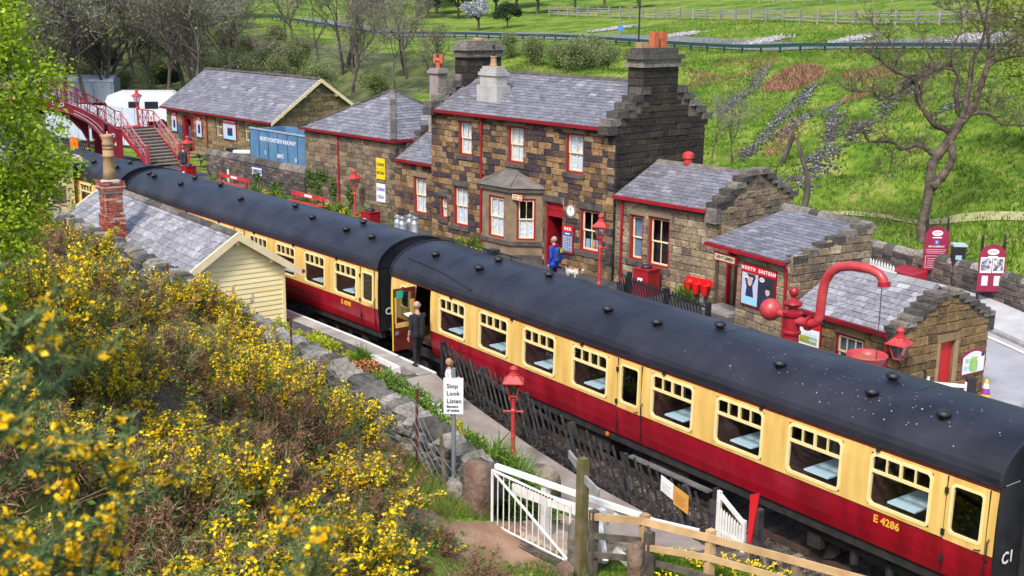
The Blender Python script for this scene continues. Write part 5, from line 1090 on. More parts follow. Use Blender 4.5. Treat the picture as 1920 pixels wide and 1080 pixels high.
# lamp bracketed to the hut corner
t = thing('wall_lamp', 'red lantern bracketed to the corner of the little roadside hut', 'wall lamp', tuple(hut.matrix_basis @ Vector((.1, -.12, 0))) if False else (12.0, 7.5, 2.08), 10, 'red station lamps')
lantern(t, 0, 1.0); B = MB(); B.tube([(0, 0, 0), (-.02, .05, -.1), (-.1, .25, -.14)], .022, 6); B.tube([(0, 0, -.02), (.06, .06, -.16), (-.06, .26, -.3)], .014, 5); B.obj('bracket', BLACK, t)
# bins
def litter_bin(label, x, y, rz, s=.62, h=.85):
    t = thing('litter_bin', label, 'litter bin', (x, y, PZ), rz, 'red platform bins')
    a = s/2; B = MB(); B.box(-a, a, -a, a, .04, h); B.obj('body', RED, t)
    B = MB(); B.box(-a - .025, a + .025, -a - .025, a + .025, h, h + .035); B.box(-a - .015, a + .015, -a - .015, a + .015, 0, .05); B.obj('rim', RED, t)
    B = MB(); B.lathe([(.2, 0), (.2, .06), (.16, .11), (.0, .13)], 14, (0, 0, h + .035)); B.obj('lid', BLACK, t)
    B = MB(); B.box(-.12, .1, -a - .008, -a - .001, h*.58, h*.7); B.obj('notice', PAPER, t); return t
litter_bin('red square litter bin against the office wing wall', -.45, 10.5, 8, .66, .9)
litter_bin('red square litter bin between the stone store and the milk churns', -16.2, 8.55, 8)
litter_bin('red square litter bin by the lamp near the footbridge stairs', -34.9, 7.6, 8)
# milk churns on their trolley
t = thing('luggage_trolley', 'dark green platform trolley carrying milk churns', 'trolley', (-11.75, 8.1, PZ), 6)
B = MB(); B.box(-1.25, 1.25, -.55, .55, .4, .46); B.obj('deck', GREENPAINT, t); B = MB(); B.box(-1.2, 1.2, -.5, -.44, .3, .4); B.box(-1.2, 1.2, .44, .5, .3, .4); B.obj('chassis', GREENPAINT, t)
for sx in (-.9, .9):
    for sy in (-.48, .48): B = MB(); B.tube([(sx, sy - .03, .19), (sx, sy + .03, .19)], .19, 16); B.obj('wheel', BLACK, t)
ftube('handle', GREENPAINT, t, [(1.25, 0, .42), (1.7, 0, .3)], .03, 6)
def churn(label, x, y, z):
    t = thing('milk_churn', label, 'milk churn', (x, y, z), 0, 'milk churns on the trolley')
    B = MB(); B.lathe([(.185, 0), (.19, .03), (.18, .05), (.18, .48), (.17, .54), (.12, .62), (.115, .66), (.15, .7)], 20); o = B.obj('body', STEEL, t); smooth_by_angle(o, 40)
    B = MB(); B.lathe([(.155, .7), (.16, .72), (.155, .76), (.06, .78), (.05, .8), (0, .8)], 18); B.obj('lid', STEEL, t)
    for s in (-1, 1): B = MB(); B.tube([(s*.17, 0, .5), (s*.22, 0, .54), (s*.2, 0, .62), (s*.13, 0, .64)], .012, 5); B.obj('handle', STEEL, t)
for l, x, y in (('metal milk churn at the left end of the group on the trolley', -12.78, 7.9), ('metal milk churn at the front of the trolley group', -12.35, 7.86), ('metal milk churn at the right end of the trolley group', -12.1, 8.3), ('metal milk churn at the back behind the others', -12.65, 8.4)): churn(l, x, y, PZ + .46)
# benches
def bench(label, x, y, rz, L):
    t = thing('platform_bench', label, 'bench', (x, y, PZ), rz, 'red benches under the low wall')
    for k in range(3): box_obj('seat_slat', LAMPRED, t, (-L/2, L/2, -.25 + k*.14, -.14 + k*.14, .42, .455))
    box_obj('backrest', LAMPRED, t, (-L/2, L/2, .22, .255, .66, .86)); box_obj('name_plate', PAPER, t, (-.32, .32, .212, .219, .7, .82))
    for x_ in (-L/2 + .2, 0, L/2 - .2): B = MB(); B.bar((x_, .24, 0), (x_, .24, .8), .05, .05); B.bar((x_, -.22, 0), (x_, -.22, .42), .05, .05); B.bar((x_, -.22, .4), (x_, .24, .4), .05, .05); B.obj('leg', DKRED, t)
bench('long red bench with white name plate under the stone wall sign', -30.0, 7.95, 5, 3.2)
bench('red bench with white name plate beside the stone store', -22.2, 8.35, 6, 2.9)
# low boundary wall and its enamel sign
bw = thing('boundary_wall', 'low dark stone wall with pale rounded coping behind the red bench', 'wall', (-34.5, 8.5, PZ), 5)
B = MB(); B.box(0, 10.3, 0.02, .5, -.3, 1.55); w_ = B.obj('wall', MORTARDK, bw)
pieces('stone', stone_entries(wframe((0, 0.02, 0), (1, 0, 0)), 10.3, 1.52, .17, .2, .5, seed=81, chj=.2), BLOCKS, WALLSTONE, w_, 300)
for k in range(17): q = MB(); q.tube([(k*.61, .26, 1.56), (k*.61 + .59, .26, 1.56)], .29, 8); q.obj('coping_stone', COPING, bw)
F_ = bw.matrix_basis
t = thing('enamel_sign', 'small white and blue enamel sign on the low stone wall', 'sign', (-34.5, 8.5, PZ), 5)
box_obj('board', PAPER, t, (5.2, 6.2, -.06, -.03, .98, 1.36)); text(t, 'CHIKKO', .27, frame((5.7, -.064, 1.17), (1, 0, 0), (0, 0, 1)), BLUEINK, bold=.012)
box_obj('border', BLUEINK, t, (5.16, 6.24, -.045, -.028, .94, 1.4))
t = thing('white_post', 'short white marker post in front of the low wall', 'post', (-34.5, 8.5, PZ), 5); box_obj('post', WHITE, t, (2.55, 2.68, -.1, -.04, .2, .95))
# grounded wagon body
wg = thing('wagon_body', 'blue grey open wagon body lettered in white behind the low wall', 'wagon', (-34.5, 8.5, PZ), 5)
B = MB(); x0, x1, y0, y1, z0, z1 = 2.75, 8.65, 1.25, 3.5, .1, 3.12
B.box(x0, x1, y0 + .03, y0 + .08, z0, z1); B.box(x0, x0 + .06, y0 + .08, y1, z0, z1); B.box(x1 - .06, x1, y0 + .08, y1, z0, z1); B.box(x0 + .06, x1 - .06, y1 - .06, y1, z0, z1); B.box(x0, x1, y0, y1, z0 - .05, z0); B.obj('body', BLUEBODY, wg)
for k in range(6):
    a = x0 + (x1 - x0)*k/6; box_obj('panel', BLUEBODY, wg, (a + .02, x0 + (x1 - x0)*(k + 1)/6 - .02, y0 + .012, y0 + .03, z0 + .02, z1 - .03))
for k in range(7): a = x0 + (x1 - x0)*k/6; box_obj('strap', mat('wagon_dark_blue', (0.03, 0.075, 0.14), rough=.6), wg, (a - .03, a + .03, y0 - .002, y0 + .012, z0, z1))
box_obj('top_rail', mat('wagon_rail_grey', (0.3, 0.36, 0.42), rough=.6), wg, (x0 - .03, x1 + .03, y0 - .03, y0 + .1, z1, z1 + .07), (x1 - .07, x1 + .03, y0 + .1, y1, z1, z1 + .07))
fr = lambda x, z: frame((x, y0 - .006, z), (1, 0, 0), (0, 0, 1))
WORN = mat('worn_white_lettering', (.66, .72, .78), (.76, .8, .84), rough=.7, scale=6); text(wg, 'NORTH EASTERN RAILWAY', .3, fr(5.7, 2.66), WORN, bold=.006, sx=.98); text(wg, 'S', .28, fr(4.4, 1.95), WORN, bold=.006); text(wg, '8495', .32, fr(5.95, 1.88), WORN, bold=.006); text(wg, 'D', .28, fr(7.5, 1.82), WORN, bold=.006)
t = thing('barrier_pole', 'white crossing pole lying behind the low wall', 'pole', (-34.5, 8.5, PZ), 5); ftube('pole', WHITE, t, [(.3, 1.6, 1.55), (2.9, 2.2, 1.75)], .13, 8); box_obj('counterweight', BLACK, t, (-.3, .3, 1.4, 1.8, 1.35, 1.75))
# enamel advertisements on the store
t = thing('enamel_sign', 'yellow enamel mustard sign on the stone store wall', 'sign', (-24.4, 9.6, PZ), 5.9)
box_obj('board', YELLOW, t, (6.05, 6.7, -.09, -.06, 1.95, 2.9)); text(t, "COLMANS\nMUSTARD", .2, frame((6.375, -.094, 2.43), (1, 0, 0), (0, 0, 1)), BLACKINK, bold=.006, sx=.62, line=1.9); box_obj('band', mat('sign_amber', (.7, .42, .01), rough=.4), t, (6.06, 6.69, -.093, -.0905, 2.39, 2.46))
t = thing('enamel_sign', 'white enamel starch sign with blue letters on the stone store wall', 'sign', (-24.4, 9.6, PZ), 5.9)
box_obj('board', PAPER, t, (6.03, 6.7, -.09, -.06, .9, 1.74)); text(t, "COLMANS\nSTARCH", .21, frame((6.365, -.094, 1.3), (1, 0, 0), (0, 0, 1)), BLUEINK, bold=.006, sx=.62, line=1.7)
# signs and boards on the house
HM = (-13.2, 9.86, PZ)
t = thing('office_sign', 'red framed cream sign hung on the bay window corner', 'sign', HM, 5.74)
B = MB(); B.box(6.0, 6.62, -.86, -.82, 2.5, 2.76); B.obj('frame', RED, t); box_obj('board', CREAM, t, (6.03, 6.59, -.866, -.861, 2.53, 2.73)); [box_obj('sign_text', mat('faded_sign_text', (.3, .18, .14), rough=.6), t, (6.09 + k*.062, 6.14 + k*.062, -.869, -.8665, z_, z_ + .06)) for k in range(8) for z_ in (2.55, 2.65) if k != 4]; box_obj('bracket', RED, t, (6.0, 6.06, -.82, -.4, 2.6, 2.66))
t = thing('wall_clock', 'round white station clock in a stone surround beside the doorway', 'clock', HM, 5.74)
def disc(B, c, r, d, n=24, rx=1.0): B.prism([(c[0] + r*rx*math.cos(2*math.pi*k/n), c[1], c[2] + r*math.sin(2*math.pi*k/n)) for k in range(n)][::-1], (0, d, 0))
B = MB(); disc(B, (8.4, -.06, 2.3), .27, .08); B.obj('surround', DRESSED, t); B = MB(); disc(B, (8.4, -.075, 2.3), .2, .015); B.obj('face', PAPER, t)
B = MB(); B.bar((8.4, -.08, 2.3), (8.4, -.08, 2.46), .012, .012); B.bar((8.4, -.08, 2.3), (8.37, -.08, 2.4), .016, .012); B.obj('hands', BLACKINK, t)
B = MB()
for k in range(12): a = k*math.pi/6; B.bar((8.4 + .155*math.sin(a), -.08, 2.3 + .155*math.cos(a)), (8.4 + .185*math.sin(a), -.08, 2.3 + .185*math.cos(a)), .014, .006)
B.obj('hour_marks', BLACKINK, t)
t = thing('timetable_board', 'red framed timetable board with blue sheets beside the doorway', 'notice board', HM, 5.74)
box_obj('frame', RED, t, (7.99, 8.6, -.1, -.045, .68, 1.74)); box_obj('header', POSTRED, t, (8.02, 8.57, -.106, -.101, 1.5, 1.72)); box_obj('sheet', mat('slate_blue_sheet', (.06, .09, .17), rough=.5), t, (8.03, 8.56, -.106, -.101, .73, 1.49))
text(t, 'NER', .15, frame((8.295, -.108, 1.61), (1, 0, 0), (0, 0, 1)), WHITEINK, bold=.006, space=1.5)
for r_ in range(9):
    for c_ in range(4): box_obj('timetable_entry', mat('entry_white', (.5, .55, .65), rough=.6), t, (8.06 + c_*.125, 8.16 + c_*.125 - (.02 if (r_*c_) % 3 else 0), -.109, -.1065, 1.3 - r_*.065, 1.335 - r_*.065))
box_obj('sheet_title', WHITEINK, t, (8.16, 8.43, -.109, -.1065, 1.41, 1.45))
# fire buckets
t = thing('bucket_rack', 'bright red board holding fire buckets on the wing wall', 'rack', (-2.13, 10.97, PZ), 5.74); box_obj('board', BRIGHTRED, t, (2.93, 4.05, -.06, -.03, .56, .82)); box_obj('whitewash', WHITE, t, (3.0, 3.02, -.04, -.035, .5, .55))
for l, x in (('bright red fire bucket at the left of the rack', 3.12), ('bright red fire bucket in the middle of the rack', 3.49), ('bright red fire bucket at the right of the rack', 3.86)):
    b = thing('fire_bucket', l, 'bucket', tuple(Matrix.Translation((-2.13, 10.97, PZ)) @ Matrix.Rotation(R(5.74), 4, 'Z') @ Vector((x, -.22, .3))), 5.74, 'red fire buckets')
    B = MB(); B.lathe([(.09, .0), (.1, .02), (.155, .33), (.165, .35), (.145, .35), (.09, .06)], 16); B.obj('body', BRIGHTRED, b); B = MB(); B.tube([(-.15, 0, .34), (-.1, .03, .43), (0, .06, .48), (.1, .03, .43), (.15, 0, .34)], .01, 5); B.obj('handle', BRIGHTRED, b)
# gents sign and big framed poster
GM = (4.59, 9.61, PZ)
t = thing('hanging_sign', 'red framed cream sign for gentlemen above the dark doorway', 'sign', GM, -6)
box_obj('frame', RED, t, (-.95, .1, -.2, -.14, 2.06, 2.34)); box_obj('board', CREAM, t, (-.89, .04, -.206, -.201, 2.11, 2.29)); text(t, 'GENTLEMEN', .15, frame((-.425, -.209, 2.2), (1, 0, 0), (0, 0, 1)), BLACKINK, bold=.005)
def poster(label, loc, rz, x0, x1, z0, z1, y, head, hh=.2, scenes=None, cat='poster'):
    t = thing('framed_poster', label, cat, loc, rz, 'red headed railway posters')
    box_obj('frame', DKRED, t, (x0, x1, y, y + .05, z0, z1)); box_obj('header', POSTRED, t, (x0 + .03, x1 - .02, y - .006, y - .001, z1 - hh, z1 - .02))
    text(t, head, hh*.62, frame(((x0 + x1)/2, y - .009, z1 - hh/2 - .01), (1, 0, 0), (0, 0, 1)), WHITEINK, bold=.006, space=1.3)
    return t
P_ = poster('large red headed poster of two portraits on the gentlemens block wall', GM, -6, .27, 1.78, .92, 2.2, -.1, 'NORTH  EASTERN', .24)
y = -.107
# left portrait sheet: pale sheet, dark coat, raised arms, face; right portrait sheet: dark ground, cap and face (plain generic figures)
skin = mat('print_skin', (.62, .42, .34), rough=.6); navy = mat('print_navy', (.02, .03, .09), rough=.6); lil = mat('print_lilac', (.5, .52, .68), rough=.6); cyan = mat('print_cyan', (.3, .6, .8), rough=.6); hair = mat('print_hair', (.5, .38, .26), rough=.6)
box_obj('print', lil, P_, (.32, 1.03, y, y + .004, .96, 1.93)); box_obj('print', mat('print_dark', (.03, .03, .05), rough=.5), P_, (1.035, 1.73, y, y + .004, .96, 1.93)); box_obj('print_strip', cyan, P_, (.33, 1.02, y - .003, y - .001, .97, 1.2)); 
B = MB(); B.prism([(.5, y - .002, 1.21), (.86, y - .002, 1.21), (.8, y - .002, 1.55), (.94, y - .002, 1.85), (.86, y - .002, 1.88), (.72, y - .002, 1.6), (.62, y - .002, 1.6), (.5, y - .002, 1.86), (.42, y - .002, 1.83), (.54, y - .002, 1.5)], (0, .001, 0)); B.obj('print_figure', navy, P_)
B = MB(); disc(B, (.68, y - .005, 1.64), .1, .001, rx=.8); B.obj('print_face', skin, P_); B = MB(); disc(B, (.68, y - .0035, 1.68), .12, .001, rx=.9); B.obj('print_hair', hair, P_)
box_obj('print_case', mat('print_case', (.05, .04, .04), rough=.5), P_, (.5, .9, y - .003, y - .001, 1.82, 1.92))
B = MB(); B.prism([(1.15, y - .002, .97), (1.7, y - .002, .97), (1.62, y - .002, 1.3), (1.45, y - .002, 1.4), (1.25, y - .002, 1.3)], (0, .001, 0)); B.obj('print_figure', navy, P_); B = MB(); disc(B, (1.47, y - .005, 1.5), .11, .001, rx=.85); B.obj('print_face', skin, P_); B = MB(); B.prism([(1.35, y - .006, 1.58), (1.6, y - .006, 1.57), (1.57, y - .006, 1.7), (1.37, y - .006, 1.7)], (0, .001, 0)); B.obj('print_cap', BLACKINK, P_)
for xx in (.48, 1.2): B = MB(); disc(B, (xx, y - .004, 1.83), .07, .001, rx=1.6); B.obj('print_emblem', WHITEINK, P_)
[box_obj('emblem_mark', BLACKINK, P_, (xx - .06, xx + .06, y - .0055, y - .0045, zz, zz + .014)) for xx in (.48, 1.2) for zz in (1.815, 1.845)]
UM = (11.87, 7.66, .3)
P_ = poster('red headed poster with a moorland picture on white, on the hut wall', UM, -3.3, -3.32, -2.46, .72, 2.04, -.1, 'NER', .2)
box_obj('print', PAPER, P_, (-3.28, -2.5, y, y + .004, .76, 1.83)); box_obj('print_picture', mat('print_moor', (.45, .4, .05), (.2, .28, .05), rough=.6, scale=7), P_, (-3.2, -2.58, y - .003, y - .001, 1.42, 1.62)); box_obj('print_sky', mat('print_skyblue', (.45, .62, .75), (.75, .8, .85), rough=.6, scale=6), P_, (-3.2, -2.58, y - .003, y - .001, 1.62, 1.72)); box_obj('print_lake', cyan, P_, (-2.85, -2.6, y - .005, y - .0035, 1.5, 1.57))
[box_obj('print_text', mat('print_grey', (.5, .52, .58), rough=.6), P_, (-3.12 + k*.075 + .06*(r_), -3.07 + k*.075 + .06*r_, y - .003, y - .001, 1.3 - r_*.1, 1.36 - r_*.1)) for r_ in (0, 1) for k in range(6 - 2*r_)]
# goods shed posters and slates
SM = (-49.72, 12.71, PZ)
for l, a, b, c, d, hd in (('narrow red headed poster left of the shed door', -.68, .16, 1.2, 2.55, 'NER'), ('narrow red headed poster right of the shed door', 2.9, 3.76, 1.1, 2.5, 'NER'), ('wide red headed poster between the shed windows', 6.6, 8.35, 1.3, 2.6, 'NORTH EASTERN')):
    P_ = poster(l, SM, 5, a, b, c, d, -.1, hd, .24); box_obj('print', lil, P_, (a + .07, b - .07, -.107, -.103, c + .07, d - .26)); box_obj('print_figure', navy, P_, (a + (b - a)*.35, a + (b - a)*.72, -.111, -.108, c + .12, d - .5)); box_obj('print_strip', cyan, P_, (a + .1, b - .1, -.112, -.1085, c + .08, c + .3)); B = MB(); disc(B, ((a + b)/2 + .02, -.114, d - .45), .1, .001); B.obj('print_face', skin, P_)
for l, x in (('blue notice board left of the shed doorway', .3), ('blue notice board hung in the shed doorway', 1.45)): t = thing('notice_board', l, 'notice board', SM, 5); box_obj('board', mat('notice_blue', (.05, .09, .17), rough=.6), t, (x, x + .55, -.1 if x < 1 else .1, -.06 if x < 1 else .14, .9, 1.75))
# map board on the hut gable
t = thing('map_board', 'curved maroon framed map board on the hut gable wall', 'map board', UM, -3.3)
def arched(x0, x1, z0, z1, rise, n=10): return [(x0, z0), (x1, z0)] + [(x1 + (x0 - x1)*k/n, z1 + rise*math.sin(math.pi*k/n)) for k in range(n + 1)]
MAROON = mat('maroon_board', (.24, .012, .045), (.28, .02, .06), rough=.45)
for nm, m_, e, xo in (('frame', MAROON, 0, .07), ('map', PAPER, .05, .078)):
    B = MB(); B.prism([(xo, 2.5 + e + yy*(1), zz) for yy, zz in arched(0, 1.0 - 2*e, .84 + e, 1.4 - e, .13)], (-.05 if nm == 'frame' else -.004, 0, 0)); B.obj(nm, m_, t)
B = MB(); rr = random.Random(4); B.prism([(.084, 3.0 + (.16 + rr.uniform(-.035, .05))*math.cos(a)*1.1, 1.12 + (.22 + rr.uniform(-.03, .05))*math.sin(a)) for a in np.linspace(0, 6.28, 22)[:-1]], (-.003, 0, 0)); B.obj('map_area', mat('map_green', (.25, .5, .12), (.4, .6, .2), rough=.6, scale=12), t)
for yy, zz, m_ in ((2.62, 1.0, cyan), (2.65, 1.2, mat('map_teal', (.3, .55, .45), rough=.6)), (3.3, 1.3, navy)): box_obj('map_key', m_, t, (.08, .083, yy, yy + .13, zz, zz + .1))
# ---- water crane
t = thing('water_crane', 'red water crane with swan neck pipe and ball counterweight behind the coach', 'water crane', (9.84, 6.0, PZ), 3)
B = MB(); z = lambda w: w - PZ
B.lathe([(.3, 0), (.3, .1), (.22, .14), (.2, .2), (.19, 1.62), (.23, 1.64), (.24, 1.7), (.2, 1.73), (.19, 2.1), (.25, 2.12), (.26, 2.2), (.2, 2.22), (.13, 2.25), (.12, 2.33), (.21, 2.37), (.25, 2.43), (.23, 2.46), (.1, 2.52), (.06, 2.56), (.06, 2.6), (.115, 2.66), (.13, 2.73), (.1, 2.81), (.03, 2.86)], 20); smooth_by_angle(B.obj('column', RED, t), 35)
LP = mat('crane_paint', (0.42, 0.03, 0.04), (0.5, 0.07, 0.07), rough=.35, scale=3)
B = MB(); path = [(.1, 0, 2.0), (.5, 0, 2.0), (.62, 0, 2.02), (.76, 0, 2.1), (.82, 0, 2.25), (.83, 0, 2.5), (.85, 0, 2.85), (.9, 0, 3.15), (1.05, 0, 3.42), (1.3, 0, 3.6), (1.6, 0, 3.67), (1.9, 0, 3.69), (2.2, 0, 3.68), (2.4, 0, 3.62), (2.53, 0, 3.5), (2.56, 0, 3.36)]
B.tube(path, [.115]*4 + [.118]*8 + [.112]*4, 16); smooth_by_angle(B.obj('swan_neck', LP, t), 40)
B = MB(); B.tube([(.46, 0, 2.0), (.54, 0, 2.0)], .185, 14); B.tube([(2.552, 0, 3.45), (2.565, 0, 3.34)], .15, 12); B.obj('flange', RED, t)
B = MB(); B.tube([(-.05, 0, 2.05), (-.42, 0, 2.09)], [.085, .1], 12); B.lathe([(0, -.3), (.12, -.27), (.21, -.2), (.27, -.1), (.29, 0), (.27, .1), (.21, .2), (.12, .27), (0, .3)], 20, (-.7, 0, 2.12)); smooth_by_angle(B.obj('counterweight', LP, t), 60)
B = MB()
for k in range(36): B.tube([(2.5, .02*(k % 2), 3.4 - k*.06), (2.5, .02*((k + 1) % 2), 3.35 - k*.06)], .012, 4)
B.obj('chain', BLACK, t)
t = thing('drain_bowl', 'red cast iron bowl on a stem beneath the water crane spout', 'bowl', (12.1, 6.1, PZ), 0)
B = MB(); B.lathe([(.16, 0), (.1, .1), (.08, 1.0), (.1, 1.1), (.2, 1.2), (.34, 1.32), (.42, 1.45), (.47, 1.56), (.5, 1.6), (.48, 1.62), (.42, 1.58), (.34, 1.44), (.1, 1.36)], 24); smooth_by_angle(B.obj('bowl', LP, t), 40); B = MB(); B.lathe([(.4, 1.5), (.1, 1.47)], 20); B.obj('water', mat('brown_water', (.3, .12, .06), rough=.15), t)
# ---- white gate and posts by the hut
t = thing('picket_gate', 'small white picket gate beside the hut door', 'gate', (11.93, 8.85, .38), 50)
box_obj('stile', WHITE, t, (0, .09, -.04, .04, 0, .98)); box_obj('stile', WHITE, t, (1.0, 1.07, -.035, .035, 0, .85)); B = MB(); B.bar((.05, 0, .8), (1.05, 0, .74), .04, .09); B.bar((.05, 0, .2), (1.05, 0, .2), .04, .08); B.obj('rail', WHITE, t)
for k in range(8): B = MB(); x = .15 + k*.11; B.prism([(x, -.012, .05), (x + .075, -.012, .05), (x + .075, -.012, .5), (x + .037, -.012, .55), (x, -.012, .5)], (0, .024, 0)); B.obj('picket', WHITE, t)
for l, x, y, h in (('black gate post against the hut wall', 11.86, 8.72, 1.15), ('black gate post at the open end of the white picket gate', 12.66, 9.75, .95)): t = thing('gate_post', l, 'post', (x, y, .35), 45); B = MB(); B.box(-.11, .11, -.11, .11, 0, h); B.prism([(-.12, -.12, h), (.12, -.12, h), (.12, .12, h), (-.12, .12, h)], (0, 0, .04)); B.obj('post', BLACK, t)
t = thing('traffic_cone', 'yellow no waiting cone on the road beside the hut', 'traffic cone', (12.25, 11.15, gz(12.25, 11.15) + .03), 0)
B = MB(); B.lathe([(.15, .03), (.045, .58), (.03, .6), (0, .6)], 14); B.obj('cone', mat('cone_yellow', (.85, .5, .02), rough=.5), t); box_obj('base', BLACK, t, (-.22, .22, -.22, .22, 0, .04)); B = MB(); B.lathe([(.123, .2), (.09, .36)], 14); B.obj('band', mat('cone_purple', (.25, .05, .3), rough=.5), t); B = MB(); B.lathe([(.088, .37), (.06, .5)], 14); B.obj('collar', WHITE, t)
# ---- black ranch fence on the far platform
t = thing('paling_fence', 'low black diagonal paling fence on the far platform', 'fence', (.1, 9.05, PZ), -7, 'black paling fences')
for x in (.2, 2.3, 4.4): box_obj('post', BLACK, t, (x - .07, x + .07, -.07, .07, 0, 1.0 if x > 1 else 1.1))
for z_ in (.35, .82): B = MB(); B.bar((.2, -.03, z_ + .03), (4.4, -.03, z_), .03, .06); B.obj('rail', BLACK, t)
for k in range(26): B = MB(); x = .25 + k*.165; B.bar((x, -.06, .05), (x - .4, -.06, .98), .07, .02, (0, 1, 0)); B.obj('paling', BLACK, t)
t = thing('paling_fence', 'short black paling return left of the fence post on the platform', 'fence', (.1, 9.05, PZ), 110, 'black paling fences')
for k in range(5): B = MB(); x = -.4 + k*.14; B.bar((x, 0, .05), (x - .2, 0, .85), .06, .02, (0, 1, 0)); B.obj('paling', BLACK, t)
# ---- footbridge, crossing the line at right angles
fb_ = thing('footbridge', 'maroon iron footbridge with lattice railings, arched girders and long stairs', 'footbridge', (-41.7, 7.7, PZ), 8)
SW, RISE, RUN = 2.2, 2.05, 3.1; TREAD = mat('stair_tread', (.2, .17, .14), (.3, .26, .22), rough=.85, scale=4); RAILP = mat('bridge_rail_pink', (.45, .13, .16), (.52, .2, .22), rough=.5, scale=3)
n = 12
for k in range(n):
    x = -RUN*k/n; zz = RISE*(k + 1)/n; box_obj('step', TREAD, fb_, (x - RUN/n - .06, x, .06, SW - .06, zz - .05, zz)); box_obj('riser', mat('riser_dark', (.05, .04, .035), (.1, .08, .07), rough=.9), fb_, (x - RUN/n + .0, x - RUN/n + .02, .06, SW - .06, zz, zz + RISE/n - .05))
slope = lambda x: -x/RUN*RISE
def railing(B, pts, h=1.1, n=None):
    """posts, top and mid rails and X bracing along a 3-d line of deck points"""
    for a, b in zip(pts, pts[1:]):
        a = Vector(a); b = Vector(b); k = max(1, round((b - a).length/.85)); U = Vector((0, 0, h))
        B.bar(a + U, b + U, .07, .06); B.bar(a + U*.55, b + U*.55, .035, .035); B.bar(a + U*.1, b + U*.1, .04, .04)
        for i in range(k + 1): p = a + (b - a)*(i/k); B.bar(p, p + U, .045, .045)
        for i in range(k): p = a + (b - a)*(i/k); q = a + (b - a)*((i + 1)/k); B.bar(p + U*.1, q + U, .025, .02); B.bar(p + U, q + U*.1, .025, .02)
for y in (0, SW):
    B = MB(); B.hexa([(.1, y - .04, -.05), (.1, y + .04, -.05), (-RUN, y + .04, RISE - .3), (-RUN, y - .04, RISE - .3), (.1, y - .04, .25), (.1, y + .04, .25), (-RUN, y + .04, RISE + .08), (-RUN, y - .04, RISE + .08)]); B.obj('stringer', BRIDGERED, fb_)
    B = MB(); railing(B, [(0, y, .12), (-RUN, y, RISE)], 1.05); B.obj('railing', RAILP, fb_)
    box_obj('newel_post', mat('newel_pink', (.42, .06, .08), rough=.5), fb_, (-.08, .12, y - .1, y + .1, 0, 1.32))
box_obj('landing', BRIDGERED, fb_, (-RUN - 2.2, -RUN, 0, SW, RISE - .25, RISE))
B = MB(); railing(B, [(-RUN - .0, SW, RISE), (-RUN - 2.2, SW, RISE)], 1.05); B.obj('railing', BRIDGERED, fb_)
for x in (-RUN, -RUN - 2.2): box_obj('landing_leg', BRIDGERED, fb_, (x - .1, x + .1, SW - .15, SW + .05, 0, RISE - .25))
deck = [(0, RISE), (-.4, RISE + .1), (-1.5, RISE + .85), (-2.7, RISE + 1.5), (-3.9, RISE + 2.0), (-5.0, RISE + 2.15), (-8.0, RISE + 2.15)]
deck += [(-13 + (-q[0]) - 0, q[1]) for q in deck[::-1][1:]] if False else [(-16 - q[0], q[1]) for q in deck[:-1][::-1]]
sof = [(-.75, 0), (-.9, .35), (-1.15, 1.1), (-1.55, 1.9), (-2.2, 2.6), (-3.2, 3.15), (-4.4, 3.5), (-6, 3.68), (-8, 3.74)]; sof += [(-16 - a, b) for a, b in sof[:-1][::-1]]
for x in (-RUN - .02, -RUN - 2.2):
    B = MB(); top = deck; nb = len(sof)
    ring_ = [(x, y, z_) for y, z_ in [(-.1, 0)] + [(y, z_ + .05) for y, z_ in deck] + [(-15.9, 0)] + sof[::-1]]
    # girder as strips between soffit and deck line
    ys = sorted({q[0] for q in deck} | {q[0] for q in sof if q[0] < -.9 and q[0] > -15.1})
    dz_ = lambda y: float(np.interp(-y, [-q[0] for q in deck], [q[1] + .05 for q in deck])); sz_ = lambda y: float(np.interp(-y, [-q[0] for q in sof[1:-1]], [q[1] for q in sof[1:-1]]))
    for a, b in zip(ys, ys[1:]):
        if b <= -.9 and a >= -15.1: B.hexa([(x - .06, a, sz_(a)), (x + .06, a, sz_(a)), (x + .06, b, sz_(b)), (x - .06, b, sz_(b)), (x - .06, a, dz_(a)), (x + .06, a, dz_(a)), (x + .06, b, dz_(b)), (x - .06, b, dz_(b))])
    for s in (1, -1):
        m_ = lambda y: y if s > 0 else -16 - y
        B.hexa([(x - .06, m_(-.75), 0), (x + .06, m_(-.75), 0), (x + .06, m_(0), 0), (x - .06, m_(0), 0), (x - .06, m_(-.9), dz_(-.9)), (x + .06, m_(-.9), dz_(-.9)), (x + .06, m_(0), RISE + .05), (x - .06, m_(0), RISE + .05)])
        B.hexa([(x - .06, m_(-.75), 0), (x + .06, m_(-.75), 0), (x + .06, m_(-.9), .35), (x - .06, m_(-.9), .35), (x - .06, m_(-.9), sz_(-.91)), (x + .06, m_(-.9), sz_(-.91)), (x + .06, m_(-.9), dz_(-.9)), (x - .06, m_(-.9), dz_(-.9))])
    B.obj('arch_girder', BRIDGERED, fb_)
    B = MB(); B.tube([(x + .07, y, z_ + .1) for y, z_ in sof[1:-1]], .035, 5); B.tube([(x + .07, y, z_ + .02) for y, z_ in deck], .03, 5); B.obj('girder_rib', RAILP, fb_)
    B = MB(); railing(B, [(x, y, z_) for y, z_ in deck], 1.12); B.obj('railing', BRIDGERED, fb_)
B = MB(); B.tube([(-RUN + .06, y, dz_(y)*.55 + sz_(y)*.45 if True else 0) for y in (-1.25, -1.6, -2.2, -3.0)], .02, 4); B.tube([(-RUN + .06, y, dz_(y)*.3 + sz_(y)*.7) for y in (-1.3, -1.8, -2.4, -3.0)], .02, 4); B.obj('white_lining', WHITEINK, fb_)
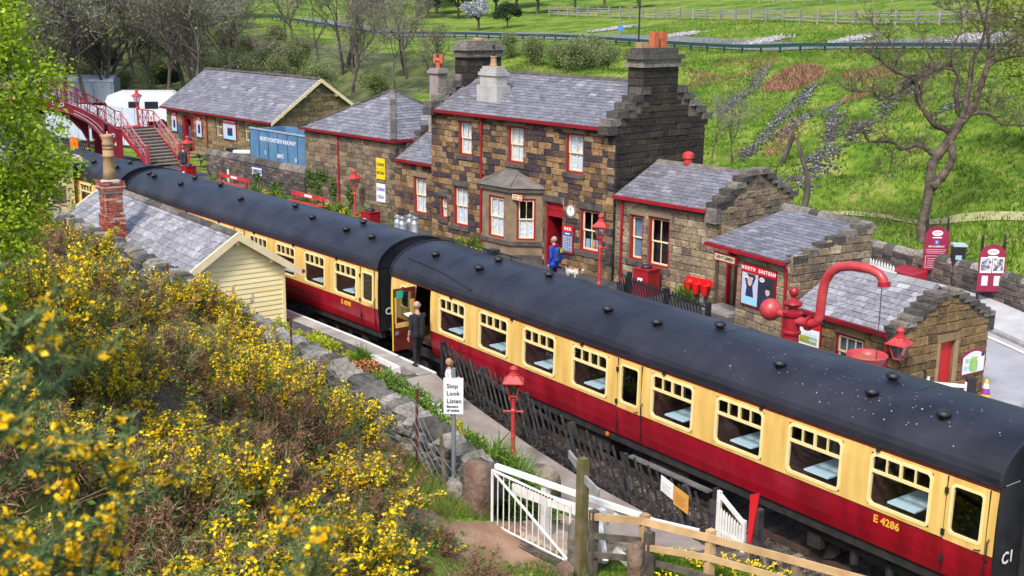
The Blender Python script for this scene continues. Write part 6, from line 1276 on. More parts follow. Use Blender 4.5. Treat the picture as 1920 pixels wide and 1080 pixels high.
for ch, y, z_ in (('O', -.62, 1.75), ('4', -.5, 1.2), ('O', -3.7, 3.78), ('L', -4.2, 3.92)): text(fb_, ch, .36, frame((-RUN + .05, y, z_), (0, 1, 0), (0, 0, 1)), WHITEINK, bold=.01)
B = MB()
for a, b in zip(deck, deck[1:]): B.hexa([(-RUN - 2.15, a[0], a[1] - .1), (-RUN - .1, a[0], a[1] - .1), (-RUN - .1, b[0], b[1] - .1), (-RUN - 2.15, b[0], b[1] - .1), (-RUN - 2.15, a[0], a[1]), (-RUN - .1, a[0], a[1]), (-RUN - .1, b[0], b[1]), (-RUN - 2.15, b[0], b[1])])
B.obj('deck', TREAD, fb_)
q = Matrix.Translation((-41.7, 7.7, PZ)) @ Matrix.Rotation(R(8), 4, 'Z') @ Vector((-RUN - 1.9, SW - .1, RISE))
lamp_post('red lamp post standing on the footbridge landing', q.x, q.y, q.z, 1.5, 1.0, rz=30)
# ---- things around and beyond the bridge
t = thing('picnic_table', 'weathered picnic table beside the footbridge stairs', 'picnic table', (-41.6, 11.0, PZ), 20)
for k in range(4): box_obj('top_plank', TIMBER, t, (-.95, .95, -.38 + k*.195, -.2 + k*.195, .7, .74))
for s in (-.72, .72): box_obj('seat_plank', TIMBER, t, (-.95, .95, s - .13, s + .13, .42, .46))
for x in (-.65, .65): B = MB(); B.bar((x, -.7, 0), (x, -.25, .7), .07, .05); B.bar((x, .7, 0), (x, .25, .7), .07, .05); B.bar((x, -.8, .4), (x, .8, .4), .05, .08); B.obj('leg', OLDTIMBER, t)
t = thing('camper_van', 'white camper van parked behind the footbridge lamp', 'camper van', (-62.3, 14.8, gz(-62.3, 14.8)), 62)
B = MB(); B.prism([(-2.2, -1, .5), (2.6, -1, .5), (2.6, -1, 2.55), (2.3, -1, 2.75), (-1.6, -1, 2.75), (-2.4, -1, 2.45), (-2.6, -1, 2.0), (-2.3, -1, 1.5)], (0, 2, 0)); B.obj('body', VANWHITE, t)
for a, b in ((-.9, -.1), (.3, 1.3)): box_obj('window', DGLASS if False else mat('van_window', (.02, .025, .035), rough=.15), t, (a, b, -1.01, -1.0, 1.45, 2.0))
for x in (-1.6, 1.5):
    for yy in (-1.02, .85): B = MB(); B.tube([(x, yy, .34), (x, yy + .2, .34)], .34, 14); B.obj('wheel', BLACK, t)
t = thing('railway_van', 'grey curved roof railway van standing beyond the footbridge', 'railway van', (-70.5, 11.5, gz(-70, 12)), 60)
B = MB(); B.prism([(-5, -1.3, .9), (-5, 1.3, .9), (-5, 1.3, 2.5)] + [(-5, 1.35*math.cos(a), 2.5 + .55*math.sin(a)) for a in np.linspace(.1, math.pi - .1, 9)] + [(-5, -1.3, 2.5)], (9, 0, 0)); B.obj('body', VANGREY, t); box_obj('underframe', UNDER, t, (-4.8, 3.8, -1.1, 1.1, .4, .9))
for k in range(7): box_obj('body_rib', mat('van_grey_dark', (.22, .26, .32), rough=.5), t, (-4.9 + k*1.45, -4.82 + k*1.45, -1.33, -1.3, .9, 2.5))
t = thing('panel_wall', 'pale blue grey panelled hoarding seen under the footbridge arch', 'hoarding', (-56.5, 9.5, .6), 20)
for k in range(9): box_obj('panel', mat('hoarding_pale', (.42, .48, .56), (.5, .56, .62), rough=.6, rand=.08), t, (-6 + k*1.25, -4.8 + k*1.25, 0, .06, .3, 2.9))
lf = thing('lattice_fence', 'dark blue black lattice fence below the footbridge', 'fence', (-57.5, 5.6, PZ - .2), 12)
for k in range(34):
    for s in (-1, 1): B = MB(); x = k*.24; B.bar((x, .01*s, 0), (x + s*.45, .01*s, 1.05), .07, .02, (0, 1, 0)); B.obj('paling', mat('lattice_blue_black', (.012, .018, .04), rough=.6), lf)
t = thing('warning_sign', 'small orange notice on the lattice fence', 'sign', (-52.4, 6.55, PZ + .2), 30); box_obj('board', ORANGE, t, (-.35, .35, -.03, 0, 0, .75))
t = thing('running_in_board', 'maroon name board on red posts below the footbridge', 'sign', (-49.5, 6.6, PZ), 14); box_obj('post', DKRED, t, (-.07, .07, -.07, .07, 0, 2.2)); box_obj('board', mat('board_brown', (.2, .09, .06), rough=.6), t, (.1, 1.6, -.03, .03, 1.8, 2.2)); box_obj('post', DKRED, t, (1.6, 1.74, -.07, .07, 0, 2.3))
t = thing('platform_bench', 'pink red bench left of the orange notice', 'bench', (-54.3, 4.6, PZ), 10); box_obj('seat', RAILP, t, (-1.4, 1.4, -.2, .2, .42, .48)); box_obj('backrest', RAILP, t, (-1.4, 1.4, .2, .25, .6, .85)); box_obj('leg', DKRED, t, (-1.2, -1.1, -.2, .2, 0, .42)); box_obj('leg', DKRED, t, (1.1, 1.2, -.2, .2, 0, .42))
# ---- car park: signs, machine, picket, wall
def park_sign(label, x, y, rz, kind):
    z0 = gz(x, y) + .14; t = thing('car_park_sign', label, 'sign', (x, y, z0), rz, 'maroon car park signs')
    for xx in (-.36, .36): B = MB(); B.lathe([(.05, 0), (.05, 2.15 if xx < 0 else 1.95), (.02, 2.25)], 10, (xx, .06, 0)); B.obj('post', BLACK, t)
    B = MB(); pts = [(-.43, 0, .35), (.43, 0, .35), (.43, 0, 1.55)] + [(.43*math.cos(a), 0, 1.55 + .38*math.sin(a)) for a in np.linspace(.2, math.pi - .2, 9)] + [(-.43, 0, 1.55)]; B.prism(pts[::-1], (0, .04, 0)); B.obj('board', MAROON, t)
    f_ = lambda x_, z_: frame((x_, -.006, z_), (1, 0, 0), (0, 0, 1))
    B = MB(); disc(B, (0, -.005, 1.68), .1, .004, rx=1.9); B.obj('emblem', WHITEINK, t); box_obj('emblem_mark', MAROON, t, (-.13, .13, -.009, -.0055, 1.7, 1.72), (-.1, .1, -.009, -.0055, 1.64, 1.66)); box_obj('text_line', WHITEINK, t, (-.16, .16, -.006, -.001, 1.5, 1.54))
    if kind == 0:
        box_obj('symbol', mat('sign_blue', (.05, .2, .6), rough=.4), t, (-.07, .07, -.006, -.001, 1.28, 1.42)); text(t, 'P', .12, frame((0, -.009, 1.35), (1, 0, 0), (0, 0, 1)), WHITEINK); text(t, 'PAY & DISPLAY', .085, f_(0, 1.2), WHITEINK, bold=.002)
        for k in range(3): box_obj('text_line', mat('sign_pink', (.6, .4, .45), rough=.5), t, (-.36 + .02*k, .36 - .03*k, -.005, -.001, 1.08 - k*.06, 1.1 - k*.06))
        box_obj('text_border', WHITEINK, t, (-.35, .35, -.005, -.001, .86, .87), (-.35, .35, -.005, -.001, .45, .46), (-.35, -.34, -.005, -.001, .46, .86), (.34, .35, -.005, -.001, .46, .86))
        for k in range(4): box_obj('text_line', mat('sign_pink', (.6, .4, .45)), t, (-.28, .1 + .05*(k % 2), -.005, -.001, .76 - k*.08, .78 - k*.08))
    else:
        for xx, c_ in ((-.2, (.55, .5, .6)), (.2, (.65, .6, .62))):
            box_obj('notice', PAPER, t, (xx - .185, xx + .185, -.008, -.001, .98, 1.5)); box_obj('notice_print', mat('np_%s' % xx, c_, (.08, .1, .12), rough=.6, scale=9, ramp=(.42, .58)), t, (xx - .16, xx + .16, -.011, -.0085, 1.04, 1.46)); box_obj('notice', mat('np_small', (.7, .6, .65), rough=.6), t, (xx - .1, xx + .1, -.008, -.001, .55, .88))
    return t
park_sign('arched maroon car park sign with blue symbol nearest the hut ridge', 5.0, 19.2, 53, 0); park_sign('arched maroon sign with two white notices further right by the road wall', 7.85, 18.1, 53, 1)
t = thing('ticket_machine', 'black ticket machine with pale top between the two maroon signs', 'ticket machine', (5.9, 19.15, gz(6, 19) + .14), 50); box_obj('cabinet', BLACK, t, (-.2, .2, -.18, .18, 0, 1.3)); box_obj('roof', mat('machine_top', (.4, .5, .48), rough=.5), t, (-.23, .23, -.22, .22, 1.303, 1.38)); box_obj('symbol', mat('sign_blue', (.05, .2, .6)), t, (.2, .206, -.1, .1, .85, 1.1)); box_obj('screen', mat('machine_panel', (.3, .5, .6), rough=.4), t, (-.13, .08, -.186, -.181, .85, 1.0))
t = thing('picket_fence', 'short run of white pickets beside the roadside wall', 'fence', (3.35, 18.4, gz(3.3, 18.4)), -18)
for k in range(9): B = MB(); x = -.7 + k*.17; B.prism([(x, 0, 0), (x + .09, 0, 0), (x + .09, 0, .95), (x + .045, 0, 1.05), (x, 0, .95)], (0, .03, 0)); B.obj('picket', WHITE, t)
for z_ in (.25, .75): box_obj('rail', WHITE, t, (-.75, .85, .03, .06, z_, z_ + .08))
t = thing('grit_bin', 'low red bin behind the white pickets', 'bin', (4.3, 18.75, gz(4.3, 18.7)), -15); B = MB(); B.hexa([(-.55, -.3, 0), (.55, -.3, 0), (.55, .3, 0), (-.55, .3, 0), (-.6, -.36, .6), (.6, -.36, .6), (.6, .3, .75), (-.6, .3, .75)]); B.obj('body', RED, t)
rw = thing('roadside_wall', 'long grey stone wall with rounded coping between the road and grassy hillside', 'wall', (0, 0, 0), 0)
B = MB(); we = []
for a in np.arange(-6, 27, 1.1):
    b = a + 1.1; pa, pb = Vector((a, rwy(a), 0)), Vector((b, rwy(b), 0)); ex = pb - pa; za = gz(a, rwy(a) - .5); F_ = wframe((a, rwy(a), za), ex); L_ = ex.length
    B.hexa([F_ @ Vector(q) for q in ((0, .03, -.3), (L_, .03, -.3), (L_, .45, -.3), (0, .45, -.3), (0, .03, 1.05), (L_, .03, 1.05), (L_, .45, 1.05), (0, .45, 1.05))]); we += stone_entries(F_ @ Matrix.Translation((0, .03, 0)), L_, 1.04, .2, .25, .6, seed=int(a*10), chj=.2)
    for k in range(2): q = MB(); q.tube([F_ @ Vector((L_*k/2, .24, 1.06)), F_ @ Vector((L_*(k + .97)/2, .24, 1.06))], .21, 8); q.obj('coping_stone', RUBBLE, rw)
w_ = B.obj('wall', MORTARDK, rw); pieces('stone', we, BLOCKS, WALLSTONE, w_, 300)
# ---------------------------------------------------------------- near side: drystone wall
def noise2(x, y, s=0):
    return (np.sin(x*1.7 + s) * np.cos(y*1.3 - s*2) + np.sin(x*.63 - y*.9 + s*3) + .5*np.sin(x*3.1 + y*2.7 + s))/2.5
DW = [(-16, -6.0, 3.6), (-12, -6.0, 3.6), (-8.7, -5.8, 3.52), (-7.3, -5.6, 3.42), (-5.95, -5.5, 3.3), (-4.7, -5.3, 3.15), (-3.7, -5.2, 3.07), (-1.84, -5.1, 3.03), (-1.1, -5.0, 2.86), (.6, -4.85, 2.62), (2.34, -4.62, 2.43), (3.3, -4.42, 2.28), (4.8, -4.4, 2.3), (6, -4.4, 2.2), (7.1, -4.4, 2.08), (8.3, -4.4, 2.0), (9.7, -4.42, 1.92), (10.4, -4.45, 1.82), (11.25, -4.5, 1.66)]
dwx = [q[0] for q in DW]; dwy = lambda x: float(np.interp(x, dwx, [q[1] for q in DW])); dwz = lambda x: float(np.interp(x, dwx, [q[2] for q in DW]))
dry = thing('drystone_wall', 'rough grey drystone wall with slanting coping stones below the gorse bank', 'wall', (0, 0, 0), 0)
B = MB(); de = []; ce = []; r_ = random.Random(77)
for a in np.arange(-15.5, 11.0, .7):
    b = a + .7; ya, yb_ = dwy(a), dwy(b); za, zb = dwz(a) - .32, dwz(b) - .32
    B.hexa([(a, ya - .2, -.2), (b, yb_ - .2, -.2), (b, yb_ + .22, -.2), (a, ya + .22, -.2), (a, ya - .2, za), (b, yb_ - .2, zb), (b, yb_ + .22, zb), (a, ya + .22, za)])
x = -15.5
for side in (-1, 1):
    x = -15.5
    while x < 11:
        w = r_.uniform(.22, .5); yc = dwy(x + w/2); gzv = gz(x + w/2, yc - .7) - .25 if side < 0 else max(.9, dwz(x) - .8); zt = dwz(x + w/2) - .26; z = gzv; an = math.atan2(dwy(x + w) - dwy(x), w)
        while z < zt - .05:
            h = r_.uniform(.11, .2); ww = w*r_.uniform(.75, 1.1)
            de.append(Matrix.Translation((x + w/2 + r_.uniform(-.08, .08), yc + side*.2, z + h/2)) @ Matrix.Rotation(an + (math.pi if side > 0 else 0), 4, 'Z') @ Matrix.Rotation(R(r_.uniform(-9, 9)), 4, 'Y') @ Matrix.Diagonal((ww, r_.uniform(.6, 1.1), h*1.05, 1))); z += h
        x += w*.92
x = -15.4
while x < 11.1:
    w = r_.uniform(.22, .36) if x > 1.5 else r_.uniform(.2, .42); yc = dwy(x); z = dwz(x)
    tilt = r_.uniform(22, 38) if x > 1.8 else r_.uniform(-15, 25)
    ce.append(Matrix.Translation((x, yc + r_.uniform(-.04, .04), z - .2)) @ Matrix.Rotation(R(r_.uniform(-8, 8) - 3), 4, 'Z') @ Matrix.Rotation(R(tilt), 4, 'Y') @ Matrix.Diagonal((w*1.1, r_.uniform(1.5, 1.9), r_.uniform(.34, .46), 1))); x += w*1.0
wcore = B.obj('wall', MORTARDK, dry)
pieces('stone', de, ROCKS, RUBBLE, wcore, 300); pieces('coping_stone', ce, ROCKS, RUBBLE, dry, 300)
def rock(name, label, cat, x, y, z, sx, sy, sz, seed, m_=None, rz=0, group=None):
    """a single boulder or stone post: subdivided, roughened block"""
    bm = bmesh.new(); bmesh.ops.create_cube(bm, size=1); bmesh.ops.subdivide_edges(bm, edges=bm.edges, cuts=4, use_grid_fill=True); r = np.random.default_rng(seed); ph = r.uniform(0, 6, 6)
    for v in bm.verts:
        p = v.co.copy(); rr_ = (abs(p.x)**5 + abs(p.y)**5 + abs(p.z)**5)**.2; v.co = p*(.5/rr_)*(1 + .07*math.sin(p.x*9 + ph[0])*math.sin(p.z*7 + ph[1]) + .05*math.sin(p.y*13 + ph[2] + p.z*5)); v.co = Vector((v.co.x*sx*(1 - .12*p.z), v.co.y*sy*(1 - .1*p.z), v.co.z*sz)) + Vector(r.uniform(-.012, .012, 3).tolist())
    me = bpy.data.meshes.new(name); bm.to_mesh(me); bm.free(); me.materials.append(m_ or RUBBLE); me.polygons.foreach_set('use_smooth', [True]*len(me.polygons))
    o = link(name, me); o.location = (x, y, z + sz/2 - .04); o.rotation_euler = (0, 0, R(rz)); tag(o, label, cat, group); return o
POSTSTONE = mat('gatepost_stone', (.13, .075, .05), (.24, .17, .13), rough=.95, scale=3, bump=.25, bscale=9)
GREYPOST = mat('grey_post_stone', (.1, .095, .09), (.22, .2, .17), rough=.95, scale=5, bump=.25, bscale=9)
rock('stone_gatepost', 'squat brown stone gatepost at the hinge end of the white gate', 'gatepost', 11.62, -4.98, .82, .5, .42, 1.25, 1, POSTSTONE, 10)
rock('boulder', 'large lichened boulder ending the drystone wall beside the gatepost', 'boulder', 11.2, -4.6, 1.0, .75, .6, .85, 2, RUBBLE, 20)
rock('boulder', 'grey boulder lower in the wall end below the lichened one', 'boulder', 10.85, -4.85, .95, .55, .5, .5, 5, RUBBLE, 50)
rock('stone_gatepost', 'low dark stone post at the latch end of the white gate', 'gatepost', 14.08, -4.55, .68, .26, .22, .95, 3, GREYPOST, 5)
rock('marker_stone', 'pointed pale stone in the grass at the foot of the wooden signpost', 'stone', 14.55, -5.15, .78, .3, .22, .42, 4, POSTSTONE, 0)
rock('stone_post', 'lichened upright stone post beside the dark timber fence post', 'stone post', 15.38, -4.28, .8, .26, .24, .86, 6, POSTSTONE, 15)
rock('boulder', 'flat topped boulder covered in moss beside the path behind the gate', 'boulder', 10.75, -2.75, .15, .75, .6, 1.0, 8, mat('mossy_rock', (.08, .07, .03), (.3, .25, .2), rough=.95, scale=2.5, bump=.3), 20)
# wire fence above the wall
wf = thing('wire_fence', 'sagging wire fence on rusty posts in front of the drystone wall', 'wire fence', (0, 0, 0), 0)
WP = [(-9.7, -6.35, 3.75), (-2.34, -5.75, 3.5), (3.82, -5.05, 3.22), (9.45, -5.0, 2.92)]
for x, y, z in WP: B = MB(); zg = gz(x, y) - .1; B.bar((x, y, zg), (x + .03, y, z), .045, .045); B.obj('post', RUST, wf)
for k in range(5):
    B = MB(); pts = []
    for (xa, ya, za), (xb, yb_, zb) in zip(WP, WP[1:] + [(11.3, -5.0, 1.75)]):
        for i in range(8): f_ = i/8; pts.append((xa + (xb - xa)*f_, ya + (yb_ - ya)*f_ - .03, za - .25 - k*.24 + (zb - za)*f_ - .28*math.sin(math.pi*f_)*(1 if xa > 0 else .4)))
    B.tube(pts, .008, 4); B.obj('wire', GREYSTEEL, wf)
for l, (xa, ya, za), (xb, yb_, zb), w, m_ in (('grey weathered stake in front of the dark wall below the chimney', (-11.2, -6.5, 2.4), (-11.3, -6.5, 3.75), .16, OLDTIMBER), ('thin pale stake leaning by the wall near the white sign', (10.65, -5.05, 1.0), (10.35, -5.0, 2.35), .06, TIMBER)):
    t = thing('fence_stake', l, 'stake', (xa, ya, za - .15), 0); B = MB(); B.bar((0, 0, 0), (xb - xa, yb_ - ya, zb - za + .15), w, w*.8); B.obj('stake', m_, t)
# warning sign
t = thing('warning_sign', 'white stop look listen sign on a grey pole above the flower bed', 'sign', (10.78, -4.97, 1.05), 53)
B = MB(); B.lathe([(.045, -.2), (.045, 2.62)], 12, (0, .05, 0)); B.obj('pole', GREYSTEEL, t)
box_obj('board', PAPER, t, (-.19, .19, 0, .012, 1.7, 2.43)); box_obj('border', mat('sign_edge', (.6, .62, .66), rough=.5), t, (-.195, .195, .012, .018, 1.695, 2.435))
for s, z, b in (('Stop', 2.27, 1), ('Look', 2.12, 1), ('Listen', 1.965, 1), ('Beware', 1.855, 0), ('of trains', 1.775, 0)): text(t, s, .122 if b else .074, frame((-.135, -.004, z), (1, 0, 0), (0, 0, 1)), BLACKINK, ax='LEFT', bold=.002)
# white field gate
gt = thing('field_gate', 'white tubular metal gate with vertical bars and a long diagonal brace', 'gate', (12.0, -4.9, .84), 8.0)
GL_ = 2.02; sl = -.03; S = lambda x, z: (x, 0, z + sl*x)
for nm, a, b, r in (('hinge_stile', S(0, .02), S(0, 1.13), .028), ('latch_stile', S(GL_, .02), S(GL_, 1.1), .022), ('top_rail', S(0, 1.13), S(GL_, 1.1), .028), ('bottom_rail', S(0, .04), S(GL_, .02), .022), ('brace', S(.03, 1.1), S(GL_ - .05, .06), .026)): ftube(nm, WHITE, gt, [a, b], r, 8)
for k in range(12): x = GL_*(k + 1)/13; ftube('bar', WHITE, gt, [S(x, .03), S(x, 1.1)], .012, 6)
for k in range(14): box_obj('gate_lettering', BLACKINK, gt, (.6 + k*.075, .6 + k*.075 + .045, -.031, -.029, 1.085 - .03*(.6 + k*.075), 1.12 - .03*(.6 + k*.075)))
# white handrails to the foot crossing
wr = thing('white_handrail', 'white timber handrails beside the foot crossing behind the gate', 'handrail', (0, 0, 0), 0)
for a, b, w, h in (((11.72, -4.62, 1.9), (14.75, -3.62, 1.72), .09, .09), ((12.0, -4.42, 1.48), (14.05, -3.75, 1.42), .05, .22), ((14.1, -4.05, 1.55), (14.6, -4.3, .95), .1, .16), ((14.2, -3.75, 1.62), (15.5, -2.9, 1.5), .09, .09), ((14.4, -3.9, 1.0), (14.95, -3.7, .68), .1, .14)): B = MB(); B.bar(a, b, w, h); B.obj('rail', WHITE, wr)
for x, y, z0, z1 in ((12.75, -4.2, .5, 1.82), (14.1, -3.98, .5, 1.7)): B = MB(); B.bar((x, y, z0), (x, y, z1), .13, .13, (1, 0, 0)); B.obj('post', WHITE, wr)
# boardwalk
bk = thing('boardwalk', 'worn timber boards leading from the white gate to the crossing', 'boardwalk', (12.05, -4.75, .8), 8)
for k in range(9): q = box_obj('board', mat('worn_board', (.36, .26, .19), (.46, .36, .28), rough=.9, scale=4, rand=.12), bk, (-.03, 2.05, .0 + k*.2, .175 + k*.2, -.1 - k*.035, -.0 - k*.035))
for k in range(4): box_obj('gap_strip', OLDTIMBER, bk, (-.05, 2.08, -.1 - k*.09, -.06 - k*.09, -.06, .005))
# wooden signpost
t = thing('footpath_signpost', 'mossy square wooden footpath post with two grey finger boards', 'signpost', (14.46, -4.74, .75), 0)
B = MB(); B.prism([(-.08, -.08, 0), (.08, -.08, 0), (.08, .08, 0), (-.08, .08, 0)], (0, 0, 2.16)); B.prism([(-.07, -.07, 2.16), (.07, -.07, 2.16), (.07, .07, 2.16), (-.07, .07, 2.16)], (0, 0, .05)); B.obj('post', MOSSTIMBER, t)
FING = mat('finger_board', (.22, .22, .22), (.32, .32, .31), rough=.85, scale=8, bump=.03)
for a, b in (((-.08, .02, 1.98), (-.72, .28, 2.0)), ((.08, -.02, 1.86), (.55, -.1, 1.78))): B = MB(); B.bar(a, b, .035, .15); o = B.obj('finger', FING, t)
# post and rail fence
pr_ = thing('rail_fence', 'timber post and rail fence with pale new rails along the dandelion bank', 'fence', (0, 0, 0), 0)
FP = [(14.62, -4.6), (15.25, -3.98), (16.35, -3.5), (17.75, -2.95), (19.3, -2.38), (20.9, -1.8)]
for i, (x, y) in enumerate(FP): z = gz(x, y) if i else .82; m_ = NEWTIMBER if i in (1, 2) else TIMBER if i else OLDTIMBER; B = MB(); B.bar((x, y, z - .2), (x, y, 2.02 if i < 3 else 1.96), .14, .12, (1, 0, 0)); B.obj('post', m_, pr_)
B = MB(); B.bar((15.52, -4.12, .7), (15.5, -4.1, 1.82), .15, .13, (1, 0, 0)); B.obj('post', OLDTIMBER, pr_)
for i, (a, b) in enumerate(zip(FP, FP[1:])):
    for k, h in enumerate((1.93, 1.57, 1.22)):
        if i == 1 and k == 1: a_ = (15.5, -4.1)
        else: a_ = a
        m_ = NEWTIMBER if (k == 0 or (k == 1 and i > 0)) else OLDTIMBER; dz_ = -.015*i; off_ = -.075
        B = MB(); B.bar((a_[0], a_[1] + off_, h + dz_), (b[0], b[1] + off_, h + dz_ - .015), .04, .13 if k == 0 else .11); B.obj('rail', m_, pr_)
# black paling fence by the path
pf = thing('paling_fence', 'long black fence of slanting palings between the sloping path and the coach', 'fence', (0, 0, 0), 0, 'black paling fences')
fb_z = lambda x: float(np.interp(x, [2.9, 3.3, 5, 7.5, 9.7, 11.5, 14], [.72, .7, .4, .16, .02, -.06, -.06])); fy = lambda x: float(np.interp(x, [2.9, 14], [-.12, -.95])); ft = lambda x: fb_z(x) + float(np.interp(x, [3, 6, 14], [.9, 1.14, 1.14]))
B = MB(); B.bar((2.98, -.12, .4), (2.98, -.12, 1.62), .13, .13, (1, 0, 0)); B.obj('post', BLACK, pf)
for x in (5.0, 7.0, 9.0, 11.0, 13.0, 13.85): B = MB(); B.bar((x, fy(x) + .1, fb_z(x) - .2), (x, fy(x) + .1, ft(x) - .06), .11, .11, (1, 0, 0)); B.obj('post', PALING, pf)
for dz_ in (.22, .82):
    for a in np.arange(3.0, 13.8, 1.8): b = min(a + 1.8, 13.85); B = MB(); B.bar((a, fy(a) + .03, fb_z(a) + dz_*(.8 if a < 4 else 1)), (b, fy(b) + .03, fb_z(b) + dz_), .05, .085); B.obj('rail', PALING, pf)
x = 3.55; rr = random.Random(9)
while x < 14.15:
    B = MB(); ln = .6 + rr.uniform(-.04, .04); zt = ft(x - ln) + rr.uniform(-.03, .05); B.bar((x, fy(x) - .025, fb_z(x) + .02), (x - ln, fy(x - ln) - .025, zt), .06, .022, (0, 1, 0)); B.obj('paling', PALING, pf); x += .25
B = MB(); B.bar((3.2, .05, 1.55), (3.75, .12, 1.62), .05, .3); B.obj('end_board', BLACK, pf)
for l, a, b, z0, z1, m_ in (('white paper notice on the black paling fence', 12.42, 12.82, .72, 1.06, PAPER), ('orange notice next to the white one on the black paling fence', 12.84, 13.3, .58, .98, mat('notice_orange', (.68, .3, .03), (.6, .34, .1), rough=.6, scale=9))):
    t = thing('fence_notice', l, 'notice', (a, fy(a) - .05, 0), -4.3); B = MB(); B.hexa([(0, -.012, z0 + .02), (b - a, -.012, z0 - .05), (b - a, 0, z0 - .05), (0, 0, z0 + .02), (0, -.012, z1 + .02), (b - a, -.012, z1 - .05), (b - a, 0, z1 - .05), (0, 0, z1 + .02)]); B.obj('sheet', m_, t)
    for k in range(6): B = MB(); zz = z1 - .12 - k*.04; B.hexa([(.05, -.0155, zz), ((b - a)*(.85 - .1*(k % 3)), -.0155, zz - .05), ((b - a)*(.85 - .1*(k % 3)), -.0125, zz - .05), (.05, -.0125, zz), (.05, -.0155, zz + .012), ((b - a)*(.85 - .1*(k % 3)), -.0155, zz - .038), ((b - a)*(.85 - .1*(k % 3)), -.0125, zz - .038), (.05, -.0125, zz + .012)]); B.obj('print_line', mat('notice_grey', (.4, .4, .45) if m_ is PAPER else (.25, .1, .02), rough=.6) if m_ is PAPER else mat('notice_brown', (.3, .13, .03), rough=.6), t)
# little white gate and red board at the crossing
t = thing('picket_gate', 'small white picket gate at the foot crossing beside the red board', 'gate', (13.9, -.75, .2), 3)
box_obj('stile', WHITE, t, (0, .09, -.03, .03, .0, 1.02)); box_obj('stile', WHITE, t, (.66, .73, -.03, .03, -.05, .62)); B = MB(); B.bar((.04, 0, .95), (.68, 0, .55), .045, .09); B.bar((.04, 0, .2), (.68, 0, .17), .04, .07); B.obj('rail', WHITE, t)
for k in range(8): B = MB(); x = .1 + k*.07; h = .68 - x*.36; B.prism([(x, -.03, .02), (x + .05, -.03, .02), (x + .05, -.03, h), (x + .025, -.03, h + .05), (x, -.03, h)], (0, .018, 0)); B.obj('picket', WHITE, t)
box_obj('post', BLACK, t, (-.09, -.01, -.06, .06, -.2, 1.05))
t = thing('crossing_board', 'red board on a black post beside the small white picket gate', 'sign', (14.75, -.6, .1), 0); box_obj('post', PALING, t, (.02, .16, -.06, .08, -.2, 1.02)); B = MB(); B.hexa([(-.06, -.1, .3), (.02, -.1, .3), (.02, -.07, .3), (-.06, -.07, .3), (-.06, -.1, 1.28), (.16, -.1, 1.4), (.16, -.07, 1.4), (-.06, -.07, 1.28)]); B.obj('board', POSTRED, t)
t = thing('paling_fence', 'collapsed grey palings leaning beyond the red crossing board', 'fence', (15.2, -1.1, -.05), -12, 'black paling fences')
for k in range(9): B = MB(); x = k*.19; B.bar((x, -.02, .0), (x - .32, .05, .6 + .05*math.sin(k*2)), .08, .025, (0, 1, 0)); B.obj('paling', TIMBER if k % 3 == 0 else PALING, t)
B = MB(); B.bar((-.1, .03, .25), (1.7, .03, .22), .05, .07); B.obj('rail', PALING, t)
# crossing timbers
ct = thing('foot_crossing', 'heap of old crossing timbers beside the track behind the fence', 'timbers', (15.2, -.9, -.1), 0)
for k in range(6): B = MB(); B.bar((-1.2 + k*.32, -.5 + .1*(k % 2), .1), (-.9 + k*.35, .3, .16 + .05*(k % 3)), .24, .12); B.obj('timber', OLDTIMBER, ct)
# ---------------------------------------------------------------- flower bed
bxs = np.arange(-.6, 11.7, .3); bf = lambda x: float(np.interp(x, [-.6, 3, 5, 9, 11.5, 12.0], [-1.55, -1.68, -2.15, -2.75, -3.4, -3.8]))
B = MB(); J = 6
bedz = lambda x, f_: (float(np.interp(x, [-.6, 4, 7, 11.6], [.98, .95, .65, .5])))*(1 - f_) + (dwz(x) - .42)*f_
for i, x in enumerate(bxs):
    for j in range(J + 1): f_ = j/J; y = bf(x) + (dwy(x) + .28 - bf(x))*f_; B.v.append((x, y, bedz(x, f_) + .05*noise2(x*2, y*2)))
for i in range(len(bxs) - 1):
    for j in range(J): a = i*(J + 1) + j; B.f.append((a, a + J + 1, a + J + 2, a + 1)); B.mi.append(0)
B.obj('flower_bed', SOIL, None, smooth=True, kind='structure')
B = MB()
for a, b in zip(bxs, bxs[1:]): B.hexa([(a, bf(a) + .02, -.2), (b, bf(b) + .02, -.2), (b, bf(b) + .1, -.2), (a, bf(a) + .1, -.2), (a, bf(a) + .02, bedz(a, 0) + .06), (b, bf(b) + .02, bedz(b, 0) + .06), (b, bf(b) + .1, bedz(b, 0) + .06), (a, bf(a) + .1, bedz(a, 0) + .06)])
B.obj('bed_edging', DARKSTONE, None, kind='structure')
t = thing('planter_edge', 'white painted corner boards edging the flower bed by the platform', 'edging', (0, 0, 0), 0); box_obj('board', WHITE, t, (1.5, 3.0, -1.56, -1.5, PZ, 1.16)); box_obj('board', WHITE, t, (2.94, 3.0, -2.0, -1.56, PZ, 1.14)); B = MB(); B.bar((3.6, -1.9, .95), (5.2, -2.1, .8), .06, .22); B.obj('board', WHITE, t)
t = thing('platform_hatch', 'rusty flat cover set in the platform near its end', 'cover', (2.35, -1.15, PZ), 0); box_obj('cover', mat('hatch_brown', (.16, .13, .11), (.24, .2, .17), rough=.9, scale=8), t, (-.35, .55, -.25, .2, .002, .014))
